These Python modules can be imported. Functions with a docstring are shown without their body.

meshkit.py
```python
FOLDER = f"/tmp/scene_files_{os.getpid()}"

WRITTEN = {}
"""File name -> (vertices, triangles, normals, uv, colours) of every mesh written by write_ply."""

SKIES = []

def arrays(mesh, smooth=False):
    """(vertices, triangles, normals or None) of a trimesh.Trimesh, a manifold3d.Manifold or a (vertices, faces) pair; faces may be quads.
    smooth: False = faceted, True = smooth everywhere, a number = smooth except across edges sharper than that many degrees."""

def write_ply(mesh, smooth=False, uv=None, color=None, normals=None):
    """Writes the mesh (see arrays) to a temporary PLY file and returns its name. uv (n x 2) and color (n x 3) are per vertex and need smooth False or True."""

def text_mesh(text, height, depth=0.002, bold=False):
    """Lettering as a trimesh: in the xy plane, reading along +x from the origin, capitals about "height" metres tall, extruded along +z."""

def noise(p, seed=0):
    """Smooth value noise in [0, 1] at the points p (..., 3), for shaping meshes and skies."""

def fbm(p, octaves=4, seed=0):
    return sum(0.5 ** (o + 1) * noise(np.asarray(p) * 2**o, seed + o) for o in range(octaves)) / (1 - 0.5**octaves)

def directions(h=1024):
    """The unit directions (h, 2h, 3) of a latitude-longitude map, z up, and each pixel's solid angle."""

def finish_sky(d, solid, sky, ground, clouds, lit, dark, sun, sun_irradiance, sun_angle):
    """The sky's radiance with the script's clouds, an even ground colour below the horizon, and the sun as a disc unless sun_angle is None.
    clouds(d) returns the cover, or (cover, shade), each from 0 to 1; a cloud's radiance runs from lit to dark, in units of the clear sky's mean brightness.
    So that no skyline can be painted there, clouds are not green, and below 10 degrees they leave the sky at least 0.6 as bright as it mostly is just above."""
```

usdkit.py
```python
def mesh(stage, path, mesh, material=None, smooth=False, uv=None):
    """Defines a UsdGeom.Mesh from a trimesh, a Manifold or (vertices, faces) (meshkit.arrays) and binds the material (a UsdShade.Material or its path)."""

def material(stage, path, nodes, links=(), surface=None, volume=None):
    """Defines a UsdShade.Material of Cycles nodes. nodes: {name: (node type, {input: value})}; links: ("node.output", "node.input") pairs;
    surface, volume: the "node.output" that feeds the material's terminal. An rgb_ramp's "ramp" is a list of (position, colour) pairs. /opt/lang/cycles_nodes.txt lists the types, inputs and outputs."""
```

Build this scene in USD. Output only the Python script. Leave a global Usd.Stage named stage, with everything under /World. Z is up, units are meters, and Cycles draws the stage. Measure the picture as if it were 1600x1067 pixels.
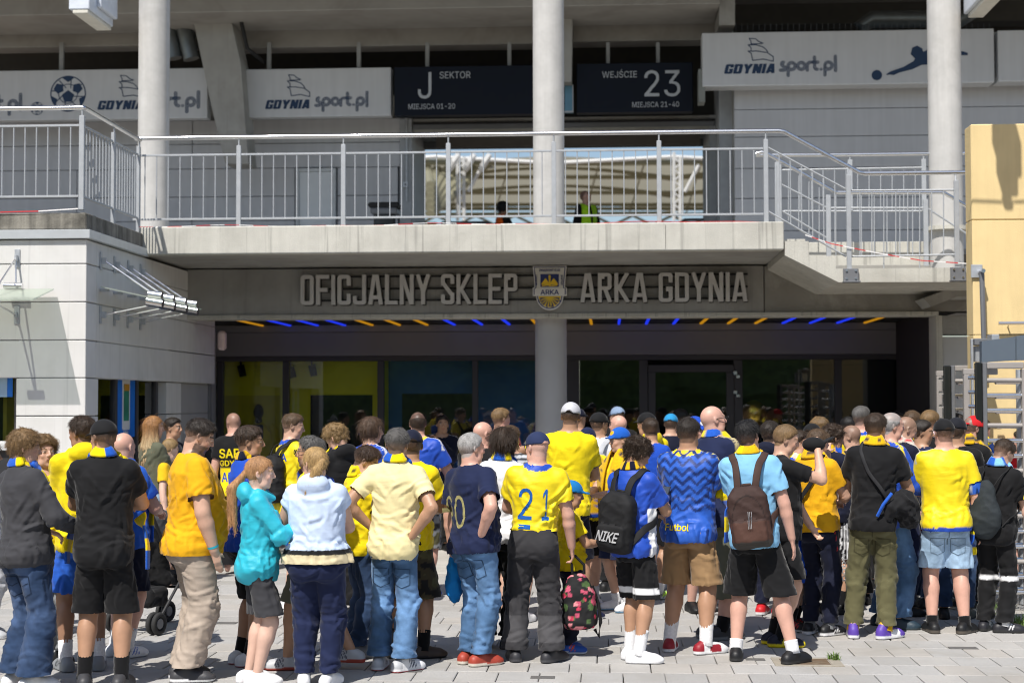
import math, random, numpy as np, trimesh, usdkit, meshkit
from pxr import Usd, UsdGeom, UsdLux, UsdShade, Sdf, Gf, Vt
from shapely.geometry import Polygon, LineString, Point, box as sbox
from shapely.ops import unary_union
from shapely import affinity

stage = Usd.Stage.CreateInMemory()
UsdGeom.SetStageUpAxis(stage, 'Z')
UsdGeom.SetStageMetersPerUnit(stage, 1.0)
UsdGeom.Xform.Define(stage, '/World')
UsdGeom.Scope.Define(stage, '/World/Looks')

# ---------------------------------------------------------------- camera, sky, sun, exposure
FPX, CAMH = 2500.0, 1.95                       # focal length in photo pixels (1600 wide), eye height
YAW, PITCH, ROLL = math.atan(150 / FPX), math.atan(97 / FPX), 0.002
fw = np.array([-math.sin(YAW) * math.cos(PITCH), math.cos(YAW) * math.cos(PITCH), math.sin(PITCH)])
r0 = np.array([math.cos(YAW), math.sin(YAW), 0.0]); u0 = np.cross(r0, fw)
cup = u0 * math.cos(ROLL) + r0 * math.sin(ROLL); crt = r0 * math.cos(ROLL) - u0 * math.sin(ROLL)
EYE = np.array([0, 0, CAMH])
cam = UsdGeom.Camera.Define(stage, '/World/camera')
M = Gf.Matrix4d(*crt, 0, *cup, 0, *(-fw), 0, *EYE, 1)
cam.AddTransformOp().Set(M)
cam.CreateHorizontalApertureAttr(36.0); cam.CreateVerticalApertureAttr(36.0 * 682 / 1024)
cam.CreateFocalLengthAttr(36.0 * FPX / 1600)
cam.CreateClippingRangeAttr((0.1, 2000.0))
cam.CreateFStopAttr(2.2); cam.CreateFocusDistanceAttr(12.5)
cam.CreateExposureAttr(0.32)

SUN_E, SUN_A = math.radians(54), math.radians(20)      # height; angle left of straight behind the camera
sund = np.array([-math.sin(SUN_A) * math.cos(SUN_E), -math.cos(SUN_A) * math.cos(SUN_E), math.sin(SUN_E)])
dome = UsdLux.DomeLight.Define(stage, '/World/sky')
dome.GetPrim().SetCustomDataByKey('kind', 'structure')
skym = usdkit.material(stage, '/World/Looks/sky', {
    's': ('sky_texture', {'sky_type': 'single_scattering', 'sun_disc': False, 'sun_elevation': SUN_E, 'sun_rotation': math.atan2(sund[0], sund[1]),
                          'air_density': 1.0, 'aerosol_density': 1.2, 'ozone_density': 1.0}),
    'b': ('background_shader', {'strength': 0.094})}, [('s.color', 'b.color')], surface='b.background')
UsdShade.MaterialBindingAPI.Apply(dome.GetPrim()).Bind(skym)
sun = UsdLux.DistantLight.Define(stage, '/World/sun')
sun.CreateNormalizeAttr(True); sun.CreateIntensityAttr(1.15); sun.CreateAngleAttr(0.53); sun.CreateColorAttr(Gf.Vec3f(1.0, 0.96, 0.90))
zx = np.cross([0, 0, 1.0], sund); zx /= np.linalg.norm(zx); zy = np.cross(sund, zx)
sun.AddTransformOp().Set(Gf.Matrix4d(*zx, 0, *zy, 0, *sund, 0, 0, 0, 30, 1))

# ---------------------------------------------------------------- helpers
RS = np.random.RandomState(7)
def ray(px, py):
    return fw + crt * ((px - 800) / FPX) + cup * ((533.5 - py) / FPX)
def P(px, py, Y):
    """where the view through a photo pixel meets the upright plane y = Y (x, z)"""
    d = ray(px, py); t = Y / d[1]
    return EYE + d * t
def G(px, py, z=0.0):
    d = ray(px, py); return EYE + d * ((z - CAMH) / d[2])
def X(px, py, Y): return P(px, py, Y)[0]
def Z(px, py, Y): return P(px, py, Y)[2]

_names = {}
def path_of(name, parent=None):
    base = ('/World' if parent is None else str(parent.GetPath())) + '/' + name
    k = _names.get(base, 0); _names[base] = k + 1
    return base if k == 0 else f'{base}_{k:03d}'
def tag(o, label=None, cat=None, group=None, kind=None):
    for k, v in (('label', label), ('category', cat), ('group', group), ('kind', kind)):
        if v: o.SetCustomDataByKey(k, v)
    return o
def empty(name, loc=(0, 0, 0), rz=0.0, label=None, cat=None, group=None, kind=None, parent=None):
    x = UsdGeom.Xform.Define(stage, path_of(name, parent))
    x.AddTranslateOp().Set(Gf.Vec3d(*map(float, loc)))
    if rz: x.AddRotateZOp().Set(float(rz))
    return tag(x.GetPrim(), label, cat, group, kind)
def obj(name, mesh, m, parent=None, smooth=False, label=None, cat=None, group=None, kind=None, col=None):
    """one mesh prim; a world mesh goes under its thing whose origin is taken off"""
    pr = usdkit.mesh(stage, path_of(name, parent), mesh, m, smooth=smooth)
    if col is not None:
        UsdGeom.PrimvarsAPI(pr).CreatePrimvar('col', Sdf.ValueTypeNames.Color3fArray, 'vertex').Set(Vt.Vec3fArray.FromNumpy(np.ascontiguousarray(col, np.float32)))
    return tag(pr.GetPrim(), label, cat, group, kind)

cat_ = trimesh.util.concatenate
def bx(x0, x1, y0, y1, z0, z1, c=0.0):
    """box, edges chamfered by c"""
    lo = np.minimum([x0, y0, z0], [x1, y1, z1]); hi = np.maximum([x0, y0, z0], [x1, y1, z1])
    if c <= 0:
        m = trimesh.creation.box(extents=hi - lo); m.apply_translation((lo + hi) / 2); return m
    c = min(c, (hi - lo).min() * .45); pts = []
    for sx in (0, 1):
        for sy in (0, 1):
            for sz in (0, 1):
                p = np.where([sx, sy, sz], hi, lo); s = np.where([sx, sy, sz], -c, c)
                for k in range(3):
                    q = p + s; q[k] = p[k]; pts.append(q)
    return trimesh.convex.convex_hull(np.array(pts))
def tube(pts, r, n=10, caps=True):
    """round bar along a polyline"""
    p = np.asarray(pts, float); r = np.broadcast_to(r, (len(p),))
    t = np.gradient(p, axis=0) if len(p) > 2 else np.repeat((p[1] - p[0])[None], 2, 0)
    t /= np.linalg.norm(t, axis=1, keepdims=True) + 1e-12
    a = np.cross(t, [0, 0, 1.0]); bad = np.linalg.norm(a, axis=1) < .1
    a[bad] = np.cross(t[bad], [1.0, 0, 0]); a /= np.linalg.norm(a, axis=1, keepdims=True)
    b = np.cross(t, a); g = np.arange(n) * 2 * np.pi / n
    v = (p[:, None] + r[:, None, None] * (np.cos(g)[None, :, None] * a[:, None] + np.sin(g)[None, :, None] * b[:, None])).reshape(-1, 3)
    f = []
    for i in range(len(p) - 1):
        for j in range(n):
            k = (j + 1) % n
            f += [[i * n + j, (i + 1) * n + j, (i + 1) * n + k], [i * n + j, (i + 1) * n + k, i * n + k]]
    if caps:
        e = (len(p) - 1) * n
        f += [[0, j, j + 1] for j in range(1, n - 1)] + [[e, e + j + 1, e + j] for j in range(1, n - 1)]
    m = trimesh.Trimesh(v, f, process=False); m.fix_normals() if False else None
    return m
def cyl(p0, p1, r, n=16): return tube([p0, p1], r, n)
def prism_xz(pts, y0, y1):
    """polygon drawn in x, z, extruded from y0 to y1"""
    pg = Polygon(pts)
    m = trimesh.creation.extrude_polygon(pg, abs(y1 - y0), engine='earcut')
    v = m.vertices.copy(); m.vertices = np.stack([v[:, 0], max(y0, y1) - v[:, 2], v[:, 1]], 1)
    return m
def flat_xz(geom, y, depth=.003):
    """shapely shape in x, z as a thin plate whose front face stands at y"""
    ms = []
    for g in getattr(geom, 'geoms', [geom]):
        if g.is_empty or g.area < 1e-8: continue
        m = trimesh.creation.extrude_polygon(g, depth, engine='earcut'); v = m.vertices.copy()
        m.vertices = np.stack([v[:, 0], y + depth - v[:, 2], v[:, 1]], 1); ms.append(m)
    return cat_(ms)
def text_xz(s, x, z, y, height, width=None, depth=.003, bold=False, shear=0.0):
    """lettering facing -y, its lower left corner at x, z; width squeezes it"""
    m = meshkit.text_mesh(s, height, depth, bold)
    v = m.vertices.copy(); w = v[:, 0].max() - v[:, 0].min(); v[:, 0] -= v[:, 0].min()
    if width: v[:, 0] *= width / w
    v[:, 0] += shear * v[:, 1]
    m.vertices = np.stack([x + v[:, 0], y + depth - v[:, 2], z + v[:, 1]], 1)
    return m

# ---------------------------------------------------------------- materials
_m = {}
def mat(name, color, rough=.6, metal=0.0, scale=6.0, var=.12, bump=.0, bscale=60.0, stain=None, stain_scale=1.2, spec=.5, extra=None, speck=0.0, streak=0.0, spots=0.0, runs=0.0):
    """principled surface with two sizes of noise in its colour, optional stains, vertical runs and fine relief (object space)"""
    if name in _m: return _m[name]
    c = np.array(color, float)
    n = {'tc': ('geometry', {}),
         'n1': ('noise_texture', {'scale': scale, 'detail': 6.0, 'roughness': .62}),
         'r1': ('rgb_ramp', {'ramp': [(.25, tuple(c * (1 - var))), (.75, tuple(np.minimum(c * (1 + var), .95)))]}),
         'p': ('principled_bsdf', {'roughness': rough, 'metallic': metal, 'specular_ior_level': spec, **(extra or {})})}
    l = [('tc.position', 'n1.vector'), ('n1.fac', 'r1.fac')]
    out = 'r1.color'
    if speck:
        n['n3'] = ('noise_texture', {'scale': 230.0, 'detail': 2.0})
        n['r3'] = ('rgb_ramp', {'ramp': [(.35, (1 - speck,) * 3), (.5, (1.0,) * 3), (.66, (1 + speck * .5,) * 3)]})
        n['m3'] = ('mix_color', {'blend_type': 'multiply', 'fac': 1.0, 'use_clamp': False})
        l += [('tc.position', 'n3.vector'), ('n3.fac', 'r3.fac'), (out, 'm3.a'), ('r3.color', 'm3.b')]; out = 'm3.result'
    if stain is not None:
        n['n2'] = ('noise_texture', {'scale': stain_scale, 'detail': 8.0, 'roughness': .68, 'distortion': .4})
        n['r2'] = ('rgb_ramp', {'ramp': [(.48, (0, 0, 0)), (.72, (1, 1, 1))]})
        n['m2'] = ('mix_color', {'blend_type': 'mix', 'b': tuple(stain)})
        l += [('tc.position', 'n2.vector'), ('n2.fac', 'r2.fac'), (out, 'm2.a'), ('r2.color', 'm2.fac')]; out = 'm2.result'
    if streak:
        n['mp'] = ('mapping', {'scale': (9.0, 9.0, .55)})
        n['n4'] = ('noise_texture', {'scale': 1.0, 'detail': 5.0, 'roughness': .6})
        n['r4'] = ('rgb_ramp', {'ramp': [(.35, (1 - streak,) * 3), (.62, (1.0,) * 3)]})
        n['m4'] = ('mix_color', {'blend_type': 'multiply', 'fac': 1.0})
        l += [('tc.position', 'mp.vector'), ('mp.vector', 'n4.vector'), ('n4.fac', 'r4.fac'), (out, 'm4.a'), ('r4.color', 'm4.b')]; out = 'm4.result'
    if spots:        # trodden gum and dark drops
        n['v5'] = ('voronoi_texture', {'scale': 3.1, 'randomness': 1.0}); n['r5'] = ('rgb_ramp', {'ramp': [(.028, (1 - spots,) * 3), (.042, (1.0,) * 3)]}); n['m5'] = ('mix_color', {'blend_type': 'multiply', 'fac': 1.0})
        n['w5'] = ('noise_texture', {'scale': 9.0, 'detail': 2.0}); n['a5'] = ('mix_color', {'blend_type': 'add', 'fac': .08})
        l += [('tc.position', 'a5.a'), ('w5.color', 'a5.b'), ('tc.position', 'w5.vector'), ('a5.result', 'v5.vector'), ('v5.distance', 'r5.fac'), (out, 'm5.a'), ('r5.color', 'm5.b')]; out = 'm5.result'
    if runs:         # narrow dark runs of rain water
        n['mp6'] = ('mapping', {'scale': (16.0, 16.0, .35)}); n['n6'] = ('noise_texture', {'scale': 1.0, 'detail': 3.0, 'roughness': .7}); n['r6'] = ('rgb_ramp', {'ramp': [(.33, (1 - runs,) * 3), (.43, (1.0,) * 3)]}); n['m6'] = ('mix_color', {'blend_type': 'multiply', 'fac': 1.0})
        l += [('tc.position', 'mp6.vector'), ('mp6.vector', 'n6.vector'), ('n6.fac', 'r6.fac'), (out, 'm6.a'), ('r6.color', 'm6.b')]; out = 'm6.result'
    l.append((out, 'p.base_color'))
    if bump:
        n['nb'] = ('noise_texture', {'scale': bscale, 'detail': 4.0}); n['b'] = ('bump', {'strength': bump, 'distance': .01})
        l += [('tc.position', 'nb.vector'), ('nb.fac', 'b.height'), ('b.normal', 'p.normal')]
    _m[name] = usdkit.material(stage, '/World/Looks/' + name, n, l, surface='p.BSDF')
    return _m[name]
def glass(name, tint=(1, 1, 1), ior=1.5, rough=0.0):
    if name in _m: return _m[name]
    _m[name] = usdkit.material(stage, '/World/Looks/' + name, {
        't': ('transparent_bsdf', {'color': tint}), 'g': ('glossy_bsdf', {'color': (1, 1, 1), 'roughness': rough}), 'f': ('fresnel', {'IOR': ior}),
        'm': ('mix_closure', {})}, [('f.fac', 'm.fac'), ('t.BSDF', 'm.closure1'), ('g.BSDF', 'm.closure2')], surface='m.closure')
    return _m[name]
def glow(name, color, strength):
    if name in _m: return _m[name]
    _m[name] = usdkit.material(stage, '/World/Looks/' + name, {'e': ('emission', {'color': color, 'strength': strength})}, [], surface='e.emission')
    return _m[name]
def vcol(name, rough=.8, sheen=0.0, bump=.15, bscale=400.0, nscale=18.0, lo=.86, hi=1.1, spec=.3, aniso=None, extra=None):
    """takes its colour from the mesh ('col'), with an uneven weave over it"""
    if name in _m: return _m[name]
    n = {'a': ('attribute', {'attribute': 'col'}), 'tc': ('texture_coordinate', {}),
         'n1': ('noise_texture', {'scale': nscale, 'detail': 5.0, 'roughness': .65}),
         'r1': ('rgb_ramp', {'ramp': [(.3, (lo,) * 3), (.7, (hi,) * 3)]}),
         'mx': ('mix_color', {'blend_type': 'multiply', 'fac': 1.0, 'use_clamp': False, 'use_clamp_result': False}),
         'nb': ('noise_texture', {'scale': bscale, 'detail': 3.0}), 'b': ('bump', {'strength': bump, 'distance': .004}),
         'p': ('principled_bsdf', {'roughness': rough, 'sheen_weight': sheen, 'sheen_roughness': .4, 'specular_ior_level': spec, **(extra or {})})}
    l = [('n1.fac', 'r1.fac'), ('a.color', 'mx.a'), ('r1.color', 'mx.b'), ('mx.result', 'p.base_color'), ('nb.fac', 'b.height'), ('b.normal', 'p.normal')]
    if aniso:
        n['mp'] = ('mapping', {'scale': aniso}); l += [('tc.object', 'mp.vector'), ('mp.vector', 'n1.vector'), ('mp.vector', 'nb.vector')]
    else:
        l += [('tc.object', 'n1.vector'), ('tc.object', 'nb.vector')]
    _m[name] = usdkit.material(stage, '/World/Looks/' + name, n, l, surface='p.BSDF')
    return _m[name]

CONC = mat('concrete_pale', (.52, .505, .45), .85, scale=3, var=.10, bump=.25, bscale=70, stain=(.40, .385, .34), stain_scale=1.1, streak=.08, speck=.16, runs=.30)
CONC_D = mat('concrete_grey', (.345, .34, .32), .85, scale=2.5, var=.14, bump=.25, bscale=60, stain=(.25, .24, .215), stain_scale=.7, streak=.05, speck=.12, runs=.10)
CONC_W = mat('concrete_weathered', (.25, .235, .20), .9, scale=5, var=.3, bump=.5, bscale=45, stain=(.07, .066, .055), stain_scale=2.0, streak=.55)
PLASTER = mat('plaster_white', (.63, .62, .60), .85, scale=3, var=.05, bump=.35, bscale=180, stain=(.55, .54, .51), stain_scale=.8, streak=.03, runs=.10)
PLASTER_G = mat('plaster_grey', (.36, .355, .35), .85, scale=3, var=.06, bump=.3, bscale=150)
PANEL = mat('wall_panel_grey', (.50, .505, .52), .6, scale=1.5, var=.05, streak=.08)
GALV = mat('galvanised_steel', (.47, .49, .51), .45, .55, scale=14, var=.16)
STEEL = mat('stainless_steel', (.72, .72, .73), .22, 1.0, scale=8, var=.06)
DARKM = mat('dark_anthracite_metal', (.035, .036, .039), .45, .2, scale=8, var=.1)
GREYM = mat('grey_coated_metal', (.16, .165, .175), .5, .2, scale=4, var=.1)
BLACK = mat('black_matt', (.012, .012, .013), .7, var=.2)
# ---------------------------------------------------------------- distances of the main planes
YS, YB, YG, YP, YC, YW = 19.1, 21.2, 24.2, 17.0, 21.75, 28.3
ZT = Z(730, 357, YS)            # terrace level
ZSB = Z(730, 394, YS)           # underside of the terrace slab
# ---------------------------------------------------------------- ground and paving
GROUND = mat('sand_joints', (.24, .195, .15), .95, scale=20, var=.3, bump=.4)
obj('ground', bx(-150, 150, -150, 260, -.6, -.045), GROUND, kind='structure')
PV = [mat('paver_granite_%s' % n, c, .85, scale=2.0, var=.08, bump=.35, bscale=240, speck=.30, stain=(.31, .295, .27), stain_scale=1.1, spots=.5)
      for n, c in (('pale', (.41, .397, .377)), ('cool', (.39, .382, .369)), ('warm', (.405, .383, .354)), ('grey', (.36, .351, .336)))]
pave = empty('pavement', kind='structure')
TW, TD = .30, .42
def paver(x, y, w, d, h):
    c, b = .006, .004
    z1, z0 = h, -.04
    a = np.array([[0, 0], [w, 0], [w, d], [0, d]], float); i = np.array([[c, c], [w - c, c], [w - c, d - c], [c, d - c]], float)
    v = np.vstack([np.c_[i, np.full(4, z1)], np.c_[a, np.full(4, z1 - b)], np.c_[a, np.full(4, z0)]]) + [x, y, 0]
    f = [[0, 1, 2], [0, 2, 3]]
    for k in range(4):
        j = (k + 1) % 4
        f += [[4 + k, 4 + j, j], [4 + k, j, k], [8 + k, 8 + j, 4 + j], [8 + k, 4 + j, 4 + k]]
    return v, np.array(f)
APR = 18.45                    # the smooth apron in front of the shop starts here
tiles = []
for j in range(int((APR - 6.5) / TD)):
    y = APR - (j + 1) * TD
    off = (j % 3) * TW * .36 + RS.uniform(-.01, .01)
    for i in range(-40, 40):
        x = i * TW + off
        d = np.array([x + TW / 2, y + TD / 2]); cx, cy = -d[0] * r0[0] - d[1] * 0, 0
        px = 800 + FPX * (np.array([d[0], d[1], -CAMH]) @ crt) / (np.array([d[0], d[1], -CAMH]) @ fw)
        if -260 < px < 1860: tiles.append((x, y, px))
vis = sorted([t for t in tiles if -20 < t[2] < 1620 and t[1] > 10.55], key=lambda t: t[1])
front = set(id(t) for t in vis[:300]); rest = [[] for _ in PV]
for t in tiles:
    x, y, _ = t; w, d = TW - .0055 - RS.uniform(0, .003), TD - .004
    v, f = paver(x + RS.uniform(-.0015, .0015), y, w, d, RS.uniform(-.0025, .0015)); k = RS.choice(4, p=[.34, .3, .2, .16])
    if id(t) in front: obj('paver', (v, f), PV[k], pave)
    else: rest[k].append(trimesh.Trimesh(v, f, process=False))
for k, r in enumerate(rest): obj('far_pavers', cat_(r), PV[k], pave, kind='stuff')
APRON = mat('apron_concrete', (.46, .44, .40), .85, scale=2, var=.08, bump=.2, speck=.14, stain=(.36, .34, .30))
ap = empty('shop_apron', kind='structure')
xs_ = np.linspace(-9, 9, 7)
for i in range(6):
    obj('apron_slab', bx(xs_[i] + .006, xs_[i + 1] - .006, APR + .01, 21.3, -.12, .0, .004), APRON, ap)
    obj('apron_slab', bx(xs_[i] + .006, xs_[i + 1] - .006, 21.31, YG + .2, -.12, .0, .004), APRON, ap)
SLIV = mat('dark_filler_stone', (.115, .11, .105), .9, scale=30, var=.2, speck=.2)
for px, py, wpx in ((1505, 1012, 43), (462, 1010, 40), (355, 973, 30), (1385, 988, 34), (760, 986, 22), (848, 1058, 38), (985, 921, 26), (640, 1048, 40), (1130, 960, 26), (1180, 1030, 30), (430, 928, 24)):
    g = G(px, py); s = FPX / g[1]
    obj('filler_stone', bx(g[0] - wpx / s / 2, g[0] + wpx / s / 2, g[1] - .055, g[1] + .055, -.03, .0035, .002), SLIV, pave)
# drain cover with a tuft
g = G(1262, 1034)
dc = empty('drain_cover', (g[0], g[1], 0), label='rusty sunken drain cover plate in the paving with a tuft of grass', cat='drain cover')
RUST = mat('rusty_iron', (.13, .085, .05), .9, scale=25, var=.45, bump=.6, stain=(.20, .17, .12), stain_scale=6)
FRAME = mat('drain_frame_stone', (.30, .27, .22), .9, scale=12, var=.2)
obj('plate', bx(-.20, .16, -.14, .14, -.02, .004, .002), RUST, dc)
obj('frame', cat_([bx(-.26, .25, -.19, -.145, -.02, .006, .002), bx(-.26, .25, .145, .19, -.02, .006, .002), bx(.165, .25, -.144, .144, -.02, .006, .002), bx(-.26, -.205, -.144, .144, -.02, .006, .002)]), FRAME, dc)
GRASS = mat('grass_blade', (.10, .17, .03), .7, scale=30, var=.4)
def tuft(loc, n, r, h, name, label, cat='weed'):
    vs, fs = [], []
    for k in range(n):
        a = RS.uniform(0, 6.28); q = np.array([math.cos(a), math.sin(a), 0]) * r * math.sqrt(RS.uniform()); b = RS.uniform(0, 6.28); l = h * RS.uniform(.5, 1)
        d = np.array([math.cos(b), math.sin(b), 0]); s = np.array([-d[1], d[0], 0]) * .004
        p0, p1, p2 = q, q + d * l * .3 + [0, 0, l * .7], q + d * l * .8 + [0, 0, l]
        o = len(vs); vs += [p0 - s, p0 + s, p1 + s * .8, p1 - s * .8, p2]; fs += [[o, o + 1, o + 2], [o, o + 2, o + 3], [o + 3, o + 2, o + 4]]
    x = obj(name, (np.array(vs) + loc, np.array(fs)), GRASS, label=label, cat=cat)
    return x
tuft(G(1303, 1031), 60, .045, .07, 'grass_tuft', 'small green grass tuft on the rusty drain cover')
for i, (px, py, n, r, h, l) in enumerate(((1590, 978, 160, .16, .12, 'green weeds at the foot of the turnstile at the right edge'), (1566, 960, 120, .10, .14, 'leafy weeds growing under the turnstile bars'), (1420, 920, 60, .14, .06, 'low weeds in the paving behind the man in denim shorts'))):
    tuft(G(px, py), n, r, h, 'grass_tuft', l)

# ---------------------------------------------------------------- shop building: terrace slab, lettered beam, soffit
xl, xr = X(217, 375, YS), X(1225, 370, YS)
sl = empty('terrace_slab', label='long pale concrete terrace slab above the shop front', cat='terrace')
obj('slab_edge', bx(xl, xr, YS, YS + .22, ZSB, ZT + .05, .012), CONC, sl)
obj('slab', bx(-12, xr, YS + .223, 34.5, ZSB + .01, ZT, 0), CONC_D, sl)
obj('slab', bx(xr + .004, 16, YB + .9, 34.5, ZSB + .2, ZT - .01, 0), CONC_D, sl)
xo = X(1040, 375, YS)
obj('joint', bx(xo - .004, xo + .004, YS - .0015, YS + .02, ZSB + .02, ZT + .02), mat('joint_dark', (.14, .135, .12), .9), sl)
bl, br = X(283, 450, YB), X(1462, 450, YB)
zb0, zb1 = Z(860, 496, YB), ZSB + .012
beam = empty('shop_beam', label='grey concrete beam carrying the shop lettering over the recess', cat='beam')
xm = X(1194, 450, YB)
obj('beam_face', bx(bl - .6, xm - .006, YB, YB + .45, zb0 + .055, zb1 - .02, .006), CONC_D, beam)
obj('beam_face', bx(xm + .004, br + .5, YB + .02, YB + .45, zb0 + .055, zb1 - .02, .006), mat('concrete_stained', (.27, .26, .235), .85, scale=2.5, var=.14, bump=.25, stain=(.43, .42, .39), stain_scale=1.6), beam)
obj('beam_edge', bx(bl - .6, br + .03, YB - .03, YB + .45, zb0, zb0 + .053, .006), CONC, beam)
# lettering
LET = mat('letter_grey', (.56, .55, .535), .5, scale=2, var=.05)
LETS = mat('letter_side', (.05, .05, .05), .6)
def glyph(c, t=.060, w=.42):
    """condensed sans capital, 1 high, as a shape"""
    L = lambda *q: LineString(q); a = t; x1 = w - t; h = 1 - t; m = .5
    rr = lambda x0, z0, x_, z1, r=.12: sbox(x0, z0, x_, z1).buffer(-r).buffer(r)
    ring = lambda: rr(0, 0, w, 1).difference(rr(2 * t, 2 * t, w - 2 * t, 1 - 2 * t, .035))
    st = {'F': [L((a, 0), (a, 1)), L((a, h), (w, h)), L((a, m), (w * .88, m))], 'I': [L((a, 0), (a, 1))], 'L': [L((a, 0), (a, 1)), L((a, a), (w * .95, a))], 'E': [L((a, 0), (a, 1)), L((a, h), (w, h)), L((a, m), (w * .9, m)), L((a, a), (w, a))],
          'A': [L((a * .9, 0), (w / 2 - .02, 1)), L((w + .03 - a * .9, 0), (w / 2 + .05, 1)), L((a * 1.5, .24), (w - a * 1.2, .24))], 'N': [L((a, 0), (a, 1)), L((w + .02 - a, 0), (w + .02 - a, 1)), L((a + .01, 1), (w + .01 - a, 0))], 'Y': [L((w / 2, 0), (w / 2, .45)), L((w / 2, .42), (a * .7, 1)), L((w / 2, .42), (w - a * .7, 1))], 'K': [L((a, 0), (a, 1)), L((a + .05, .42), (w - a * .4, 1)), L((a + .07, .52), (w - a * .1, 0))]}
    if c in st: return unary_union([l.buffer(t, cap_style=2, join_style=2) for l in st[c]]).intersection(sbox(-.1, 0, w + .2, 1))
    if c == 'O': return ring()
    if c == 'C': return ring().difference(sbox(w - 2 * t - .01, .36, w + 1, .64))
    if c == 'G': return unary_union([ring().difference(sbox(w - 2 * t - .01, .5, w + 1, .66)), sbox(w * .52, .36, w, .52)])
    if c == 'D': return rr(0, 0, w, 1).union(sbox(0, 0, .15, 1)).difference(rr(2 * t, 2 * t, w - 2 * t, 1 - 2 * t, .03).union(sbox(2 * t, 2 * t, 2.4 * t, 1 - 2 * t)))
    if c == 'J': return ring().difference(sbox(-.1, .3, w - 2 * t, 1.1)).union(sbox(w - 2 * t, .2, w, 1)).difference(sbox(-.1, .28, 2 * t - .001 + .0, 1.1))
    if c == 'P': return unary_union([sbox(0, 0, 2 * t, 1), rr(0, .42, w, 1).difference(sbox(2 * t, .42 + 2 * t, w - 2 * t, 1 - 2 * t)), sbox(0, .8, .2, 1)])
    if c == 'R': return unary_union([glyph('P', t, w), L((w * .5, .5), (w - a * .8, 0)).buffer(t, cap_style=2)]).intersection(sbox(0, 0, w + .1, 1))
    if c == 'S': return unary_union([ring().intersection(sbox(0, .62, w, 1)), ring().intersection(sbox(0, 0, w, .38)), L((a * 1.1, .70), (w - a * 1.1, .30)).buffer(t * 1.05, cap_style=1)]).difference(sbox(w - 2 * t - .01, .56, w + 1, .68)).difference(sbox(-1, .32, 2 * t, .44))
def word(s, px0, px1, py_top, py_bot):
    p0, p1 = P(px0, py_bot, YB), P(px1, py_bot, YB); h = P(px0, py_top, YB)[2] - p0[2]
    e = empty('shop_lettering', (p0[0], YB, p0[2]), label=f'raised grey capital letters {s} on the concrete beam', cat='lettering')
    gl = [glyph(c) if c != ' ' else None for c in s]; ws = [g_.bounds[2] - g_.bounds[0] if g_ is not None else .20 for g_ in gl]
    gap = .075; tot = sum(ws) + gap * (len(s) - 1); k = (p1[0] - p0[0]) / tot; x = 0
    for g_, w in zip(gl, ws):
        if g_ is not None:
            q_ = affinity.scale(affinity.translate(g_, -g_.bounds[0] + x, 0), k, h, origin=(0, 0))
            obj('letter', flat_xz(q_, -.115, .065), LET, e); obj('letter_back', flat_xz(affinity.translate(q_, .010, -.012), -.0495, .045), LETS, e)
        x += w + gap
    return e
word('OFICJALNY SKLEP', 472, 809, 431, 477)
word('ARKA GDYNIA', 907, 1167, 428, 473)
rails = empty('letter_rail', label='three dark horizontal rails behind the shop lettering', cat='rail')
for py in (433, 452, 470):
    a, b = P(500, py, YB), P(1168, py - 4.5, YB)
    obj('rail', bx(a[0], b[0], YB - .035, YB - .005, a[2] - .012, a[2] + .012), BLACK, rails)
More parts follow.
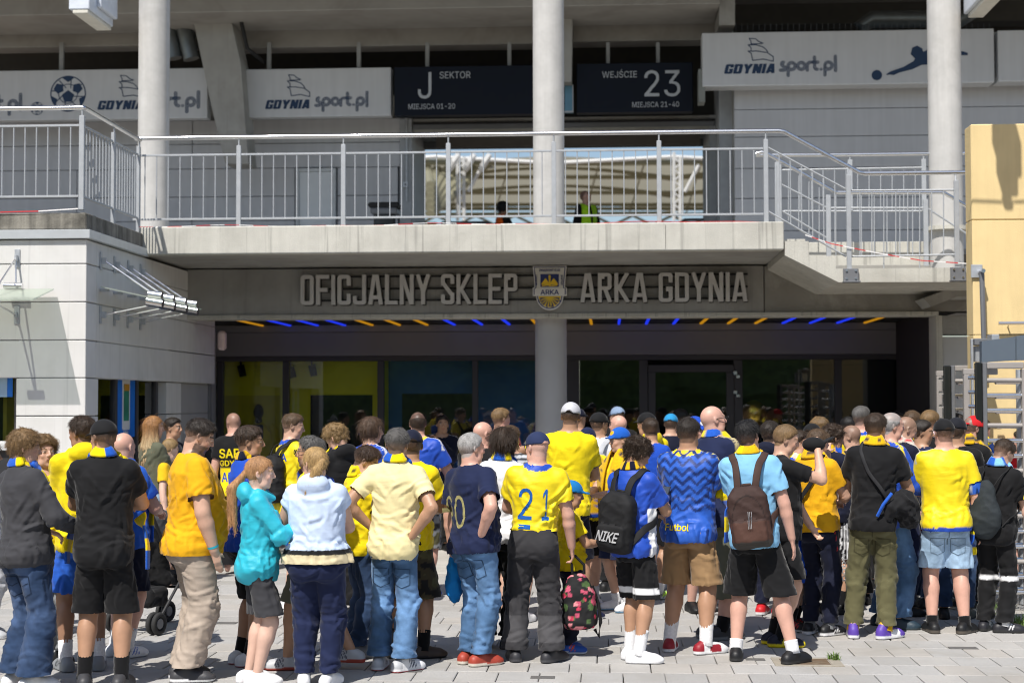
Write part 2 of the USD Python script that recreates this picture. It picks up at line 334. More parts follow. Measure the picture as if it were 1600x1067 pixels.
# club crest on the beam
def crest_shape(w, h):
    top = [(-.5, .5), (.5, .5), (.455, .16), (.445, .02), (.5, -.0), (.5, -.17), (.40, -.18)]
    arc = [(.40 * math.cos(a), -.18 - .32 * math.sin(a)) for a in np.linspace(.05, math.pi - .05, 18)]
    left = [(-.40, -.18), (-.5, -.17), (-.5, .0), (-.445, .02), (-.455, .16)]
    return Polygon([(x * w, y * h) for x, y in top + arc + left]).buffer(0)
CW, CN, CY, CR = [mat('crest_' + n, c, .45, var=.03) for n, c in (('white', (.80, .79, .76)), ('navy', (.02, .035, .16)), ('yellow', (.85, .58, .03)), ('cream', (.70, .69, .63)))]
def crest(loc, w, h, label, parent=None):
    e = empty('club_crest', loc, label=label, cat='crest')
    s = crest_shape(w, h)
    obj('plate', flat_xz(s, -.10, .10), CW, e)
    obj('navy_border', flat_xz(s.buffer(-w * .03), -.106, .006), CN, e)
    obj('inner_shield', flat_xz(s.buffer(-w * .055), -.112, .006), CR, e)
    lower = s.buffer(-w * .075).intersection(sbox(-w, -h, w, -.19 * h)); obj('yellow_field', flat_xz(lower, -.117, .005), CY, e)
    obj('name_band', flat_xz(sbox(-.44 * w, -.185 * h, .44 * w, -.015 * h), -.117, .005), CW, e)
    obj('name', text_xz('ARKA', -.27 * w, -.152 * h, -.121, .105 * h, .54 * w, .004, True), CN, e)
    obj('picture_field', flat_xz(sbox(-.27 * w, .02 * h, .27 * w, .31 * h), -.117, .005), CN, e)
    fig = unary_union([Polygon([(-.2, .1), (-.1, .22), (-.02, .12), (-.02, .07), (-.2, .07)]), Polygon([(.2, .1), (.1, .22), (.02, .12), (.02, .07), (.2, .07)]), LineString([(0, .05), (0, .27)]).buffer(.022), Point(0, .25).buffer(.03),
                       LineString([(-.18, .045), (-.06, .06), (.06, .045), (.18, .06)]).buffer(.012)])
    obj('emblem', flat_xz(affinity.scale(fig, w * 1.2, h, origin=(0, 0)), -.121, .004), CY, e)
    obj('upper_lettering', text_xz('ZWIĄZKOWY KLUB', -.31 * w, .375 * h, -.117, .05 * h, .62 * w, .004, True), CN, e)
    for sx, t in ((-1, 'MORSKI'), (1, 'SPORTOWY')):
        m = text_xz(t, 0, 0, 0, .05 * w, .24 * h, .004, True); v = m.vertices.copy(); v[:, 0] -= v[:, 0].mean(); 
        vv = np.stack([-sx * -v[:, 2] + sx * .37 * w if sx < 0 else v[:, 2] + .33 * w, v[:, 1] - .117, (v[:, 0] if sx < 0 else -v[:, 0]) + .17 * h], 1)
        obj('side_lettering', (vv, m.faces), CN, e)
    rays = []
    for a in np.linspace(math.pi * 1.07, math.pi * 1.93, 9):
        c0 = np.array([0, -.20]); d = np.array([math.cos(a) * .8, math.sin(a) * .62]); n = np.array([-d[1], d[0]]); n /= np.linalg.norm(n)
        rays.append(Polygon([c0 + d * .12, c0 + d * .36 + n * .022, c0 + d * .36 - n * .022]))
    obj('sun_rays', flat_xz(affinity.scale(unary_union(rays), w, h, origin=(0, 0)), -.1205, .003), CN, e)
    for i, c in enumerate('GDYNIA'):
        a = math.pi * (1.13 + .74 * i / 5); m = text_xz(c, 0, 0, 0, .062 * h, None, .004, True); v = m.vertices.copy(); v[:, 0] -= v[:, 0].mean(); v[:, 2] -= v[:, 2].mean()
        r = a - 1.5 * math.pi; co, si = math.cos(r), math.sin(r); x, z = v[:, 0] * co - v[:, 2] * si, v[:, 0] * si + v[:, 2] * co
        obj('lower_letter', (np.stack([x + math.cos(a) * .33 * w, v[:, 1] - .1215, z + (-.20 + math.sin(a) * .235) * h], 1), m.faces), CN, e)
    return e
a, b = P(833, 417, YB), P(886, 485, YB)
crest(((a[0] + b[0]) / 2, YB - .03, (a[2] + b[2]) / 2), b[0] - a[0], a[2] - b[2], 'blue and yellow shield crest lettered ARKA between the words on the beam')
# soffit with light strips
zs = zb0 + .03
xg0, xg1 = X(338, 600, YG), X(1412, 600, YG)
obj('recess_ceiling', bx(bl - .5, br + .4, YB + .455, YG + .1, zs + .035, zs + .09), BLACK, label='black ceiling of the shop recess behind the lettered beam', cat='ceiling')
cols_ = 'Y' + 'BBBYYYBBBYYYBBBYYYBBB' + 'Y'
for i, c in enumerate(cols_):
    x = X(350 + 47.6 * i, 497, YB + .46)
    obj('ceiling_light_strip', bx(x - .019, x + .019, YB + .5, YG - .08, zs + .012, zs + .033),
        glow('led_blue', (.02, .05, 1.0), .65) if c == 'B' else glow('led_yellow', (1.0, .45, .02), .36),
        label=f'{"blue" if c == "B" else "yellow"} light strip in the black ceiling, number {i + 1} from the left', cat='light strip', group='light strips in the recess ceiling')
# shop front
shop = empty('shop', label='dark framed glazed shop front under the grey fascia in the shaded recess', cat='shop front')
FASC = mat('fascia_grey', (.20, .195, .20), .6, scale=2, var=.06)
z510, z517, z556 = zs + .03, Z(600, 519, YG), Z(600, 556, YG)
obj('fascia_trim', bx(xg0, xg1, YG - .05, YG + .3, z517 + .004, z510, .004), FASC, shop)
obj('fascia', bx(xg0, xg1, YG - .02, YG + .3, z556, z517, .004), FASC, shop)
FR = mat('window_frame_anthracite', (.05, .047, .05), .5, .1, var=.06)
zt = z556 - .003
obj('head_frame', bx(xg0, xg1, YG - .03, YG + .08, zt - .075, zt, .004), FR, shop)
obj('sill_frame', bx(xg0, xg1, YG - .03, YG + .08, .0, .09, .004), FR, shop)
mull = [(340, 349), (442, 452), (590, 600), (738, 747), (886, 905), (999, 1012), (1147, 1160), (1304, 1315), (1402, 1412)]
GL = glass('shop_glass', (.93, .95, .95), 1.65)
edges = []
MULL0 = 0
for a, b in mull:
    x0, x1 = X(a, 600, YG), X(b, 600, YG); edges.append((x0, x1))
    obj('mullion', bx(x0, x1, YG - .035, YG + .08, .092, zt - .078, .004), FR, shop)
for i in range(len(edges) - 1):
    if i == 5: continue
    p = obj('pane', bx(edges[i][1] + .002, edges[i + 1][0] - .002, YG + .012, YG + .02, .092, zt - .078), GL, shop)
# door leaf (pane 5)
x0, x1 = edges[5][1] + .006, edges[6][0] - .006
dz0, dz1 = .03, Z(1080, 570, YG)
door = empty('door', parent=shop)
obj('door_frame', cat_([bx(x0, x1, YG - .05, YG + .02, dz1 - .11, dz1, .004), bx(x0, x0 + .11, YG - .05, YG + .02, .094, dz1 - .113, .004), bx(x1 - .11, x1, YG - .05, YG + .02, .094, dz1 - .113, .004)]), FR, door)
obj('door_pane', bx(x0 + .113, x1 - .113, YG - .02, YG - .012, .1, dz1 - .114), GL, door)
for py in (585, 615):
    zz = Z(1151, py, YG)
    obj('hinge', cat_([bx(x1 - .01, x1 + .05, YG - .075, YG - .052, zz - .005, zz + .05, .004), bx(x1 + .03, x1 + .09, YG - .075, YG - .037, zz - .055, zz - .008, .004)]), STEEL, door)
obj('door_handle', cyl((x0 + .055, YG - .1, .9), (x0 + .055, YG - .1, 1.5), .014), STEEL, door)
# inside of the shop
YI = 26.3
YEL, BLU, DK = mat('shop_wall_yellow', (.85, .76, .01), .6, var=.05), mat('shop_wall_blue', (.012, .10, .28), .6, var=.06), mat('shop_dark', (.03, .032, .035), .7)
inn = empty('shop_interior', label='interior of the shop with yellow and blue display walls behind the glass', cat='interior')
obj('floor', bx(xg0 - .2, xg1 + 1, YG + .09, 31, -.1, .02), mat('shop_floor', (.12, .115, .11), .5), inn)
obj('ceiling', bx(xg0 - .2, xg1 + 1, YG + .31, 31, zt + .1, zt + .2), mat('shop_ceiling', (.05, .05, .05), .8), inn)
xa, xb, xc = X(330, 600, YI), X(597, 600, YI - 1.55), X(900, 600, YI)
obj('yellow_wall', bx(xa - .5, xb, YI - 1.55, YI - 1.45, .02, zt + .1), YEL, inn)
obj('yellow_side_wall', bx(xb + .0, xb + .1, YG + .15, YI - 1.45, .02, zt + .1), YEL, inn)
obj('blue_wall', bx(xb + .1, xc, YI - 1.55, YI - 1.45, .02, zt + .1), BLU, inn)
obj('back_wall', bx(xc, xg1 + 1, 29.5, 29.6, .02, zt + .1), DK, inn)
obj('side_wall', bx(xg0 - .35, xg0 - .2, YG + .09, 31, .02, zt + .1), YEL, inn)
obj('side_wall', bx(xg1 + 1.0, xg1 + 1.1, YG + .09, 31, .02, zt + .1), DK, inn)
for p0, p1, p2, p3 in ((485, 617, 582, 720), (628, 615, 742, 720)):
    a, b = P(p0, p1, YI - 1.555), P(p2, p3, YI - 1.555)
    t = obj('display_screen', bx(a[0], b[0], YI - 1.557, YI - 1.5505, b[2], a[2], .01), mat('screen_black', (.008, .009, .012), .15), label='black display screen on the %s wall inside the shop' % ('yellow' if p0 < 500 else 'blue'), cat='screen')
a, b = P(352, 618, YI - 1.55), P(438, 720, YI - 1.55)
obj('display_panel', bx(a[0], b[0], YI - 1.553, YI - 1.5503, b[2], a[2], .004), mat('shop_panel_yellow', (.62, .52, .01), .5), inn)
for i, (px, py, l) in enumerate(((378, 578, 'left'), (456, 580, 'middle'), (489, 577, 'right'))):
    p = P(px, py, YG + .35); s = empty('spotlight', p, label=f'black cylindrical spotlight behind the yellow shop window, {l}', cat='spotlight', group='shop spotlights')
    obj('body', tube([(-.02, 0, .07), (.02, 0, -.10)], .055, 14), BLACK, s); obj('stem', tube([(-.02, 0, .07), (-.02, .0, .2)], .012, 8), BLACK, s)
# golden disc on the glass
p = P(1178, 646, YG + .5)
e = empty('gold_balloon', p, label='round gold foil balloon behind the shop glass right of the door', cat='balloon')
bm = trimesh.creation.icosphere(3, .19); bm.apply_scale((1, .45, 1.1)); obj('body', bm, mat('gold_foil', (.75, .50, .08), .25, 1.0), e, smooth=True); obj('ribbon', tube([(0, 0, -.2), (.02, 0, -.6), (-.02, 0, -1.0)], .004, 5), mat('gold_foil', (.75, .5, .08)), e)
# mannequin
p = P(404, 632, YG + .5)
mq = empty('mannequin', (p[0], YG + .5, 0), label='glossy black mannequin in a yellow and navy jersey behind the shop window', cat='mannequin')
MB = mat('mannequin_black', (.008, .008, .008), .15)
hd = trimesh.creation.icosphere(3, .1); hd.apply_scale((.78, .95, 1.2)); hd.apply_translation((0, 0, p[2] - .115))
obj('head', hd, MB, mq, smooth=True)
zz = p[2] - .23
obj('neck', tube([(0, .01, zz - .09), (0, 0, zz + .02)], [.06, .052], 14), MB, mq, smooth=True)
tr = trimesh.creation.icosphere(4, 1.0); v = tr.vertices; w = np.clip((v[:, 2] + 1) / 2, 0, 1)
tr.vertices = np.stack([v[:, 0] * (.17 + .06 * np.sin(w * 2.6)), v[:, 1] * .115, zz - .36 + v[:, 2] * .33], 1)
obj('jersey', tr, mat('jersey_yellow_shop', (.65, .5, .01), .7), mq, smooth=True)
for s in (-1, 1): obj('sleeve', tube([(s * .17, 0, zz - .10), (s * .25, 0, zz - .2), (s * .27, 0, zz - .36)], [.07, .07, .065], 12), mat('jersey_yellow_shop', (.65, .5, .01)), mq, smooth=True)
obj('jersey_front', bx(-.07, .1, -.135, -.1, zz - .3, zz - .08, .02), mat('jersey_navy_shop', (.02, .03, .08), .7), mq)
obj('stand', cyl((0, 0, .02), (0, 0, zz - .6), .03), MB, mq)
# right reveal: dark wall and pale pillar
obj('shop_return', bx(xg0 - .12, xg0 - .004, 22.7, YG + .3, 0, zs + .03), PLASTER_G, label='short grey return wall at the left end of the shop recess', cat='wall')
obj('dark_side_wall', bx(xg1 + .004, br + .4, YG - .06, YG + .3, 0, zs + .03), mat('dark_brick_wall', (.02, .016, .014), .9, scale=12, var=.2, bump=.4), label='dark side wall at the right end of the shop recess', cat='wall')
obj('beam_edge', bx(br - .005, br + .075, YB - .03, YB + .45, 0, zb0 - .002, .006), CONC, beam)
xp0, xp1 = X(1463, 560, YB), X(1536, 560, YB)
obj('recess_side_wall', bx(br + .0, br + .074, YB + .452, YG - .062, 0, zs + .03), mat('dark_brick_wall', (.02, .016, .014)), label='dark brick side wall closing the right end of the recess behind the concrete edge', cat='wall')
pr = empty('end_pillar', label='pale concrete end wall right of the shop recess under the stair', cat='wall')
obj('wall_block', bx(br + .08, xp1 + .6, YB + .01, YB + .5, Z(1490, 522, YB), zb0 - .002, .006), CONC_D, pr)
obj('wall_block', bx(br + .08, xp1 + .6, YB + .01, YB + .5, 0, Z(1490, 526, YB), .006), mat('concrete_wall_light', (.50, .50, .49), .85, scale=3, var=.08), pr)

# ---------------------------------------------------------------- round columns
COLM = mat('column_concrete', (.50, .49, .47), .8, scale=4, var=.10, bump=.2, bscale=80, stain=(.42, .41, .39), stain_scale=1.5, streak=.10)
def column(pxm, wpx, z0, z1, Y, label):
    p = P(pxm, 300, Y); r = wpx / 2 * Y / FPX
    e = empty('concrete_column', (p[0], Y, z0), label=label, cat='column')
    c = trimesh.creation.cylinder(radius=r, height=z1 - z0, sections=48); c.apply_translation((0, 0, (z1 - z0) / 2))
    obj('shaft', c, COLM, e, smooth=40); return e, r
column(239.5, 49, ZT - .02, 9.6, YC - .6, 'round pale concrete column left, standing on the terrace')
column(857.5, 49, ZT - .02, 9.6, YC - .6, 'round pale concrete column in the middle of the terrace by the sector sign')
e, r = column(1478, 51, ZT - .5, 9.6, YC - .6, 'round pale concrete column right, rising beside the stair')
rg = trimesh.creation.annulus(r + .003, r + .07, .05, sections=40); rg.apply_translation((0, 0, Z(1478, 358, YC - .6) - (ZT - .5))); obj('collar', rg, CONC, e)
p = P(861, 600, YC); e = empty('concrete_column', (p[0], YC, 0), label='round smooth grey column below the crest in front of the shop glass', cat='column')
c = trimesh.creation.cylinder(radius=.215, height=zs + .03, sections=48); c.apply_translation((0, 0, (zs + .03) / 2))
obj('shaft', c, mat('column_painted', (.47, .47, .48), .6, scale=3, var=.05, bump=.1), e, smooth=40)
a = P(855, 2, YC - .6 - .22)
obj('mark', bx(a[0] - .3 + .14, a[0] - .3 + .3, -.235 , -.2, a[2] - 0, a[2] + .06), BLACK, None) if False else None

# ---------------------------------------------------------------- stair at the right end of the terrace
st = empty('stair', label='concrete stair flight stepping down from the right end of the terrace', cat='stair')
prof = [(1226.5, 377), (1264, 377), (1264, 400), (1306, 400), (1306, 420), (1700, 416), (1700, 440), (1310, 441), (1226.5, 399)]
pts = [(X(a, b, YS + .02), Z(a, b, YS + .02)) for a, b in prof]
obj('flight', prism_xz(pts, YS + .02, YB + .3), CONC, st)
obj('upstand', bx(X(1264, 390, YB), X(1500, 390, YB), YB + .31, YB + .5, Z(1400, 430, YB), Z(1400, 374, YB), .006), CONC, st)
obj('upstand', bx(X(1229, 390, YB) , X(1263, 390, YB), YB + .31, YB + .5, Z(1240, 430, YB), Z(1240, 370, YB) , .006), CONC, st)
a, b = P(1452, 445, YB), P(1560, 478, YB)
obj('corbel', prism_xz([(X(1443, 466, YB - .6), Z(1443, 466, YB - .6)), (X(1497, 446, YB - .6), Z(1497, 446, YB - .6)), (X(1560, 446, YB - .6), Z(1560, 446, YB - .6)), (X(1560, 464, YB - .6), Z(1560, 464, YB - .6)), (X(1495, 464, YB - .6), Z(1495, 464, YB - .6)), (X(1455, 479, YB - .6), Z(1455, 479, YB - .6))], YB - .6, YB - .01), CONC_D, st)
for px in (1329.5, 1497):
    a, b = P(px - 12, 420 - (px > 1400) * 2, YS - .01), P(px + 12, 442 - (px > 1400) * 2, YS - .01)
    br_ = empty('stair_bracket', (a[0], YS, b[2]), label='dark steel fixing plate on the stair landing edge, %s' % ('left' if px < 1400 else 'right'), cat='bracket', group='stair fixing plates')
    w, h = b[0] - a[0], a[2] - b[2]
    obj('plate', bx(0, w, -.03, .015, .02, h, .004), GREYM, br_)
    obj('shelf', bx(-.01, w + .01, -.12, .015, 0, .018, .003), GREYM, br_)
    for i in (.2, .8):
        for k in (.3, .85): obj('bolt', cyl((w * i, -.045, h * k), (w * i, -.03, h * k), .012, 6), STEEL, br_)
# ---------------------------------------------------------------- railings
def post_with_pin(x, y, z0, z1, zr, w=.055):
    return cat_([bx(x - w / 2, x + w / 2, y - .02, y + .02, z0, z1, .004), cyl((x, y, z1), (x, y, zr), .010, 8)])
def railing(label, pts, rails_bars, posts, hand_r=.025):
    pass
RAILM = mat('railing_grey_paint', (.40, .415, .43), .45, .25, scale=10, var=.10)
YR = YS + .10
rl = empty('terrace_railing', label='long grey steel railing with shiny handrail along the terrace edge', cat='railing')
h0, h1 = P(215, 215, YR), P(1223, 206.5, YR); zh = (h0[2] + h1[2]) / 2
h2 = P(1346, 271, YR); h3 = P(1516, 269, YR)
obj('handrail', tube([(h0[0] - .02, YR, zh), (h1[0] - .05, YR, zh), (h1[0] + .02, YR, zh - .012), (h2[0] - .02, YR, h2[2] + .01), (h2[0] + .04, YR, h2[2] - .003), (h3[0] + .6, YR, h2[2] - .003)], .026, 14), STEEL, rl, smooth=40)
pxs = [373, 536.5, 700.5, 865.5, 1030, 1197]
zr1, zr0 = Z(700, 238, YR), Z(700, 339, YR)
px_prev = X(208, 300, YR)
def bars(parent, xa, xb, Y, zt0, zt1, n, r=.0075, slope=None):
    """upright bars between two posts; slope(x) lifts both ends along a flight"""
    for k in range(1, n + 1):
        x = xa + (xb - xa) * k / (n + 1); d = slope(x) if slope else 0
        obj('bar', cyl((x, Y, zt0 + d), (x, Y, zt1 + d), r, 6), RAILM, parent)
xs = [X(p, 300, YR) for p in pxs]
for x in xs: obj('post', post_with_pin(x, YR, ZT + .0505, Z(700, 224, YR), zh - .02), RAILM, rl)
for i, (xa, xb) in enumerate(zip([px_prev] + xs[:-1], xs)):
    obj('top_rail', bx(xa + .03 * (i > 0), xb - .03, YR - .012, YR + .012, zr1 - .012, zr1 + .012, .003), RAILM, rl)
    obj('bottom_rail', bx(xa + .03 * (i > 0), xb - .03, YR - .012, YR + .012, zr0 - .012, zr0 + .012, .003), RAILM, rl)
    bars(rl, xa + .0, xb, YR, zr0 + .012, zr1 - .012, 8)
# stair railing, outer
so = empty('stair_railing', label='grey steel railing following the outer edge of the stair down from the terrace', cat='railing')
xA, xB, xC = X(1197, 300, YR), X(1325, 300, YR), X(1493, 300, YR)
zB1 = Z(1325, 274, YR); zC1 = Z(1493, 283, YR)
obj('post', bx(xB - .0275, xB + .0275, YR - .06, YR - .02, Z(1325, 421, YR), zB1, .004), RAILM, so)
obj('post', bx(xC - .0275, xC + .0275, YR - .06, YR - .02, Z(1493, 419, YR), zC1, .004), RAILM, so)
obj('pin', cyl((xC, YR - .02, zC1), (xC, YR, h2[2] - .02), .01, 8), RAILM, so); obj('pin', cyl((xB, YR - .02, zB1), (xB, YR, h2[2] + .12), .01, 8), RAILM, so)
def slat(parent, p0, p1, Y, r=.012):
    a, b = P(*p0, Y), P(*p1, Y); return obj('rail', tube([a, b], r, 6), RAILM, parent), a, b
_, a1, b1 = slat(so, (1200, 231), (1322, 296), YR); slat(so, (1325, 298), (1491, 297), YR)
_, a0, b0 = slat(so, (1201, 331), (1322, 401), YR); slat(so, (1327, 401), (1491, 398), YR)
for k in range(1, 7):
    t = k / 7; obj('bar', cyl(a1 + (b1 - a1) * t, a0 + (b0 - a0) * t, .0075, 6), RAILM, so)
for k in range(1, 9):
    t = k / 9; obj('bar', cyl(P(1325 + 168 * t, 298 - t, YR), P(1325 + 168 * t, 400 - 2 * t + 20 * (k % 3 == 0), YR), .0075, 6), RAILM, so)
# stair railing, inner
YQ = YR + 1.25
si = empty('stair_railing', label='second grey stair railing on the inner side of the flight with a bent steel handrail', cat='railing')
hp = [P(1181, 241, YQ), P(1190, 238, YQ), P(1200, 241, YQ), P(1305, 300, YQ), P(1310, 301, YQ), P(1470, 301, YQ), P(1476, 302, YQ), P(1530, 334, YQ)]
obj('handrail', tube(hp, .024, 12), STEEL, si, smooth=40)
hp2 = [P(1181, 243, YQ + .7), P(1300, 242.5, YQ + .7), P(1560, 239, YQ + .7)]
obj('handrail', tube(hp2, .024, 12), STEEL, si, smooth=40)
for px, y0, y1 in ((1217, 257, 352), (1294, 305, 420), (1446, 312, 416)):
    a, b = P(px, y0, YQ), P(px, y1, YQ); obj('post', bx(a[0] - .03, a[0] + .03, YQ - .02, YQ + .02, b[2], a[2], .004), RAILM, si)
for px, y0, y1 in ((1214, 254, 352), (1328, 250, 330), (1443, 249, 330)):
    a, b = P(px, y0, YQ + .7), P(px, y1, YQ + .7); obj('post', bx(a[0] - .03, a[0] + .03, YQ + .68, YQ + .72, b[2], a[2], .004), RAILM, si); obj('pin', cyl(a, a + [0, 0, .06], .01, 8), RAILM, si)
for p0, p1 in (((1220, 288), (1292, 325)), ((1296, 325), (1444, 325)), ((1448, 325), (1530, 378)), ((1222, 330), (1292, 372))): slat(si, p0, p1, YQ)
for p0, p1 in (((1222, 266), (1326, 264)), ((1330, 264), (1441, 262)), ((1224, 330), (1440, 330))): slat(si, p0, p1, YQ + .7)
for k in range(12):
    px = 1232 + 18 * k; obj('bar', cyl(P(px, 265, YQ + .7), P(px, 330, YQ + .7), .007, 6), RAILM, si)
for k in range(7):
    px = 1306 + 20 * k; obj('bar', cyl(P(px, 302, YQ), P(px, 400, YQ), .007, 6), RAILM, si)
for k in range(4):
    px = 1232 + 16 * k; obj('bar', cyl(P(px, 266 + 9 * k, YQ), P(px, 345 + 10 * k, YQ), .007, 6), RAILM, si)
# left railing, on the kiosk roof
YL = YP + .08
xcor = X(127.5, 300, YL); zhL = Z(130, 168.5, YL)
zL1, zL0, zLp, zLb = Z(100, 196.5, YL), Z(100, 307, YL), Z(127, 181, YL), Z(127, 328, YL)
ll = empty('kiosk_railing', label='grey steel railing with shiny handrail on the kiosk roof at the left', cat='railing')
obj('handrail', tube([(xcor - 4, YL, zhL), (xcor + .005, YL, zhL), (xcor + .02, YL + .03, zhL), (xcor + .02, YR - .02, zhL - .01), (px_prev + .03, YR, zh)], .026, 14), STEEL, ll, smooth=40)
for x in (xcor, xcor - 1.27, xcor - 2.54): obj('post', post_with_pin(x, YL, zLb, zLp, zhL - .02, .058), RAILM, ll)
for i in range(2):
    xa, xb = xcor - 1.27 * (i + 1), xcor - 1.27 * i
    obj('top_rail', bx(xa + .032, xb - .032, YL - .012, YL + .012, zL1 - .012, zL1 + .012, .003), RAILM, ll)
    obj('bottom_rail', bx(xa + .032, xb - .032, YL - .012, YL + .012, zL0 - .012, zL0 + .012, .003), RAILM, ll)
    bars(ll, xa, xb, YL, zL0 + .012, zL1 - .012, 9)
ym = (YL + YR) / 2 + .05
for y in (ym, YR - .01): obj('post', cat_([bx(xcor - .02, xcor + .02, y - .03, y + .03, zLb - .05, zLp, .004), cyl((xcor + .01, y, zLp), (xcor + .01, y, zhL - .02), .01, 8)]), RAILM, ll)
for ya, yb in ((YL + .04, ym - .04), (ym + .04, YR - .05)):
    obj('top_rail', bx(xcor - .012, xcor + .012, ya, yb, zL1 - .012, zL1 + .012, .003), RAILM, ll)
    obj('bottom_rail', bx(xcor - .012, xcor + .012, ya, yb, zL0 - .012, zL0 + .012, .003), RAILM, ll)
    for k in range(1, 9):
        y = ya + (yb - ya) * k / 9; obj('bar', cyl((xcor, y, zL0 + .012), (xcor, y, zL1 - .012), .0075, 6), RAILM, ll)
# barrier tape along the slab
RED, WHT = mat('tape_red', (.55, .03, .03), .5, var=.05), mat('tape_white', (.78, .76, .75), .5, var=.03)
tp = empty('barrier_tape', label='red and white barrier tape slung along the foot of the terrace railing', cat='tape')
N = 44; xa, xb = X(219, 357, YR), X(1222, 350, YR)
for k in range(N):
    x0, x1 = xa + (xb - xa) * k / N, xa + (xb - xa) * (k + 1) / N
    z = lambda x: ZT + .054 + .010 * math.sin(x * 2.3) + .006 * math.sin(x * 5.1)
    obj('stripe', prism_xz([(x0, z(x0)), (x1, z(x1)), (x1, z(x1) + .007), (x0, z(x0) + .007)], YR - .062, YR - .060), RED if k % 2 == 0 or k > 26 else WHT, tp)
tp = empty('barrier_tape', label='loose red and white tape hanging across the stair railing', cat='tape')
pp = [P(1258, 368, YR - .08), P(1300, 382, YR - .08), P(1370, 396, YR - .08), P(1440, 408, YR - .08), P(1516, 413, YR - .08)]
for i in range(4):
    for k in range(4):
        a, b = pp[i] + (pp[i + 1] - pp[i]) * k / 4, pp[i] + (pp[i + 1] - pp[i]) * (k + 1) / 4
        obj('stripe', prism_xz([(a[0], a[2]), (b[0], b[2]), (b[0], b[2] + .012), (a[0], a[2] + .012)], YR - .081, YR - .079), RED if (i + k) % 2 else WHT, tp)
tp = empty('barrier_tape', label='red and white tape lying along the kiosk roof edge at the left', cat='tape')
pp = [P(-20, 333, YL - .12), P(60, 331, YL - .12), P(122, 327, YL - .12)]
for i in range(2): obj('stripe', prism_xz([(pp[i][0], pp[i][2]), (pp[i + 1][0], pp[i + 1][2]), (pp[i + 1][0], pp[i + 1][2] + .012), (pp[i][0], pp[i][2] + .012)], YL - .121, YL - .119), (RED, WHT)[i], tp)

# ---------------------------------------------------------------- kiosk at the left
ki = empty('kiosk', label='white rendered kiosk wing with grooved courses and weathered concrete roof edge at the left', cat='building')
xk = X(134.5, 480, YP)                              # its corner
gro = [374, 412.5, 472, 531.5, 590.5, 650, 709, 768, 830, 910, 1000]
zg = [Z(80, y, YP) for y in gro]; zg[-1] = 0.0
xw = X(26, 600, YP)                                # right jamb of the front window
yside_w0, yside_w1 = 17.45, 20.15                  # opening in the side wall
YK = 22.7
for i in range(len(zg) - 1):
    z1, z0 = zg[i] - .0055, zg[i + 1] + .0055
    cx = .004
    if zg[i] > Z(80, 533, YP):     # above the window: full width
        obj('course', bx(xk - 5, xk, YP, YP + .35, z0, z1, .006), PLASTER, ki)
        obj('side_course', bx(xk - .35, xk - .002, YP + .352, YK, z0, z1, .006), PLASTER, ki)
    else:
        xo2 = xk + (.135 if i in (3, 4) else .135)
        obj('course', bx(xw, xk + .005, YP - .012, YP + .42, z0, z1, .006), PLASTER, ki)
        obj('side_course', bx(xk - .30, xk - .03, 20.30, 21.0, z0, z1, .006), PLASTER, ki)
        obj('side_course', bx(xk - .32, xk - .1, 21.15, YK, z0, z1, .006), PLASTER_G, ki)
obj('core', bx(xk - 5, xk - .36, YP + .36, 24, zg[3] + .03, zg[0]), PLASTER_G, ki)
obj('core', bx(xw + .02, xk - .02, YP + .02, YP + .40, 0, zg[0] - .02), PLASTER_G, ki)
obj('side_core', bx(xk - .34, xk - .012, YP + .36, YK, zg[3] + .02, zg[0] - .01), PLASTER_G, ki)
obj('side_core', bx(xk - .33, xk - .11, 20.32, YK, 0, zg[3]), PLASTER_G, ki)
obj('flashing', bx(xk - 5, xk + .05, YP - .05, YP + .3, zg[0] + .004, zg[0] + .10, .004), mat('flashing_zinc', (.52, .54, .55), .4, .4, var=.08), ki)
obj('flashing_side', bx(xk - .3, xk + .05, YP + .302, YS + .1, zg[0] + .004, zg[0] + .10, .004), mat('flashing_zinc', (.5, .52, .53)), ki)
zr = Z(100, 333, YP)
obj('roof_edge', bx(xk - 5, xk + .0, YP - .02, YP + .35, zg[0] + .104, zr, .012), CONC_W, ki)
obj('roof_edge', bx(xk - .35, xk + .0, YP + .355, YS + .0, zg[0] + .104, zr - .002, .012), CONC_W, ki)
obj('roof', bx(xk - 5, xk - .36, YP + .36, 24, zg[0] + .104, zr - .06), CONC_D, ki)
# front window with blue poster
wz0 = Z(13, 689, YP)
wi = empty('window', parent=ki)
obj('frame', cat_([bx(xw - 3, xw - .003, YP + .12, YP + .2, zg[3] - .08, zg[3] - .01, .004), bx(xw - .07, xw - .003, YP + .12, YP + .2, wz0, zg[3] - .083, .004)]), FR, wi)
obj('pane', bx(xw - 3, xw - .073, YP + .155, YP + .163, wz0, zg[3] - .083), GL, wi)
obj('sill', bx(xw - 3, xw - .004, YP - .03, YP + .25, wz0 - .10, wz0 - .003, .006), mat('sill_white', (.6, .6, .6), .5), wi)
obj('lower_wall', bx(xw - 3, xw - .006, YP + .03, YP + .25, 0, wz0 - .104), DARKM, ki)
a, b = P(-300, 558, YP + .15), P(24, 620, YP + .15)
po = empty('window_poster', (b[0], YP + .15, b[2]), label='bright blue poster behind the kiosk window at the left edge', cat='poster')
bw, bh = b[0] - a[0], a[2] - b[2]
obj('sheet', bx(-bw, -.03, -.004, .0, 0, bh), mat('poster_blue', (.01, .16, .60), .4, scale=1.2, var=.35), po)
obj('figure', flat_xz(unary_union([Point(-.14, .28).buffer(.035), sbox(-.19, 0, -.09, .24)]), -.008, .003), mat('poster_pale', (.35, .5, .65), .4), po)
obj('letters', text_xz('SP', -.28, .30, -.008, .06, None, .003), WHT, po)
obj('kiosk_inside', bx(xk - 5, xk - .45, YP + 1.6, YP + 1.65, 0, 3), mat('kiosk_inside_dark', (.02, .02, .022), .8), ki)
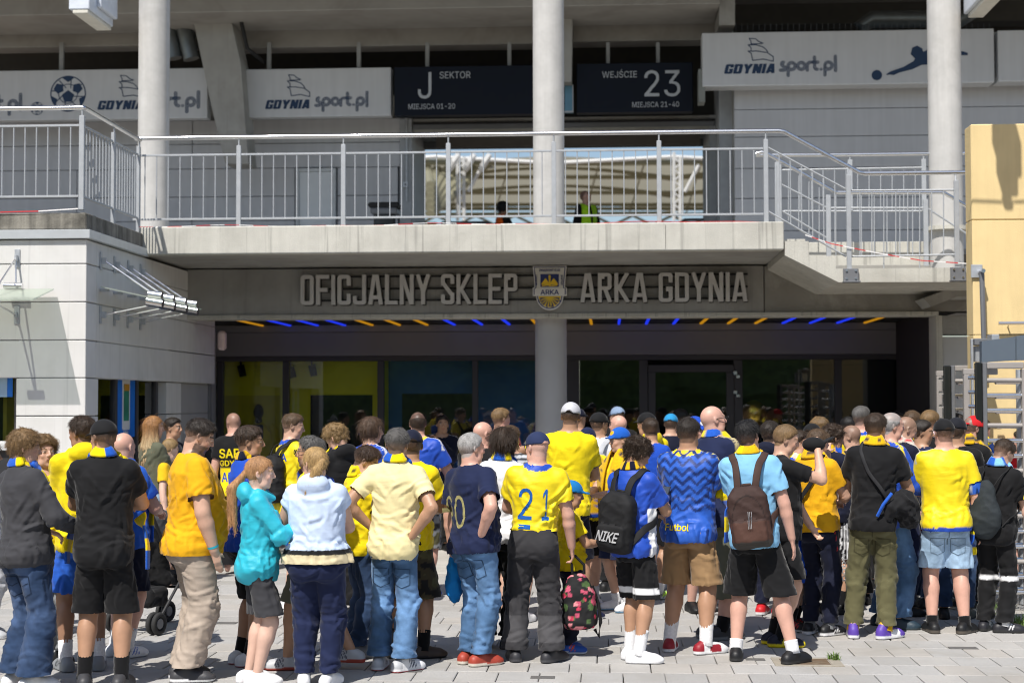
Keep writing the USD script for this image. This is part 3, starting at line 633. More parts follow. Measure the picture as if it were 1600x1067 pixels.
# side window with notices
zs0, zs1 = .25, Z(190, 551, 18.4)
sw = empty('side_window', parent=ki)
xf = xk - .16
obj('frame', cat_([bx(xf - .05, xf + .02, YP + .425, 20.295, zs1 - .05, zs1, .003)] + [bx(xf - .05, xf + .02, y - .045, y + .045, zs0, zs1 - .052, .003) for y in (17.47, 18.55, 19.4, 20.25)]), FR, sw)
for ya, yb in ((17.516, 18.504), (18.596, 19.354), (19.446, 20.204)):
    obj('pane', bx(xf - .02, xf - .012, ya, yb, zs0, zs1 - .053), GL, sw)
obj('side_reveal', bx(xk - .34, xk - .012, YP + .425, 20.295, zs1 + .003, zg[3] + .018), PLASTER_G, ki)
obj('side_base', bx(xf - .08, xf + .03, YP + .425, 20.295, 0, zs0 - .003), DARKM, ki)
obj('inner_panel', bx(xf - .9, xf - .86, 17.4, 20.3, 0, zs1), mat('kiosk_panel_yellow', (.4, .34, .02), .7), ki)
def side_text(s, y, z, h, w, m, x):
    t = meshkit.text_mesh(s, h, .003, True); v = t.vertices.copy(); v[:, 0] = (v[:, 0] - v[:, 0].min()) * w / (v[:, 0].max() - v[:, 0].min())
    return np.stack([x + v[:, 2], y + v[:, 0], z + v[:, 1]], 1), t.faces
for ya, yb, s in ((17.7, 18.48, 'OBSŁUGA KIBICA'), (19.45, 20.2, 'PUNKT OBSŁUGI KIBICA')):
    nt = empty('notice_strip', (xf, ya, zs1 - .28), label='black notice strip reading %s in the kiosk side window' % s, cat='notice')
    obj('sheet', bx(-.006, .0, 0, yb - ya, 0, .2), BLACK, nt); obj('lettering', side_text(s, .03, .07, .06, yb - ya - .06, WHT, .001), WHT, nt)
ps = empty('phone_poster', (xf, 18.6, zs1 - 1.0), label='blue poster with a smartphone picture in the kiosk side window', cat='poster')
obj('sheet', bx(-.006, .0, 0, .75, 0, .78), mat('poster_blue', (.01, .16, .60)), ps)
def side_flat(g, x): 
    m = flat_xz(g, 0, .004); v = m.vertices.copy(); return np.stack([x - v[:, 1] + .004, v[:, 0], v[:, 2]], 1), m.faces[:, ::-1]
obj('phone', side_flat(sbox(.26, .12, .50, .68).buffer(.03), .001), WHT, ps); obj('phone_screen', side_flat(sbox(.28, .2, .48, .64), .006), mat('screen_green', (.03, .22, .14), .4, scale=6, var=.4), ps)
obj('screen_band', side_flat(sbox(.28, .56, .48, .64), .011), mat('screen_orange', (.55, .25, .02), .4), ps)
obj('caption', side_text('kibic', .28, .03, .05, .2, WHT, .002), WHT, ps)
# downpipe and box in the recess corner
obj('downpipe', cyl((xk - .12, 22.8, 0), (xk - .12, 22.8, zb0 + .4), .05), GREYM, label='grey downpipe in the corner between kiosk and shop', cat='pipe')
p = P(345, 532, YB + .3)
obj('alarm_box', bx(p[0] - .05, p[0] + .05, YB + .3, YB + .45, p[2] - .13, p[2] + .13, .03), mat('alarm_red_white', (.6, .45, .42), .4), label='small rounded alarm box at the top left of the shop recess', cat='alarm')
# glass canopies with steel rods
FROST = usdkit.material(stage, '/World/Looks/canopy_glass', {'t': ('transparent_bsdf', {'color': (.84, .88, .84)}), 'd': ('principled_bsdf', {'base_color': (.55, .6, .52), 'roughness': .3}), 'm': ('mix_closure', {'fac': .35})}, [('t.BSDF', 'm.closure1'), ('d.BSDF', 'm.closure2')], surface='m.closure')
cs = empty('glass_canopy', label='frosted glass canopy on steel rods over the kiosk side window', cat='canopy')
yc = [17.48, 17.98, 18.5, 19.0]
zu, zm, zl = Z(155, 408, yc[0]), Z(155, 449, yc[0]), Z(155, 492, yc[0])
pl = trimesh.Trimesh(*[np.array(q) for q in ([(xk + .06, 17.3, zm), (xk + .06, 19.2, zm), (xk + .70, 19.2, zm - .14), (xk + .70, 17.3, zm - .14), (xk + .06, 17.3, zm - .015), (xk + .06, 19.2, zm - .015), (xk + .70, 19.2, zm - .155), (xk + .70, 17.3, zm - .155)], [[0, 1, 2], [0, 2, 3], [6, 5, 4], [7, 6, 4], [0, 4, 5], [0, 5, 1], [1, 5, 6], [1, 6, 2], [2, 6, 7], [2, 7, 3], [3, 7, 4], [3, 4, 0]])], process=False)
obj('glass', pl, FROST, cs)
for y in yc:
    tip = np.array([xk + .65, y, zm - .13])
    obj('clamp', cat_([cyl(tip + [-.12, 0, -.03], tip + [.06, 0, -.055], .055, 14), cyl(tip + [-.1, 0, .045], tip + [.05, 0, .03], .05, 14)]), STEEL, cs, smooth=40)
    obj('upper_rod', tube([(xk + .05, y, zu), tip + [0, 0, .02]], .012, 8), STEEL, cs)
    obj('lower_rod', tube([(xk + .05, y, zl), tip + [0, 0, -.06]], .011, 8), STEEL, cs)
    for z in (zu, zl): obj('wall_bracket', cat_([bx(xk + .001, xk + .014, y - .03, y + .03, z - .10, z + .10, .003), bx(xk + .014, xk + .07, y - .012, y + .012, z - .035, z + .035, .003)]), GALV, cs)
    obj('glass_bracket', cat_([bx(xk + .001, xk + .10, y - .025, y + .025, zm - .05, zm - .018, .004)]), GALV, cs)
cf = empty('glass_canopy', label='frosted glass canopy on a short steel rod over the kiosk front window', cat='canopy')
zu, zm, zl = Z(27, 404, YP), Z(27, 452, YP), Z(27, 492, YP)
xe = X(87, 450, YP)
pl2 = pl.copy(); v = np.array([(xe - 3.2, YP - .06, zm), (xe, YP - .06, zm), (xe + .02, YP - .75, zm - .16), (xe - 3.2, YP - .75, zm - .16)]); pl2.vertices = np.vstack([v, v - [0, 0, .015]]); pl2.faces = pl.faces[:, ::-1]
obj('glass', pl2, FROST, cf)
xb_ = X(27, 450, YP)
for x in (xb_, xb_ - 1.3):
    tip = np.array([x - .02, YP - .68, zm - .12])
    obj('clamp', cat_([cyl(tip + [-.09, 0, -.05], tip + [.09, 0, -.05], .03, 14), cyl((x - .10, YP - .12, zm + .03), (x + .10, YP - .12, zm + .03), .035, 14)]), STEEL, cf, smooth=40)
    obj('upper_rod', tube([(x, YP - .05, zu), tip], .011, 8), STEEL, cf); obj('upper_rod', tube([(x, YP - .05, zu), (x + .03, YP - .12, zm + .04)], .008, 8), STEEL, cf)
    obj('lower_rod', tube([(x, YP - .05, zl), tip + [0, 0, -.05]], .011, 8), STEEL, cf)
    for z in (zu, zl): obj('wall_bracket', cat_([bx(x - .03, x + .03, YP - .014, YP - .001, z - .10, z + .10, .003), bx(x - .012, x + .012, YP - .07, YP - .014, z - .035, z + .035, .003)]), GALV, cf)
# ---------------------------------------------------------------- back of the terrace: panelled walls, passage, signs
def R(px0, py0, px1, py1, Y):
    a, b = P(px0, py0, Y), P(px1, py1, Y); return a[0], b[0], b[2], a[2]
pwx0, pwx1 = X(644, 260, YW), X(1097, 260, YW)
bw = empty('back_wall', label='grey panelled wall behind the terrace, left of the passage', cat='wall')
rows = [(185, 268), (268, 306), (306, 344), (344, 380)]
xcut = [-70, 352, 381, 463 - 2, 640]
top_l = [Z(500, y, YW) for y in (186, 223.5, 262, 306, 344)] + [ZT]
for k in range(len(top_l) - 1):
    for (a, b) in ((-70, 120), (120, 300), (300, 461)) if k > 1 else ((-70, 300), (300, 640)):
        obj('panel', bx(X(a, 300, YW) + .006, X(b, 300, YW) - .006, YW, YW + .2, top_l[k + 1] + .006, top_l[k] - .006, .004), PANEL, bw)
    if k > 1: obj('panel', bx(X(527, 300, YW) + .006, X(622, 300, YW) - .006, YW, YW + .2, top_l[k + 1] + .006, top_l[k] - .006, .004), PANEL, bw)
obj('core', bx(X(-80, 300, YW), X(640, 300, YW), YW + .21, YW + .5, ZT, Z(300, 150, YW)), CONC_D, bw)
# white door
d0, d1, dz0, dz1 = R(463, 264, 525, 380, YW)
dz0 = ZT
dr = empty('terrace_door', (d0, YW, ZT), label='plain white steel door in the grey wall behind the terrace railing', cat='door')
DW, DH = d1 - d0, dz1 - ZT
WD = mat('door_white', (.62, .645, .66), .45, var=.04)
obj('frame', cat_([bx(0, .06, -.06, .2, 0, DH, .004), bx(DW - .06, DW, -.06, .2, 0, DH, .004), bx(.061, DW - .061, -.06, .2, DH - .06, DH, .004)]), mat('door_frame', (.5, .52, .53), .5), dr)
obj('leaf', bx(.063, DW - .063, -.03, .02, .01, DH - .063, .004), WD, dr)
obj('handle', cat_([cyl((DW - .14, -.09, 1.02), (DW - .14, -.03, 1.02), .011, 8), cyl((DW - .14, -.085, 1.02), (DW - .26, -.085, 1.02), .010, 8)]), DARKM, dr)
# jambs and passage
pa = empty('passage', label='open passage through the stand with dark shutter box and grey side walls', cat='passage')
JM = mat('jamb_concrete', (.34, .355, .37), .7, scale=6, var=.12, bump=.2)
j0, j1 = X(625, 260, YW), X(644, 260, YW); zl = Z(880, 183, YW)
obj('jamb', bx(j0, j1, YW - .05, YW + .5, ZT, zl, .01), JM, pa)
j2, j3 = X(1124, 260, YW - .8), X(1147, 260, YW - .8)
obj('jamb', bx(j2, j3, YW - .85, YW + .5, ZT, Z(1135, -30, YW), .01), JM, pa)
obj('side_wall', bx(j0, j1 - .01, YW + .502, 30.4, ZT, zl), mat('passage_wall', (.30, .31, .32), .7), pa)
xr1 = X(1098, 260, 30.4)
obj('side_wall', bx(j1 + 4.62, j2 + .3, YW + .0, 30.4, ZT, zl), mat('passage_wall', (.30, .31, .32), .7), pa) if False else obj('side_wall', bx(xr1, j2 + .3, YW + .0, 30.4, ZT, zl), mat('passage_wall', (.3, .31, .32)), pa)
zlin = Z(880, 232, 30.4)
obj('ceiling', bx(j1, xr1, YW + .5, 30.4, zl - .1, zl), CONC_D, pa)
obj('end_lintel', bx(j0, j2 + .3, 30.2, 30.4, zlin, zl - .1), mat('lintel_dark', (.10, .10, .10), .8), pa)
obj('lintel', bx(j1 + .004, j2 - .004, YW + .02, YW + .4, Z(880, 205, YW), zl, .006), CONC_D, pa)
obj('shutter_box', bx(j1 + .02, j2 - .02, YW - .03, YW + .016, Z(880, 200, YW), Z(880, 191, YW), .006), GREYM, pa)
obj('shutter_guide', bx(j1 + .02, j2 - .02, YW - .05, YW + .016, Z(880, 193, YW), Z(880, 190, YW), .004), BLACK, pa)
obj('soffit_panel', bx(j1 + .3, xr1 - .1, YW + 1.2, YW + 1.3, Z(880, 228, YW + 1.2), Z(880, 203, YW + 1.2)), mat('passage_soffit', (.13, .115, .10), .9), pa)
obj('conduit', cyl((j0 + .13, YW - .08, ZT + 1.5), (j0 + .13, YW - .08, zl), .018, 8), GALV, pa)
for px, py in ((762, 207), (993, 204)):
    p = P(px, py, YW + 1.15); es = empty('exit_sign', p, label='small pale emergency light above the passage, %s' % ('left of the column' if px < 800 else 'right of the column'), cat='sign')
    obj('body', bx(-.12, .12, 0, .04, -.03, .03, .006), mat('exit_sign_pale', (.3, .36, .26), .4), es); obj('face', bx(-.11, .11, -.006, -.001, -.02, .02), mat('exit_face', (.25, .4, .2), .4), es)
p = P(634, 289, YW - .06); sb = empty('switch_box', p, label='small grey switch box on the jamb left of the passage', cat='switch box')
obj('box', bx(-.045, .045, -.05, 0, -.05, .05, .006), GALV, sb); obj('knob', cyl((0, -.065, 0), (0, -.05, 0), .015, 10), DARKM, sb)
# low guard rails at the far end
for a, b, l in ((690, 772, 'left'), (1060, 1100, 'right')):
    xa, xb = X(a, 349, 30.3), X(b, 349, 30.3); zz = Z(880, 347, 30.3)
    obj('guard_rail', tube([(xa, 30.3, zz), (xb - .12, 30.3, zz), (xb - .03, 30.3, zz - .06), (xb, 30.3, zz - .5)] if l == 'left' else [(xb, 30.3, zz + .02), (xa + .12, 30.3, zz + .02), (xa + .03, 30.3, zz - .04), (xa, 30.3, zz - .5)], .03, 10), GREYM, smooth=40, label=f'bent grey guard rail at the far end of the passage, {l}', cat='rail')
# right-hand panelled wall
rw = empty('right_wall', label='grey panelled wall right of the passage behind the stair', cat='wall')
YR2 = 27.0
tr_ = [Z(1300, y, YR2) for y in (126, 170, 213, 262, 309, 360)] + [ZT - .7]
for k in range(len(tr_) - 1):
    for a, b in ((1148, 1478), (1478, 1720)):
        obj('panel', bx(X(a, 300, YR2) + .004 + .006 * (a > 1148), X(b, 300, YR2) - .006, YR2, YR2 + .2, tr_[k + 1] + .006, tr_[k] - .006, .004), PANEL, rw)
obj('core', bx(X(1148, 300, YR2), X(1760, 300, YR2), YR2 + .21, YR2 + .5, ZT - .7, Z(1300, 50, YR2)), CONC_D, rw)
# sign boards
BOARD = mat('board_pale_grey', (.56, .565, .57), .5, scale=1.5, var=.05, streak=.06)
NAVY = mat('board_navy_print', (.008, .032, .085), .6, var=.06)
BNAVY = mat('board_navy', (.004, .007, .015), .6, var=.08, spec=.2)
INK = mat('board_white_print', (.42, .44, .46), .5, var=.03)
def sail(parent, x, z, w, h, y):
    L = lambda *q: LineString([(x + a * w, z + b * h) for a, b in q]).buffer(.007)
    g = unary_union([L((.05, 1), (.3, .98), (.42, .86), (.6, .78)), L((.05, 1), (.12, .86), (.12, .76), (.35, .76), (.55, .76)), L((0, .72), (.3, .72), (.6, .62), (.72, .5)), L((0, .72), (.12, .6), (.12, .48)), L((0, .45), (.35, .45), (.75, .38), (1, .2), (1, 0)),
                     L((0, .45), (.12, .36), (.18, .05), (.6, .1), (1, 0)), L((.72, .5), (.78, .4))])
    obj('sail_drawing', flat_xz(g, y), NAVY, parent)
def sport(parent, x, z, h, w, y):
    """two-stroke lettering sport.pl"""
    def two(line): return unary_union([line.buffer(.105).difference(line.buffer(.062)), line.buffer(.024)])
    arc = lambda cx, cz, r, a0, a1: LineString([(cx + r * math.cos(t), cz + r * math.sin(t)) for t in np.linspace(a0, a1, 14)])
    pi = math.pi; gs = []
    from shapely.geometry import MultiLineString
    def add(*ls): gs.append(unary_union([two(l) for l in ls]))
    add(LineString(list(arc(.32, .50, .13, pi * .5, pi * 1.5).coords)[:] + list(arc(.32, .20, .13, pi * .5, -pi * .5).coords) + [(.1, .07)]))
    add(LineString([(.65, -.3), (.65, .35)] + list(arc(.90, .35, .25, pi, -pi * .95).coords)))
    add(LineString(list(arc(1.58, .35, .25, 0, 2 * pi).coords)))
    add(LineString([(2.0, .05), (2.0, .35)] + list(arc(2.25, .35, .25, pi, pi * .45).coords)))
    add(LineString([(2.52, .95), (2.52, .3)] + list(arc(2.7, .28, .18, pi, pi * 1.5).coords))); add(LineString([(2.42, .6), (2.75, .6)]))
    gs.append(Point(2.98, .1).buffer(.09).difference(Point(2.98, .1).buffer(.045)))
    add(LineString([(3.25, -.3), (3.25, .35)] + list(arc(3.5, .35, .25, pi, -pi * .95).coords)))
    add(LineString([(4.0, .0), (4.0, 1.0)]))
    g = unary_union(gs); g = affinity.scale(g, w / 3.95, h * 1.25, origin=(0, 0)); obj('sport_lettering', flat_xz(affinity.translate(g, x - .13 * w / 4, z - .01), y), NAVY, parent)
def gdynia(parent, px0, px1, pyb, pyt, Y, sail_px=None, sp=None):
    a, b = P(px0, pyb, Y), P(px1, pyt, Y)
    gs_, x_ = [], 0
    for ch in 'GDYNIA': q_ = glyph(ch, .105, .52); gs_.append(affinity.translate(q_, x_ - q_.bounds[0], 0)); x_ += q_.bounds[2] - q_.bounds[0] + .05
    u_ = affinity.skew(affinity.scale(unary_union(gs_), (b[0] - a[0] - .02) / x_, b[2] - a[2], origin=(0, 0)), 14, origin=(0, 0)); obj('name_lettering', flat_xz(affinity.translate(u_, a[0], a[2]), Y - .006), NAVY, parent)
    if sail_px: c, d = P(sail_px[0], sail_px[3], Y), P(sail_px[2], sail_px[1], Y); sail(parent, c[0], c[2], d[0] - c[0], d[2] - c[2], Y - .006)
    if sp: c, d = P(sp[0], sp[3], Y), P(sp[2], sp[1], Y); sport(parent, c[0], c[2], (d[2] - c[2]) * 1.0, d[0] - c[0], Y - .006)
YSG = 27.4
def board(px0, py0, px1, py1, Y, label, m=BOARD, depth=.25):
    x0, x1, z0, z1 = R(px0, py0, px1, py1, Y)
    e = empty('sign_board', label=label, cat='sign')
    obj('board', bx(x0, x1, Y, Y + depth, z0, z1, .01), m, e); return e, (x0, x1, z0, z1)
e, _ = board(-60, 112, 324, 184.5, YSG, 'long pale sign board with football and GDYNIA sport.pl print at the upper left')
gdynia(e, 152, 226, 172, 157, YSG, (186, 118, 224, 153), (217, 148, 312, 168)); gdynia(e, -62, -14, 174, 158, YSG, None, (-58, 152, 34, 172))
def football(px, py, rpx):
    p = P(px, py, YSG); r = rpx * YSG / FPX; c = Point(0, 0).buffer(r, 32); g = [c.difference(c.buffer(-r * .06))]
    pent = lambda cx, cz, s, a: Polygon([(cx + s * math.cos(a + 2 * math.pi * k / 5), cz + s * math.sin(a + 2 * math.pi * k / 5)) for k in range(5)])
    for ang, d, s in ((-90, .16, .36), (150, .60, .30), (30, .60, .30), (90, .98, .34), (205, 1.02, .34), (-25, 1.02, .34), (-90, 1.05, .3)):
        t = math.radians(ang); g.append(pent(r * d * math.cos(t), r * d * math.sin(t), r * s, t + math.pi).intersection(c))
    for ang in range(0, 360, 45):
        t = math.radians(ang + 20); g.append(LineString([(r * .35 * math.cos(t), r * .35 * math.sin(t)), (r * .9 * math.cos(t + .25), r * .9 * math.sin(t + .25))]).buffer(r * .025))
    g.append(Point(0, 0).buffer(r * .55).difference(Point(0, 0).buffer(r * .51)))
    obj('football_print', flat_xz(affinity.translate(unary_union(g), p[0], p[2]), YSG - .006), NAVY, e)
football(106.5, 147, 29); football(58, 170, 10.5)
e, _ = board(375, 109, 611, 181, YSG, 'pale GDYNIA sport.pl sign board with sail drawing, left of the dark sector sign')
gdynia(e, 414, 486, 171, 156, YSG, (449, 117, 484, 152), (494, 148, 575, 166))
e, _ = board(616, 105, 862, 177.5, YSG - .1, 'dark navy sector sign reading J SEKTOR MIEJSCA 01-20', BNAVY)
YN = YSG - .106
def words(e, s, px0, px1, pyb, pyt, bold=False):
    a, b = P(px0, pyb, YN), P(px1, pyt, YN); obj('lettering', text_xz(s, a[0], a[2], YN, b[2] - a[2], b[0] - a[0], .005, bold), INK, e)
words(e, 'J', 653, 674, 154, 113); words(e, 'SEKTOR', 687, 735, 123, 112); words(e, 'MIEJSCA 01-20', 638, 711, 171, 162)
e, _ = board(901, 100, 1083, 174, YSG - .1, 'dark navy entrance sign reading WEJŚCIE 23 MIEJSCA 21-40', BNAVY)
words(e, 'WEJŚCIE', 941, 995, 122, 111.5); words(e, '23', 1007, 1063, 151, 110); words(e, 'MIEJSCA 21-40', 988, 1061, 168, 159)
x0, x1, z0, z1 = R(882, 133, 896, 176, YSG + .05)
e = empty('display_box', (x0, YSG + .05, z0), label='pale blue framed display between the column and the dark entrance sign', cat='sign'); obj('panel', bx(0, x1 - x0, 0, .1, 0, z1 - z0, .01), mat('display_blue', (.10, .24, .34), .4), e)
obj('edge', cat_([bx(x1 - x0 - .02, x1 - x0, -.012, -.001, 0, z1 - z0), bx(0, x1 - x0 - .021, -.012, -.001, 0, .025)]), INK, e)
YRS = 26.5
e, (x0, x1, z0, z1) = board(1097, 52, 1554, 129, YRS, 'large pale sign board with GDYNIA sport.pl and a diving goalkeeper, upper right', BOARD, .4)
gdynia(e, 1131, 1213, 116, 100, YRS, (1169, 60, 1208, 97), (1220, 92, 1307, 111))
q = lambda px, py: (X(px, py, YRS), Z(px, py, YRS))
body = Polygon([q(*p) for p in ((1386, 117), (1392, 113), (1412, 106), (1428, 97), (1431, 92), (1424, 85), (1426, 76), (1433, 73), (1440, 77), (1442, 83), (1450, 79), (1480, 78), (1505, 82), (1511, 84), (1511, 86), (1500, 86), (1485, 94), (1465, 100), (1440, 101), (1425, 108), (1405, 113), (1396, 117), (1390, 116))]).buffer(.01)
c = P(1370, 118, YRS)
obj('goalkeeper_print', flat_xz(unary_union([body, Point(c[0], c[2]).buffer(8 * YRS / FPX)]), YRS - .006), NAVY, e)
board(1559, 48, 1760, 125, YRS, 'next pale sign board cut off by the right edge of the picture', BOARD, .4)
obj('sign_underside', bx(X(1092, 150, YRS) , X(1102, 150, YRS), YRS + .05, YRS + .4, z0 - .25, z0 + .3), mat('sign_return_ribbed', (.22, .23, .21), .6), label='ribbed return panel at the left end of the right sign board', cat='panel')
# ---------------------------------------------------------------- underside of the stand above
def slab_beam(px0, py0, px1, py1, Y, d, label, m=CONC_D):
    x0, x1, z0, z1 = R(px0, py0, px1, py1, Y); return obj('stand_beam', bx(x0, x1, Y, Y + d, z0, z1, .01), m, label=label, cat='beam')
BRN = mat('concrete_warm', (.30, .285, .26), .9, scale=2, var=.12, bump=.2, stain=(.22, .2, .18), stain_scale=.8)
slab_beam(-80, 5, 300, 70, YSG + .3, .5, 'precast concrete step beam under the stand, left of the raking beam', BRN)
slab_beam(370, 3, 850, 68, YSG + .3, .5, 'precast concrete step beam under the stand above the sector sign', BRN)
slab_beam(895, 0, 1120, 62, YSG + .3, .5, 'precast concrete step beam under the stand above the entrance sign', BRN)
slab_beam(-80, -70, 1125, 6, YSG - 1.2, 1.4, 'upper precast concrete step beam of the stand', BRN)
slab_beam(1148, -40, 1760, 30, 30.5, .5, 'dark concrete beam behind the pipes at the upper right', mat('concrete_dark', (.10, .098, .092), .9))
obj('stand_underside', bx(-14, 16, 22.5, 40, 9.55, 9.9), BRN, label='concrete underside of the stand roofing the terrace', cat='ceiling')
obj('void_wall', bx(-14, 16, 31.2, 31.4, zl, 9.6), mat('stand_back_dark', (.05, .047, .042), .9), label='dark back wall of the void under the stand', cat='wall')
for i, px in enumerate((97, 421, 561, 668, 796, 950, 1028)):
    x0, x1, z0, z1 = R(px - 3, 72, px + 3, 112, YSG + .15); obj('sign_hanger', bx(x0, x1, YSG + .1, YSG + .16, z0, z1 + .05, .004), mat('hanger_grey', (.28, .28, .27), .6), label=('grey steel hanger above the football on the left sign board', 'grey steel hanger above the left part of the middle GDYNIA board', 'grey steel hanger above the right part of the middle GDYNIA board', 'grey steel hanger above the letter J of the sector sign', 'grey steel hanger above the right half of the sector sign', 'grey steel hanger above the word WEJŚCIE', 'grey steel hanger above the number 23')[i], cat='hanger', group='sign hangers')
rk = [(287, -40), (345, -40), (376, 100), (388, 256), (352, 256), (330, 165), (308, 60)]
obj('raking_beam', prism_xz([(X(a, b, YSG - .4), Z(a, b, YSG - .4)) for a, b in rk], YSG - .4, YSG + .25), CONC_D, label='sloping concrete raking beam between the two left sign boards', cat='beam')
obj('raking_beam', prism_xz([(X(a, b, YSG - .3), Z(a, b, YSG - .3)) for a, b in ((862, -30), (895, -30), (893, 128), (862, 128))], YSG - .3, YSG + .2), CONC_D, label='concrete raking beam end behind the middle column', cat='beam')
obj('raking_beam', prism_xz([(X(a, b, YSG - .3), Z(a, b, YSG - .3)) for a, b in ((1120, -30), (1144, -30), (1144, 52), (1120, 52))], YSG - .9, YSG + .2), CONC_D, label='concrete upright above the left end of the right sign board', cat='beam')
PIPE = mat('duct_steel', (.20, .22, .23), .4, .7, var=.15)
for i, (a, b) in enumerate((((252, -20), (272, 92)), ((272, -20), (299, 93)))):
    obj('roof_pipe', cyl(P(*a, YSG + .05) , P(*b, YSG + .05), .14, 16), PIPE, smooth=40, label='grey drain pipe slanting down beside the left column, %s' % ('nearer the column' if i == 0 else 'nearer the raking beam'), cat='pipe')
obj('cable_pipe', tube([P(370, -20, YSG - .45), P(374, 20, YSG - .45), P(386, 76, YSG - .45), P(396, 84, YSG - .3), P(412, 98, YSG + .2)], .035, 10), BLACK, smooth=40, label='thin black pipe running down the right side of the raking beam', cat='pipe')
obj('ventilation_duct', tube([P(1350, 62, 28), P(1346, 42, 28), P(1362, 31, 28), P(1452, 30, 28), P(1498, 32, 28), P(1515, 22, 28), P(1522, -20, 28)], .15, 18), PIPE, smooth=40, label='bent silver ventilation duct above the right sign board', cat='duct')
obj('mesh_guard', cat_([cyl(P(1150 + 9 * k, 37, YRS + .35), P(1150 + 9 * k, 52, YRS + .35), .004, 4) for k in range(45)]), GREYM, label='row of thin wires standing on the right sign board', cat='mesh', kind='stuff')
# ceiling lights
for i, (px, py, Y) in enumerate(((135, 20, 20.2), (1556, -2, 20.2))):
    p = P(px, py, Y); L = empty('strip_lamp', p, label='white box lamp hanging at the top %s' % ('left' if i == 0 else 'right corner'), cat='lamp')
    obj('housing', bx(-.20, .07, -.1, .9, .02, .35, .01), mat('lamp_white', (.6, .64, .7), .4), L); obj('side_box', bx(.072, .13, .2, .9, .12, .4, .01), mat('lamp_white', (.6, .64, .7)), L)
    obj('diffuser', bx(-.15, .05, -.09, .88, -.03, .018, .006), mat('lamp_diffuser', (.62, .60, .52), .4), L); obj('arm', cyl((0, .3, .3), (0, .3, 2.0), .03, 8), GALV, L)
# rubbish bin
x0, x1, z0, z1 = R(577, 318, 626, 357, 27.2)
bn = empty('rubbish_bin', ((x0 + x1) / 2, 27.2, ZT), label='black rubbish bin with a liner bag behind the terrace railing', cat='bin')
h = z1 - ZT; w = (x1 - x0) / 2
m = trimesh.creation.cylinder(radius=1, height=1, sections=20); m.apply_scale((w * .72, w * .6, h - .2)); m.apply_translation((0, 0, (h - .2) / 2 + .0)); obj('bag', m, mat('bin_bag', (.01, .01, .012), .25, bump=.6, bscale=14), bn)
obj('lid', bx(-w, w, -w * .7, w * .7, h - .09, h, .03), BLACK, bn); obj('rim', bx(-w * .85, w * .85, -w * .65, w * .65, h - .2, h - .095, .02), GREYM, bn)
# ---------------------------------------------------------------- opposite stand seen through the passage
op = empty('opposite_stand', label='opposite stand with a beige membrane roof on arched ribs, seen through the passage', cat='stand')
MEM = usdkit.material(stage, '/World/Looks/membrane_beige', {'d': ('diffuse_bsdf', {'color': (.34, .325, .27)}), 't': ('translucent_bsdf', {'color': (.27, .255, .20)}), 'm': ('mix_closure', {'fac': .62})}, [('d.BSDF', 'm.closure1'), ('t.BSDF', 'm.closure2')], surface='m.closure'); RIB = mat('rib_olive', (.20, .19, .125), .7); TRW = mat('truss_white', (.5, .5, .49), .5)
Y0, Y1, NB = 88.0, 112.0, 4
bays = [(-420, 690), (690, 1040), (1040, 1390), (1390, 1800)]
bays = [(330, 682), (682, 1050), (1050, 1418)]
yt, yb = (252, 331)
def mem_pt(px, py_t):        # py_t 0 front edge (high) .. 1 back edge (low)
    Y = Y0 + (Y1 - Y0) * py_t; py = yt + (yb - yt) * py_t; return P(px, py, Y)
for a, b in bays:
    vs, fs = [], []; nu, nv = 16, 10
    for j in range(nv + 1):
        for i in range(nu + 1):
            t = i / nu; p = mem_pt(a + (b - a) * t, j / nv); arch = math.sin(math.pi * t); p = p + [0, 0, arch * .55 * (1 if j else .35)]; vs.append(p)
    for j in range(nv):
        for i in range(nu):
            k = j * (nu + 1) + i; fs += [[k, k + 1, k + nu + 2], [k, k + nu + 2, k + nu + 1]]
    obj('roof_membrane', (np.array(vs), np.array(fs)), MEM, op, smooth=True)
    for j, dz in ((.0, 0), (.32, .75), (.66, .75)):
        obj('arch_rib', tube([mem_pt(a + (b - a) * t, j) + [0, -.6, -.15 + math.sin(math.pi * t) * (dz - .05)] for t in np.linspace(0, 1, 15)], .16, 8), RIB, op)
    for j in (.25, .56, .80, .88):
        obj('purlin', tube([mem_pt(a, j) + [0, -.7, -.3], mem_pt(b, j) + [0, -.7, -.3]], .13, 6), RIB, op)
    for t in np.linspace(.12, .88, 5): obj('cable', tube([mem_pt(a + (b - a) * t, .05) + [0, -.3, -.1], mem_pt(a + (b - a) * (t - .06), 1) + [0, -.3, -.1]], .05, 5), RIB, op)
    obj('front_edge', tube([mem_pt(a, 0) + [0, -.9, .1], mem_pt((a + b) / 2, 0) + [0, -.9, -.25], mem_pt(b, 0) + [0, -.9, .1]], .11, 8), TRW, op)
    zz = [P(a + (b - a) * t, (337, 352)[i % 2], Y1 - 6) for i, t in enumerate(np.linspace(0, 1, 13))]
    obj('rear_truss', tube(zz, .10, 6), RIB, op); obj('rear_chord', tube([P(a, 353, Y1 - 6), P(b, 350, Y1 - 6)], .12, 6), RIB, op); obj('rear_chord', tube([P(a, 335, Y1 - 6), P(b, 333, Y1 - 6)], .12, 6), RIB, op)
for px in (720, 1058):
    Y = Y0 - 2; w = 5
    l = [P(px - w, 238, Y), P(px - w, 345, Y)]; r_ = [P(px + w, 245, Y), P(px + w, 345, Y)]
    obj('lattice_mast', cat_([tube(l, .09, 6), tube(r_, .09, 6), tube([P(px + (w if k % 2 else -w), 247 + k * 9, Y) for k in range(11)], .07, 6)]), TRW, op)
    obj('mast_stay', tube([P(px + 12, 300, Y), P(px + 34, 258, Y)], .1, 6), TRW, op)
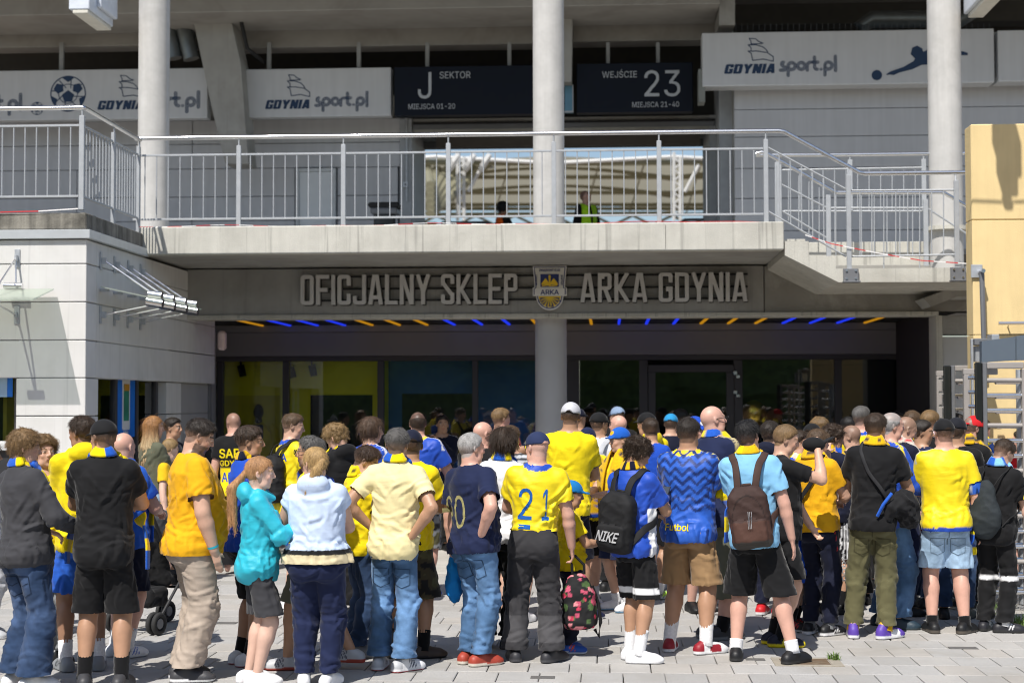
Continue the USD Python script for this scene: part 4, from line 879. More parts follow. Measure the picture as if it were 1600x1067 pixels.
for k in range(6):
    obj('corner_beam', tube([P(672, 335 - 9 * k, Y0 - 6), P(766 - 20 * k, 252, Y0 + 6)], .25, 8), RIB, op)
for px in (706, 731, 755): obj('beam_end', cyl(P(px, 253, Y0 - 3), P(px + 5, 256, Y0 - 3), .55, 12), TRW, op)
# ---------------------------------------------------------------- yellow wall, beam and turnstiles at the right
YY = 17.3
YWM = mat('wall_yellow_render', (.72, .55, .275), .8, scale=2.5, var=.07, bump=.2, bscale=90, streak=.08)
yw = empty('yellow_wall', label='ochre yellow rendered wall panels at the right edge', cat='wall')
x0, x1 = X(1518, 300, YY), X(1760, 300, YY); zj = Z(1550, 344, YY); zj2 = Z(1550, 523, YY)
obj('panel', bx(x0, x1, YY, YY + .3, zj + .003, Z(1550, 194, YY), .012), YWM, yw)
obj('panel', bx(x0, x1, YY, YY + .3, zj2 + .003, zj - .003, .004), YWM, yw)
obj('panel', bx(x0, x1, YY, YY + .3, 1.2, zj2 - .003, .004), YWM, yw)
obj('core', bx(x0 + .03, x1, YY + .03, YY + .29, 1.2, Z(1550, 200, YY)), DARKM, yw)
a, b = P(1534, 424, YY - .12), P(1538, 530, YY - .12)
bt = empty('wall_post', label='grey steel bar on a fixing plate in front of the yellow wall', cat='post')
obj('bar', tube([a, b + [0, 0, -.3]], .028, 8), GREYM, bt); obj('plate', bx(a[0] - .09, a[0] + .03, YY - .03, YY - .008, a[2] - .06, a[2] + .08, .004), GALV, bt); obj('pin', cyl((a[0], YY - .2, a[2]), (a[0], YY - .03, a[2]), .022, 10), STEEL, bt)
a, b = P(1560, 505, YY - .1), P(1660, 504, YY - .1)
hb = empty('wall_handrail', label='short shiny steel handrail on the yellow wall', cat='handrail'); obj('rail', tube([a, b], .022, 10), STEEL, hb); obj('bracket', cyl(((a[0] + .12), YY - .1, a[2]), ((a[0] + .12), YY - .006, a[2] - .03), .008, 6), STEEL, hb)
# floodlight on a bracket above: it throws the shadow seen on the yellow wall
k = 3.3
pS = P(1573, 235, YY - .01); pf = pS + sund * k
fl = empty('floodlight', pf, label='floodlight on a bracket above the yellow wall, outside the picture', cat='floodlight')
obj('housing', bx(-.11, .11, -.14, .14, -.1, .28, .02), GREYM, fl); obj('body', bx(-.085, .085, -.1, .1, -.36, -.105, .02), GREYM, fl); obj('stem', cyl((0, 0, -.5), (0, 0, -.37), .02, 8), GREYM, fl); obj('knob', bx(-.05, .05, -.05, .05, -.58, -.5, .02), GREYM, fl); obj('arm', tube([(-.8, .02, -.53), (-.06, 0, -.54)], .012, 6), GREYM, fl); obj('arm', tube([(.06, 0, -.54), (.8, .0, -.53)], .012, 6), GREYM, fl)
YT = 15.3
BEAMB = mat('canopy_blue_grey', (.12, .15, .185), .4, .2, scale=3, var=.08)
gc = empty('gate_canopy', label='blue-grey metal fascia beam over the turnstiles at the right edge', cat='canopy')
pts = [(X(a, b, YT + .9), Z(a, b, YT + .9)) for a, b in ((1534, 532), (1800, 505), (1800, 562), (1534, 566))]
pts = [(X(a, b, YT + .9), Z(a, b, YT + .9)) for a, b in ((1534, 533), (1587, 526), (1587, 563), (1534, 566))]; obj('fascia_panel', prism_xz(pts, YT + .9, YT + 1.0), BEAMB, gc)
pts = [(X(a, b, YT + .9), Z(a, b, YT + .9)) for a, b in ((1588, 525), (1800, 500), (1800, 558), (1588, 563))]; obj('fascia_panel', prism_xz(pts, YT + .9, YT + 1.0), BEAMB, gc)
x0, x1, z0, z1 = R(1516, 530, 1545, 540, YT + 1.6); obj('side_beam', bx(x0, x1, YT + 1.4, YT + 1.6, z0, z1, .006), GREYM, gc)
x0, x1, z0, z1 = R(1519, 541, 1535, 566, YT + 1.6); obj('side_panel', bx(x0, x1, YT + 1.45, YT + 1.55, z0, z1, .006), GALV, gc)
x0, x1, z0, z1 = R(1514, 530, 1518, 572, YT + 1.5); obj('side_post', bx(x0, x1, YT + 1.4, YT + 1.45, 0, z1, .006), GALV, gc)
x0, x1, z0, z1 = R(1546, 523, 1558, 533, YT + 1.2); obj('box', bx(x0, x1, YT + 1.1, YT + 1.3, z0, z1, .006), GALV, gc)
PLM = mat('turnstile_black_panel', (.018, .02, .02), .14, var=.1); FRM = mat('turnstile_frame', (.33, .305, .285), .45, .1, scale=9, var=.06)
def turnstile(pxp0, pxp1, pxf1, pyt, pyb, Y, label, n, bar_px):
    t = empty('turnstile', label=label, cat='turnstile')
    x0, x1, z0, z1 = R(pxp0, pyt, pxp1, pyb, Y); z0 = 0.0; w = X(pxf1, 600, Y) - x1
    obj('side_panel', bx(x0, x1 - .006, Y, Y + .06, .01, z1, .01), PLM, t)
    obj('side_post', bx(x1 - .003, x1 + .035, Y - .01, Y + .08, .01, z1, .006), GREYM, t)
    obj('top_frame', bx(x1 + .037, x1 + w, Y - .01, Y + .07, z1 - .06, z1, .006), FRM, t)
    obj('top_frame', bx(x1 + .037, x1 + w, Y + 1.0, Y + 1.07, z1 - .10, z1 - .04, .006), FRM, t)
    for i in range(n):
        z = z1 - .17 - (z1 - .35) * i / (n - 1)
        obj('fixed_bar', cyl((x1 + .036, Y + .02, z), (x1 + w, Y + .02, z), .022, 12), FRM if i % 3 == 0 else STEEL, t, smooth=40)
    for i in range(n):
        z = z1 - .12 - (z1 - .35) * (i + .45) / (n - 1); xx = x1 + w * .52
        obj('rotor_bar', cyl((xx, Y + .35, z), (x1 + w + .15, Y + .45, z), .02, 12), STEEL, t, smooth=40)
        obj('rotor_bar', cyl((x1 + w * .12, Y + .8, z + .05), (x1 + w * .4, Y + .7, z + .05), .02, 12), STEEL, t, smooth=40)
    obj('rear_post', bx(x1 + w * .45, x1 + w * .55, Y + .8, Y + .88, .01, z1 - .1, .006), FRM, t); obj('rear_post', bx(x1 + .04, x1 + .10, Y + 1.0, Y + 1.06, .01, z1 - .1, .006), FRM, t)
    obj('rotor_post', cyl((x1 + w + .1, Y + .5, .01), (x1 + w + .1, Y + .5, z1 - .06), .05, 16), GALV, t, smooth=40)
    obj('front_post', bx(x1 + w - .02, x1 + w + .06, Y - .015, Y + .06, .01, z1 - .063, .006), FRM, t)
    return t
turnstile(1524, 1541, 1600, 566, 950, YT, 'tall full-height turnstile with black side panel and steel bars at the right edge', 15, 20)
turnstile(1475, 1491, 1524, 571, 900, YT + 2.6, 'further full-height turnstile with black side panel behind the crowd', 14, 20)
# trees across the square, behind the camera: they show only as reflections in the shop glass
LEAF = mat('leaf_green', (.06, .10, .025), .6, scale=3, var=.45)
BARK = mat('bark', (.10, .08, .06), .9, scale=9, var=.3)
rs = np.random.RandomState(3)
gx, gz = np.meshgrid(np.linspace(-70, 70, 300), np.linspace(0, 1, 26)); nn_ = meshkit.fbm(np.stack([gx * .35, gz * 4, gx * 0], -1), 4, 2); top_ = 7.5 + 5 * meshkit.noise(np.stack([gx * .14, gx * 0, gx * 0], -1))
vv_ = np.stack([gx, -30 - 3.2 * nn_ + 3 * gz, gz * top_ + .6 * (nn_ - .5)], -1).reshape(-1, 3); ii, jj = np.meshgrid(np.arange(25), np.arange(299), indexing='ij'); k_ = (ii * 300 + jj).ravel(); ff_ = np.vstack([np.c_[k_, k_ + 300, k_ + 301], np.c_[k_, k_ + 301, k_ + 1]])
obj('far_shrubbery', (vv_, ff_), mat('leaf_dark', (.115, .175, .05), .7, scale=3, var=.7, bump=.8, bscale=5), label='dark belt of shrubs and trees across the square, seen only as a reflection', cat='shrubbery', kind='stuff')
# ---------------------------------------------------------------- people: distance-field figures
def vcol_cloth(name, wr=.5, **k):
    m = vcol(name, **k)
    p = '/World/Looks/' + name
    def sh(n, kind, **ins):
        s_ = UsdShade.Shader.Define(stage, f'{p}/{n}'); s_.CreateIdAttr('cycles_' + kind)
        for kk, vv in ins.items(): s_.CreateInput(kk, Sdf.ValueTypeNames.Float3 if np.ndim(vv) else Sdf.ValueTypeNames.Float).Set(Gf.Vec3f(*vv) if np.ndim(vv) else float(vv))
        return s_
    tc_ = UsdShade.Shader.Get(stage, p + '/tc')
    con = lambda a, ao, b, bi: b.CreateInput(bi, Sdf.ValueTypeNames.Token).ConnectToSource(a.CreateOutput(ao, Sdf.ValueTypeNames.Token))
    hs = []
    for i_, (rt_, sc_, w0) in enumerate((((.0, .65, .3), (2.6, 2.6, 10.5), 6.0), ((.2, -.75, 1.2), (2.9, 2.9, 12.5), 5.0))):
        mpn = sh(f'wmap{i_}', 'mapping', rotation=rt_, scale=sc_); nn_ = sh(f'wnoise{i_}', 'noise_texture', scale=1.0, detail=2.0, roughness=.45, distortion=.5); mk = sh(f'wmask{i_}', 'noise_texture', scale=w0 * .5, detail=1.0)
        mr = sh(f'wrange{i_}', 'map_range', from_min=.46, from_max=.70, to_min=0.0, to_max=1.0); mu = sh(f'wmul{i_}', 'math'); mu.CreateInput('math_type', Sdf.ValueTypeNames.Token).Set('multiply'); mr.CreateInput('clamp', Sdf.ValueTypeNames.Bool).Set(True)
        con(tc_, 'object', mpn, 'vector'); con(mpn, 'vector', nn_, 'vector'); con(tc_, 'object', mk, 'vector'); con(mk, 'fac', mr, 'value'); con(nn_, 'fac', mu, 'value1'); con(mr, 'result', mu, 'value2'); hs.append(mu)
    ad = sh('wadd', 'math'); ad.CreateInput('math_type', Sdf.ValueTypeNames.Token).Set('add'); con(hs[0], 'value', ad, 'value1'); con(hs[1], 'value', ad, 'value2')
    bb_ = sh('wbump', 'bump', strength=wr, distance=.03); con(ad, 'value', bb_, 'height'); con(bb_, 'normal', UsdShade.Shader.Get(stage, p + '/b'), 'normal')
    return m
SKIN = vcol('skin', .48, bump=.12, bscale=260, nscale=22, lo=.93, hi=1.05, spec=.45)
CLOTH = vcol_cloth('cloth', .5, rough=.85, sheen=.12, bump=.22, bscale=520, nscale=9, lo=.90, hi=1.06, spec=.2)
SATIN = vcol_cloth('sports_cloth', .5, rough=.55, sheen=.1, bump=.12, bscale=600, nscale=9, lo=.93, hi=1.05, spec=.4)
DENIM = vcol_cloth('denim', .6, rough=.85, sheen=.1, bump=.3, bscale=480, nscale=7, lo=.72, hi=1.28, spec=.2)
KNIT = vcol('knit', .95, .25, bump=.6, bscale=330, nscale=60, lo=.84, hi=1.1, spec=.1)
HAIR = vcol('hair', .5, bump=.7, bscale=55, nscale=20, lo=.55, hi=1.4, spec=.35, aniso=(9, 9, 1.6))
SHOE = vcol('shoe', .5, bump=.1, bscale=300, nscale=14, lo=.9, hi=1.05, spec=.4)
BAGM = vcol('bag_fabric', .75, bump=.35, bscale=500, nscale=16, lo=.85, hi=1.12, spec=.3)

def rot(ax, a):
    c, s = math.cos(a), math.sin(a)
    return np.array({'x': [[1, 0, 0], [0, c, -s], [0, s, c]], 'y': [[c, 0, s], [0, 1, 0], [-s, 0, c]], 'z': [[c, -s, 0], [s, c, 0], [0, 0, 1]]}[ax])

class Field:
    """signed distance on an uneven grid"""
    def __init__(s, xs, ys, zs):
        s.xs, s.ys, s.zs = [np.asarray(a, np.float32) for a in (xs, ys, zs)]
        s.F = np.full((len(xs), len(ys), len(zs)), .5, np.float32)
    def win(s, lo, hi):
        r = []
        for a, l, h in zip((s.xs, s.ys, s.zs), lo, hi):
            r.append(slice(max(np.searchsorted(a, l) - 1, 0), min(np.searchsorted(a, h) + 1, len(a))))
        return r
    def add(s, prim, k=.02, infl=0.0, sub=False):
        lo, hi = prim.box(); m = .05 + infl
        w = s.win(lo - m, hi + m)
        if any(a.stop - a.start < 1 for a in w): return
        x, y, z = s.xs[w[0], None, None], s.ys[None, w[1], None], s.zs[None, None, w[2]]
        d = prim.d(x, y, z) - np.float32(infl); f = s.F[w[0], w[1], w[2]]
        if sub: s.F[w[0], w[1], w[2]] = np.maximum(f, -d); return
        h = np.maximum(k - np.abs(f - d), 0) / k if k > 0 else 0
        s.F[w[0], w[1], w[2]] = np.minimum(f, d) - h * h * (k * .25)
    def sample(s, p):
        ix = [np.clip(np.interp(p[:, i], a, np.arange(len(a))), 0, len(a) - 1.001) for i, a in enumerate((s.xs, s.ys, s.zs))]
        i0 = [i.astype(int) for i in ix]; t = [i - j for i, j in zip(ix, i0)]; out = 0
        for a in (0, 1):
            for b in (0, 1):
                for c in (0, 1):
                    out = out + s.F[i0[0] + a, i0[1] + b, i0[2] + c] * ((t[0] if a else 1 - t[0]) * (t[1] if b else 1 - t[1]) * (t[2] if c else 1 - t[2]))
        return out
    def grad(s, p, e=.012):
        g = np.stack([s.sample(p + np.eye(3)[i] * e) - s.sample(p - np.eye(3)[i] * e) for i in range(3)], 1)
        return g / (np.linalg.norm(g, axis=1, keepdims=True) + 1e-9)
    def push(s, p, dist, n=3):
        """moves points out to at least dist from the surface"""
        for _ in range(n):
            d = s.sample(p); g = s.grad(p); p = p + g * np.maximum(dist - d, 0)[:, None]
        return p
    def net(s):
        """surface nets"""
        S = s.F < 0
        c = S[:-1, :-1, :-1].astype(np.int8)
        for a in (0, 1):
            for b in (0, 1):
                for e in (0, 1):
                    if a or b or e: c = c + S[a:S.shape[0] - 1 + a, b:S.shape[1] - 1 + b, e:S.shape[2] - 1 + e]
        act = np.argwhere((c > 0) & (c < 8))
        if not len(act): return np.zeros((0, 3)), np.zeros((0, 3), int)
        idx = np.full(c.shape, -1, np.int32); idx[act[:, 0], act[:, 1], act[:, 2]] = np.arange(len(act))
        V = {}
        for a in (0, 1):
            for b in (0, 1):
                for e in (0, 1): V[a, b, e] = s.F[act[:, 0] + a, act[:, 1] + b, act[:, 2] + e]
        acc = np.zeros((len(act), 3)); n = np.zeros(len(act))
        for ax in range(3):
            for u in (0, 1):
                for v in (0, 1):
                    p = [u, v]; p.insert(ax, 0); q = list(p); q[ax] = 1
                    f0, f1 = V[tuple(p)], V[tuple(q)]; m = (f0 < 0) != (f1 < 0)
                    t = np.where(m, f0 / np.where(m, f0 - f1, 1), 0); o = np.zeros((len(act), 3)); o[:] = p; o[:, ax] = t
                    acc += o * m[:, None]; n += m
        g = act + acc / n[:, None]
        v = np.stack([np.interp(g[:, i], np.arange(len(a)), a) for i, a in enumerate((s.xs, s.ys, s.zs))], 1)
        fs = []
        for ax in range(3):
            A = np.moveaxis(S, ax, 0); I = np.moveaxis(idx, ax, 0)
            d = A[:-1, 1:-1, 1:-1] != A[1:, 1:-1, 1:-1]; e = np.argwhere(d)
            if not len(e): continue
            i, j, k = e.T; q = np.stack([I[i, j, k], I[i, j + 1, k], I[i, j + 1, k + 1], I[i, j, k + 1]], 1)
            flip = ~A[:-1, 1:-1, 1:-1][i, j, k]
            if ax == 1: flip = ~flip
            q[flip] = q[flip][:, ::-1]; fs.append(q)
        q = np.vstack(fs); q = q[(q >= 0).all(1)]
        return v, np.vstack([q[:, [0, 1, 2]], q[:, [0, 2, 3]]])

class Cap:      # tapered capsule
    def __init__(s, a, b, ra, rb): s.a, s.b, s.ra, s.rb = np.asarray(a, float), np.asarray(b, float), ra, rb
    def box(s):
        r = max(s.ra, s.rb); return np.minimum(s.a, s.b) - r, np.maximum(s.a, s.b) + r
    def d(s, x, y, z):
        e = (s.b - s.a).astype(np.float32); L = float(e @ e) + 1e-9; a = s.a.astype(np.float32)
        px, py, pz = x - a[0], y - a[1], z - a[2]
        t = np.clip((px * e[0] + py * e[1] + pz * e[2]) / np.float32(L), 0, 1)
        return np.sqrt((px - t * e[0]) ** 2 + (py - t * e[1]) ** 2 + (pz - t * e[2]) ** 2) - (np.float32(s.ra) + t * np.float32(s.rb - s.ra))
class Ell:      # turned ellipsoid; R columns are its axes
    def __init__(s, c, r, R=None): s.c, s.r, s.R = np.asarray(c, float), np.asarray(r, float), np.eye(3) if R is None else R
    def box(s):
        m = np.abs(s.R) @ s.r; return s.c - m, s.c + m
    def d(s, x, y, z):
        c, R = s.c.astype(np.float32), s.R.astype(np.float32); x, y, z = x - c[0], y - c[1], z - c[2]
        q = [(x * R[0, i] + y * R[1, i] + z * R[2, i]) / np.float32(s.r[i]) for i in range(3)]
        k = np.sqrt(q[0] ** 2 + q[1] ** 2 + q[2] ** 2) + np.float32(1e-6)
        k2 = np.sqrt((q[0] / np.float32(s.r[0])) ** 2 + (q[1] / np.float32(s.r[1])) ** 2 + (q[2] / np.float32(s.r[2])) ** 2) + np.float32(1e-6)
        return k * (k - 1) / k2
class Stack:    # torso: ellipses along an axis
    def __init__(s, o, R, zz, ww, dd, yy): s.o, s.R, s.zz, s.ww, s.dd, s.yy = np.asarray(o, float), R, *[np.asarray(a, np.float32) for a in (zz, ww, dd, yy)]
    def box(s):
        w, d, z0, z1 = s.ww.max(), s.dd.max() + np.abs(s.yy).max(), s.zz[0], s.zz[-1]
        c = np.array([[a * w, b * d, e] for a in (-1, 1) for b in (-1, 1) for e in (z0, z1)]) @ s.R.T + s.o; return c.min(0), c.max(0)
    def d(s, x, y, z):
        o, R = s.o.astype(np.float32), s.R.astype(np.float32); x, y, z = x - o[0], y - o[1], z - o[2]
        u, v, w = [x * R[0, i] + y * R[1, i] + z * R[2, i] for i in range(3)]
        wc = np.clip(w, s.zz[0], s.zz[-1]); t = np.linspace(s.zz[0], s.zz[-1], 256, dtype=np.float32); i = ((wc - t[0]) / (t[-1] - t[0]) * 255).astype(np.int16)
        a, b, c = [np.interp(t, s.zz, q).astype(np.float32)[i] for q in (s.ww, s.dd, s.yy)]
        k = np.sqrt((u / a) ** 2 + ((v - c) / b) ** 2)
        dr = (k - 1) * np.minimum(a, b); dz = np.abs(w - wc)
        return np.where(dz > 0, np.sqrt(np.maximum(dr, 0) ** 2 + dz ** 2) + np.minimum(dr, 0) * 0, dr)
class RBox:     # rounded turned box
    def __init__(s, c, h, r, R=None): s.c, s.h, s.r, s.R = np.asarray(c, float), np.asarray(h, float), r, np.eye(3) if R is None else R
    def box(s):
        m = np.abs(s.R) @ s.h; return s.c - m, s.c + m
    def d(s, x, y, z):
        c, R = s.c.astype(np.float32), s.R.astype(np.float32); x, y, z = x - c[0], y - c[1], z - c[2]
        q = [np.abs(x * R[0, i] + y * R[1, i] + z * R[2, i]) - np.float32(s.h[i] - s.r) for i in range(3)]
        return np.sqrt(np.maximum(q[0], 0) ** 2 + np.maximum(q[1], 0) ** 2 + np.maximum(q[2], 0) ** 2) + np.minimum(np.maximum(q[0], np.maximum(q[1], q[2])), 0) - np.float32(s.r)

def axis_grid(lo, hi, coarse, fine, spans):
    """coordinates from lo to hi, fine inside the spans"""
    a = [lo]
    while a[-1] < hi:
        x = a[-1]; d = min([max(0, s - x, x - e) for s, e in spans] + [9]); a.append(x + float(np.clip(fine + d * .6, fine, coarse)))
    return np.array(a)
def ik(a, b, l1, l2, hint):
    """middle joint of a two-bone chain from a to b, and b pulled within reach"""
    v = b - a; D = np.linalg.norm(v); m = (l1 + l2) * .995
    if D > m: b = a + v / D * m; v = b - a; D = m
    D = max(D, abs(l1 - l2) * 1.02 + 1e-4); n = v / np.linalg.norm(v)
    x = (l1 * l1 - l2 * l2 + D * D) / (2 * D); h = math.sqrt(max(l1 * l1 - x * x, 0))
    q = np.asarray(hint, float); q = q - n * (q @ n); q /= np.linalg.norm(q) + 1e-9
    return a + n * x + q * h, b
def relax(v, f, n=1, lam=.5):
    import scipy.sparse as sp
    e = np.vstack([f[:, [0, 1]], f[:, [1, 2]], f[:, [2, 0]]]); A = sp.coo_matrix((np.ones(len(e)), (e[:, 0], e[:, 1])), shape=(len(v), len(v))).tocsr(); A = ((A + A.T) > 0).astype(float)
    d = np.asarray(A.sum(1)).ravel(); d[d == 0] = 1
    for _ in range(n): v = v + lam * (A @ v / d[:, None] - v)
    return v
def largest(v, f):
    import scipy.sparse as sp, scipy.sparse.csgraph as cg
    e = np.vstack([f[:, [0, 1]], f[:, [1, 2]]]); n, lab = cg.connected_components(sp.coo_matrix((np.ones(len(e)), (e[:, 0], e[:, 1])), shape=(len(v), len(v))), directed=False)
    k = np.bincount(lab[f[:, 0]], minlength=n).argmax(); f = f[lab[f[:, 0]] == k]; u = np.unique(f); m = np.full(len(v), -1); m[u] = np.arange(len(u)); return v[u], m[f]
def vnormals(v, f):
    n = np.zeros_like(v); c = np.cross(v[f[:, 1]] - v[f[:, 0]], v[f[:, 2]] - v[f[:, 0]])
    for k in range(3):
        for i in range(3): n[:, i] += np.bincount(f[:, k], c[:, i], len(v))
    return n / (np.linalg.norm(n, axis=1, keepdims=True) + 1e-12)
def smooth01(x, a, b): t = np.clip((x - a) / (b - a), 0, 1); return t * t * (3 - 2 * t)
COLS = dict(navy=(.012, .018, .055), royal=(.012, .065, .42), blue=(.02, .10, .48), yellow=(.80, .62, .008), ochre=(.72, .37, .008), black=(.010, .010, .011), charcoal=(.045, .045, .05), white=(.74, .74, .75), lblue=(.22, .48, .72), pblue=(.52, .62, .80),
            turq=(.02, .40, .52), paleyellow=(.76, .66, .36), olive=(.105, .098, .048), tan=(.32, .20, .10), beige=(.40, .33, .27), grey=(.22, .23, .24), lgrey=(.45, .46, .48), denim=(.075, .155, .29), ddenim=(.028, .055, .12), ldenim=(.28, .40, .54), red=(.52, .015, .02), darkred=(.26, .012, .022),
            brown=(.06, .04, .03), neon=(.52, .90, .03), orange=(.75, .10, .01), cream=(.62, .58, .50), greygreen=(.13, .135, .10), purple=(.10, .05, .34), dnavy=(.008, .010, .025), camo=(.06, .05, .03), mustard=(.70, .42, .01), rust=(.34, .05, .03), stone=(.16, .155, .15), olivetop=(.10, .105, .07))
HAIRC = dict(dark=(.020, .014, .010), brown=(.032, .019, .011), lbrown=(.075, .045, .024), blond=(.26, .17, .075), sandy=(.155, .095, .042), red=(.26, .11, .04), grey=(.26, .25, .24), black=(.010, .009, .009), dgrey=(.09, .085, .08))
SKINC = dict(pale=(.62, .40, .31), fair=(.55, .33, .235), tan=(.42, .235, .145), pink=(.60, .34, .26), brown=(.28, .15, .09))
def C(n): return np.array(COLS[n] if isinstance(n, str) else n, float)

FOLDS = np.random.RandomState(11)
def folds(v, n, amp, seed, sz=16.0, sx=7.0, tilt=.5):
    """cloth creases: ridged noise, finer along the height"""
    a = meshkit.noise(np.c_[v[:, 0] * sx + v[:, 2] * tilt * sx, v[:, 1] * sx, v[:, 2] * sz + v[:, 0] * tilt * sz], seed)
    b = meshkit.noise(np.c_[v[:, 0] * sx * 2 - v[:, 2] * 3, v[:, 1] * sx * 2, v[:, 2] * sz * 1.9], seed + 5)
    r1 = 1 - np.minimum(np.abs(a - .5) * 4.2, 1); r2 = 1 - np.minimum(np.abs(b - .5) * 4.2, 1)
    d = r1 ** 1.5 * 1.25 + r2 * .65 - .75
    return v + n * (d * amp)[:, None]

def hair_mat(c):
    k = 'hair_strand_%02d_%02d_%02d' % tuple(int(round(x * 100)) for x in c)
    if k not in _m: _m[k] = usdkit.material(stage, '/World/Looks/' + k, {'p': ('principled_bsdf', {'base_color': tuple(float(x) for x in c), 'roughness': .45, 'specular_ior_level': .4})}, [], surface='p.BSDF')
    return _m[k]
def strands(parent, hv, hn, hc, Rh, s, style, hcol, rs, n):
    """loose hairs standing out of the hair's surface"""
    i = rs.randint(0, len(hv), n); p, d = hv[i] - hn[i] * .004, hn[i]; q = (p - hc) @ Rh / s
    L = {'short': .026, 'fade': .022, 'crop': .012, 'curly': .030, 'mop': .032, 'bob': .07, 'long': .09, 'pony': .028, 'balding': .010}[style] * rs.uniform(.5, 1.15, n) * s
    if style in ('short', 'fade', 'crop'): L *= .35 + .65 * smooth01(q[:, 2], -.02, .06)
    fl_ = np.stack([q[:, 0] * 3, q[:, 1] * 2 + (.25 if style in ('short', 'fade') else 0), np.full(n, -.35)], 1) @ Rh.T if style in ('short', 'fade', 'crop', 'curly', 'mop') else np.stack([np.zeros(n), np.full(n, -.1), np.full(n, -1.0)], 1)
    w = {'bob': .25, 'long': .12, 'pony': .15}.get(style, .75); fl_ -= d * (fl_ * d).sum(1)[:, None]; fl_ /= np.linalg.norm(fl_, axis=1, keepdims=True) + 1e-6
    dr = d * w + fl_ + rs.normal(size=(n, 3)) * .28; dr /= np.linalg.norm(dr, axis=1, keepdims=True); m = 7 if style in ('curly', 'mop') else 4; pts = []
    ph = rs.uniform(0, 6.28, n); b = np.cross(dr, d + .01)
    for k in range(m):
        t = k / (m - 1); c = p + dr * (L * t)[:, None] - np.array([0, 0, 1.0]) * (L * t * t * .25)[:, None]
        if style in ('curly', 'mop'): a = ph + t * (9.0 if style == 'curly' else 4.0); r = (.011 if style == 'curly' else .008) * t; c = c + b * (np.sin(a) * r)[:, None] + d * (np.cos(a) * r)[:, None]
        pts.append(c)
    cv = UsdGeom.BasisCurves.Define(stage, path_of('strands', parent)); cv.CreateTypeAttr('linear'); cv.CreateCurveVertexCountsAttr(Vt.IntArray([m] * n)); cv.CreatePointsAttr(Vt.Vec3fArray.FromNumpy(np.stack(pts, 1).reshape(-1, 3).astype(np.float32)))
    cv.CreateWidthsAttr(Vt.FloatArray.FromNumpy(np.tile(np.linspace(.0022, .0008, m), n).astype(np.float32))); cv.SetWidthsInterpolation('vertex')
    UsdShade.MaterialBindingAPI.Apply(cv.GetPrim()).Bind(hair_mat(np.clip(hcol * 1.15, 0, .6)))
def creases(v, n, H, kind, seed, k=1.0):
    """single pulled folds: a ridge with a groove beside it, running along short lines on the cloth"""
    r = np.random.RandomState(seed + 77); z = v[:, 2] / H; d = np.zeros(len(v))
    if kind == 'top': zones = [(11, .66, .80, 'arm'), (15, .52, .66, 'waist'), (8, .47, .56, 'hang'), (5, .60, .76, 'hang')]
    elif kind == 'shorts': zones = [(9, .30, .42, 'hang'), (9, .40, .54, 'crotch')]
    else: zones = [(10, .20, .34, 'waist'), (12, .05, .16, 'waist'), (9, .38, .53, 'crotch'), (8, .14, .42, 'hang')]
    for m, z0, z1, t in zones:
        ok = np.flatnonzero((z > z0) & (z < z1))
        if not len(ok): continue
        for i in ok[r.randint(0, len(ok), int(m * 1.9))]:
            p = v[i]; sx = np.sign(p[0]) or 1
            a = {'arm': (-sx * .75, 0, -.6 + r.normal() * .25), 'waist': (1, 0, r.normal() * .38), 'hang': (r.normal() * .25, 0, 1), 'crotch': (sx * .8, 0, -.55 + r.normal() * .3)}[t]
            a = np.array(a, float); a -= n[i] * (a @ n[i]); a /= np.linalg.norm(a) + 1e-9; b = np.cross(n[i], a)
            q = v - p; L = r.uniform(.05, .13); w = r.uniform(.011, .020); al, ac, off = q @ a, q @ b, q @ n[i]; ac = ac + r.normal() * 2.0 * al ** 2
            near = (np.abs(al) < L * 1.6) & (np.abs(ac) < w * 3.5) & (np.abs(off) < .08); u = ac[near] / w
            d[near] += r.uniform(.005, .0105) * np.exp(-(al[near] / L) ** 2 * 1.6) * (np.exp(-u * u) - .75 * np.exp(-(u - 1.5) ** 2))
    return v + n * (d * k)[:, None]
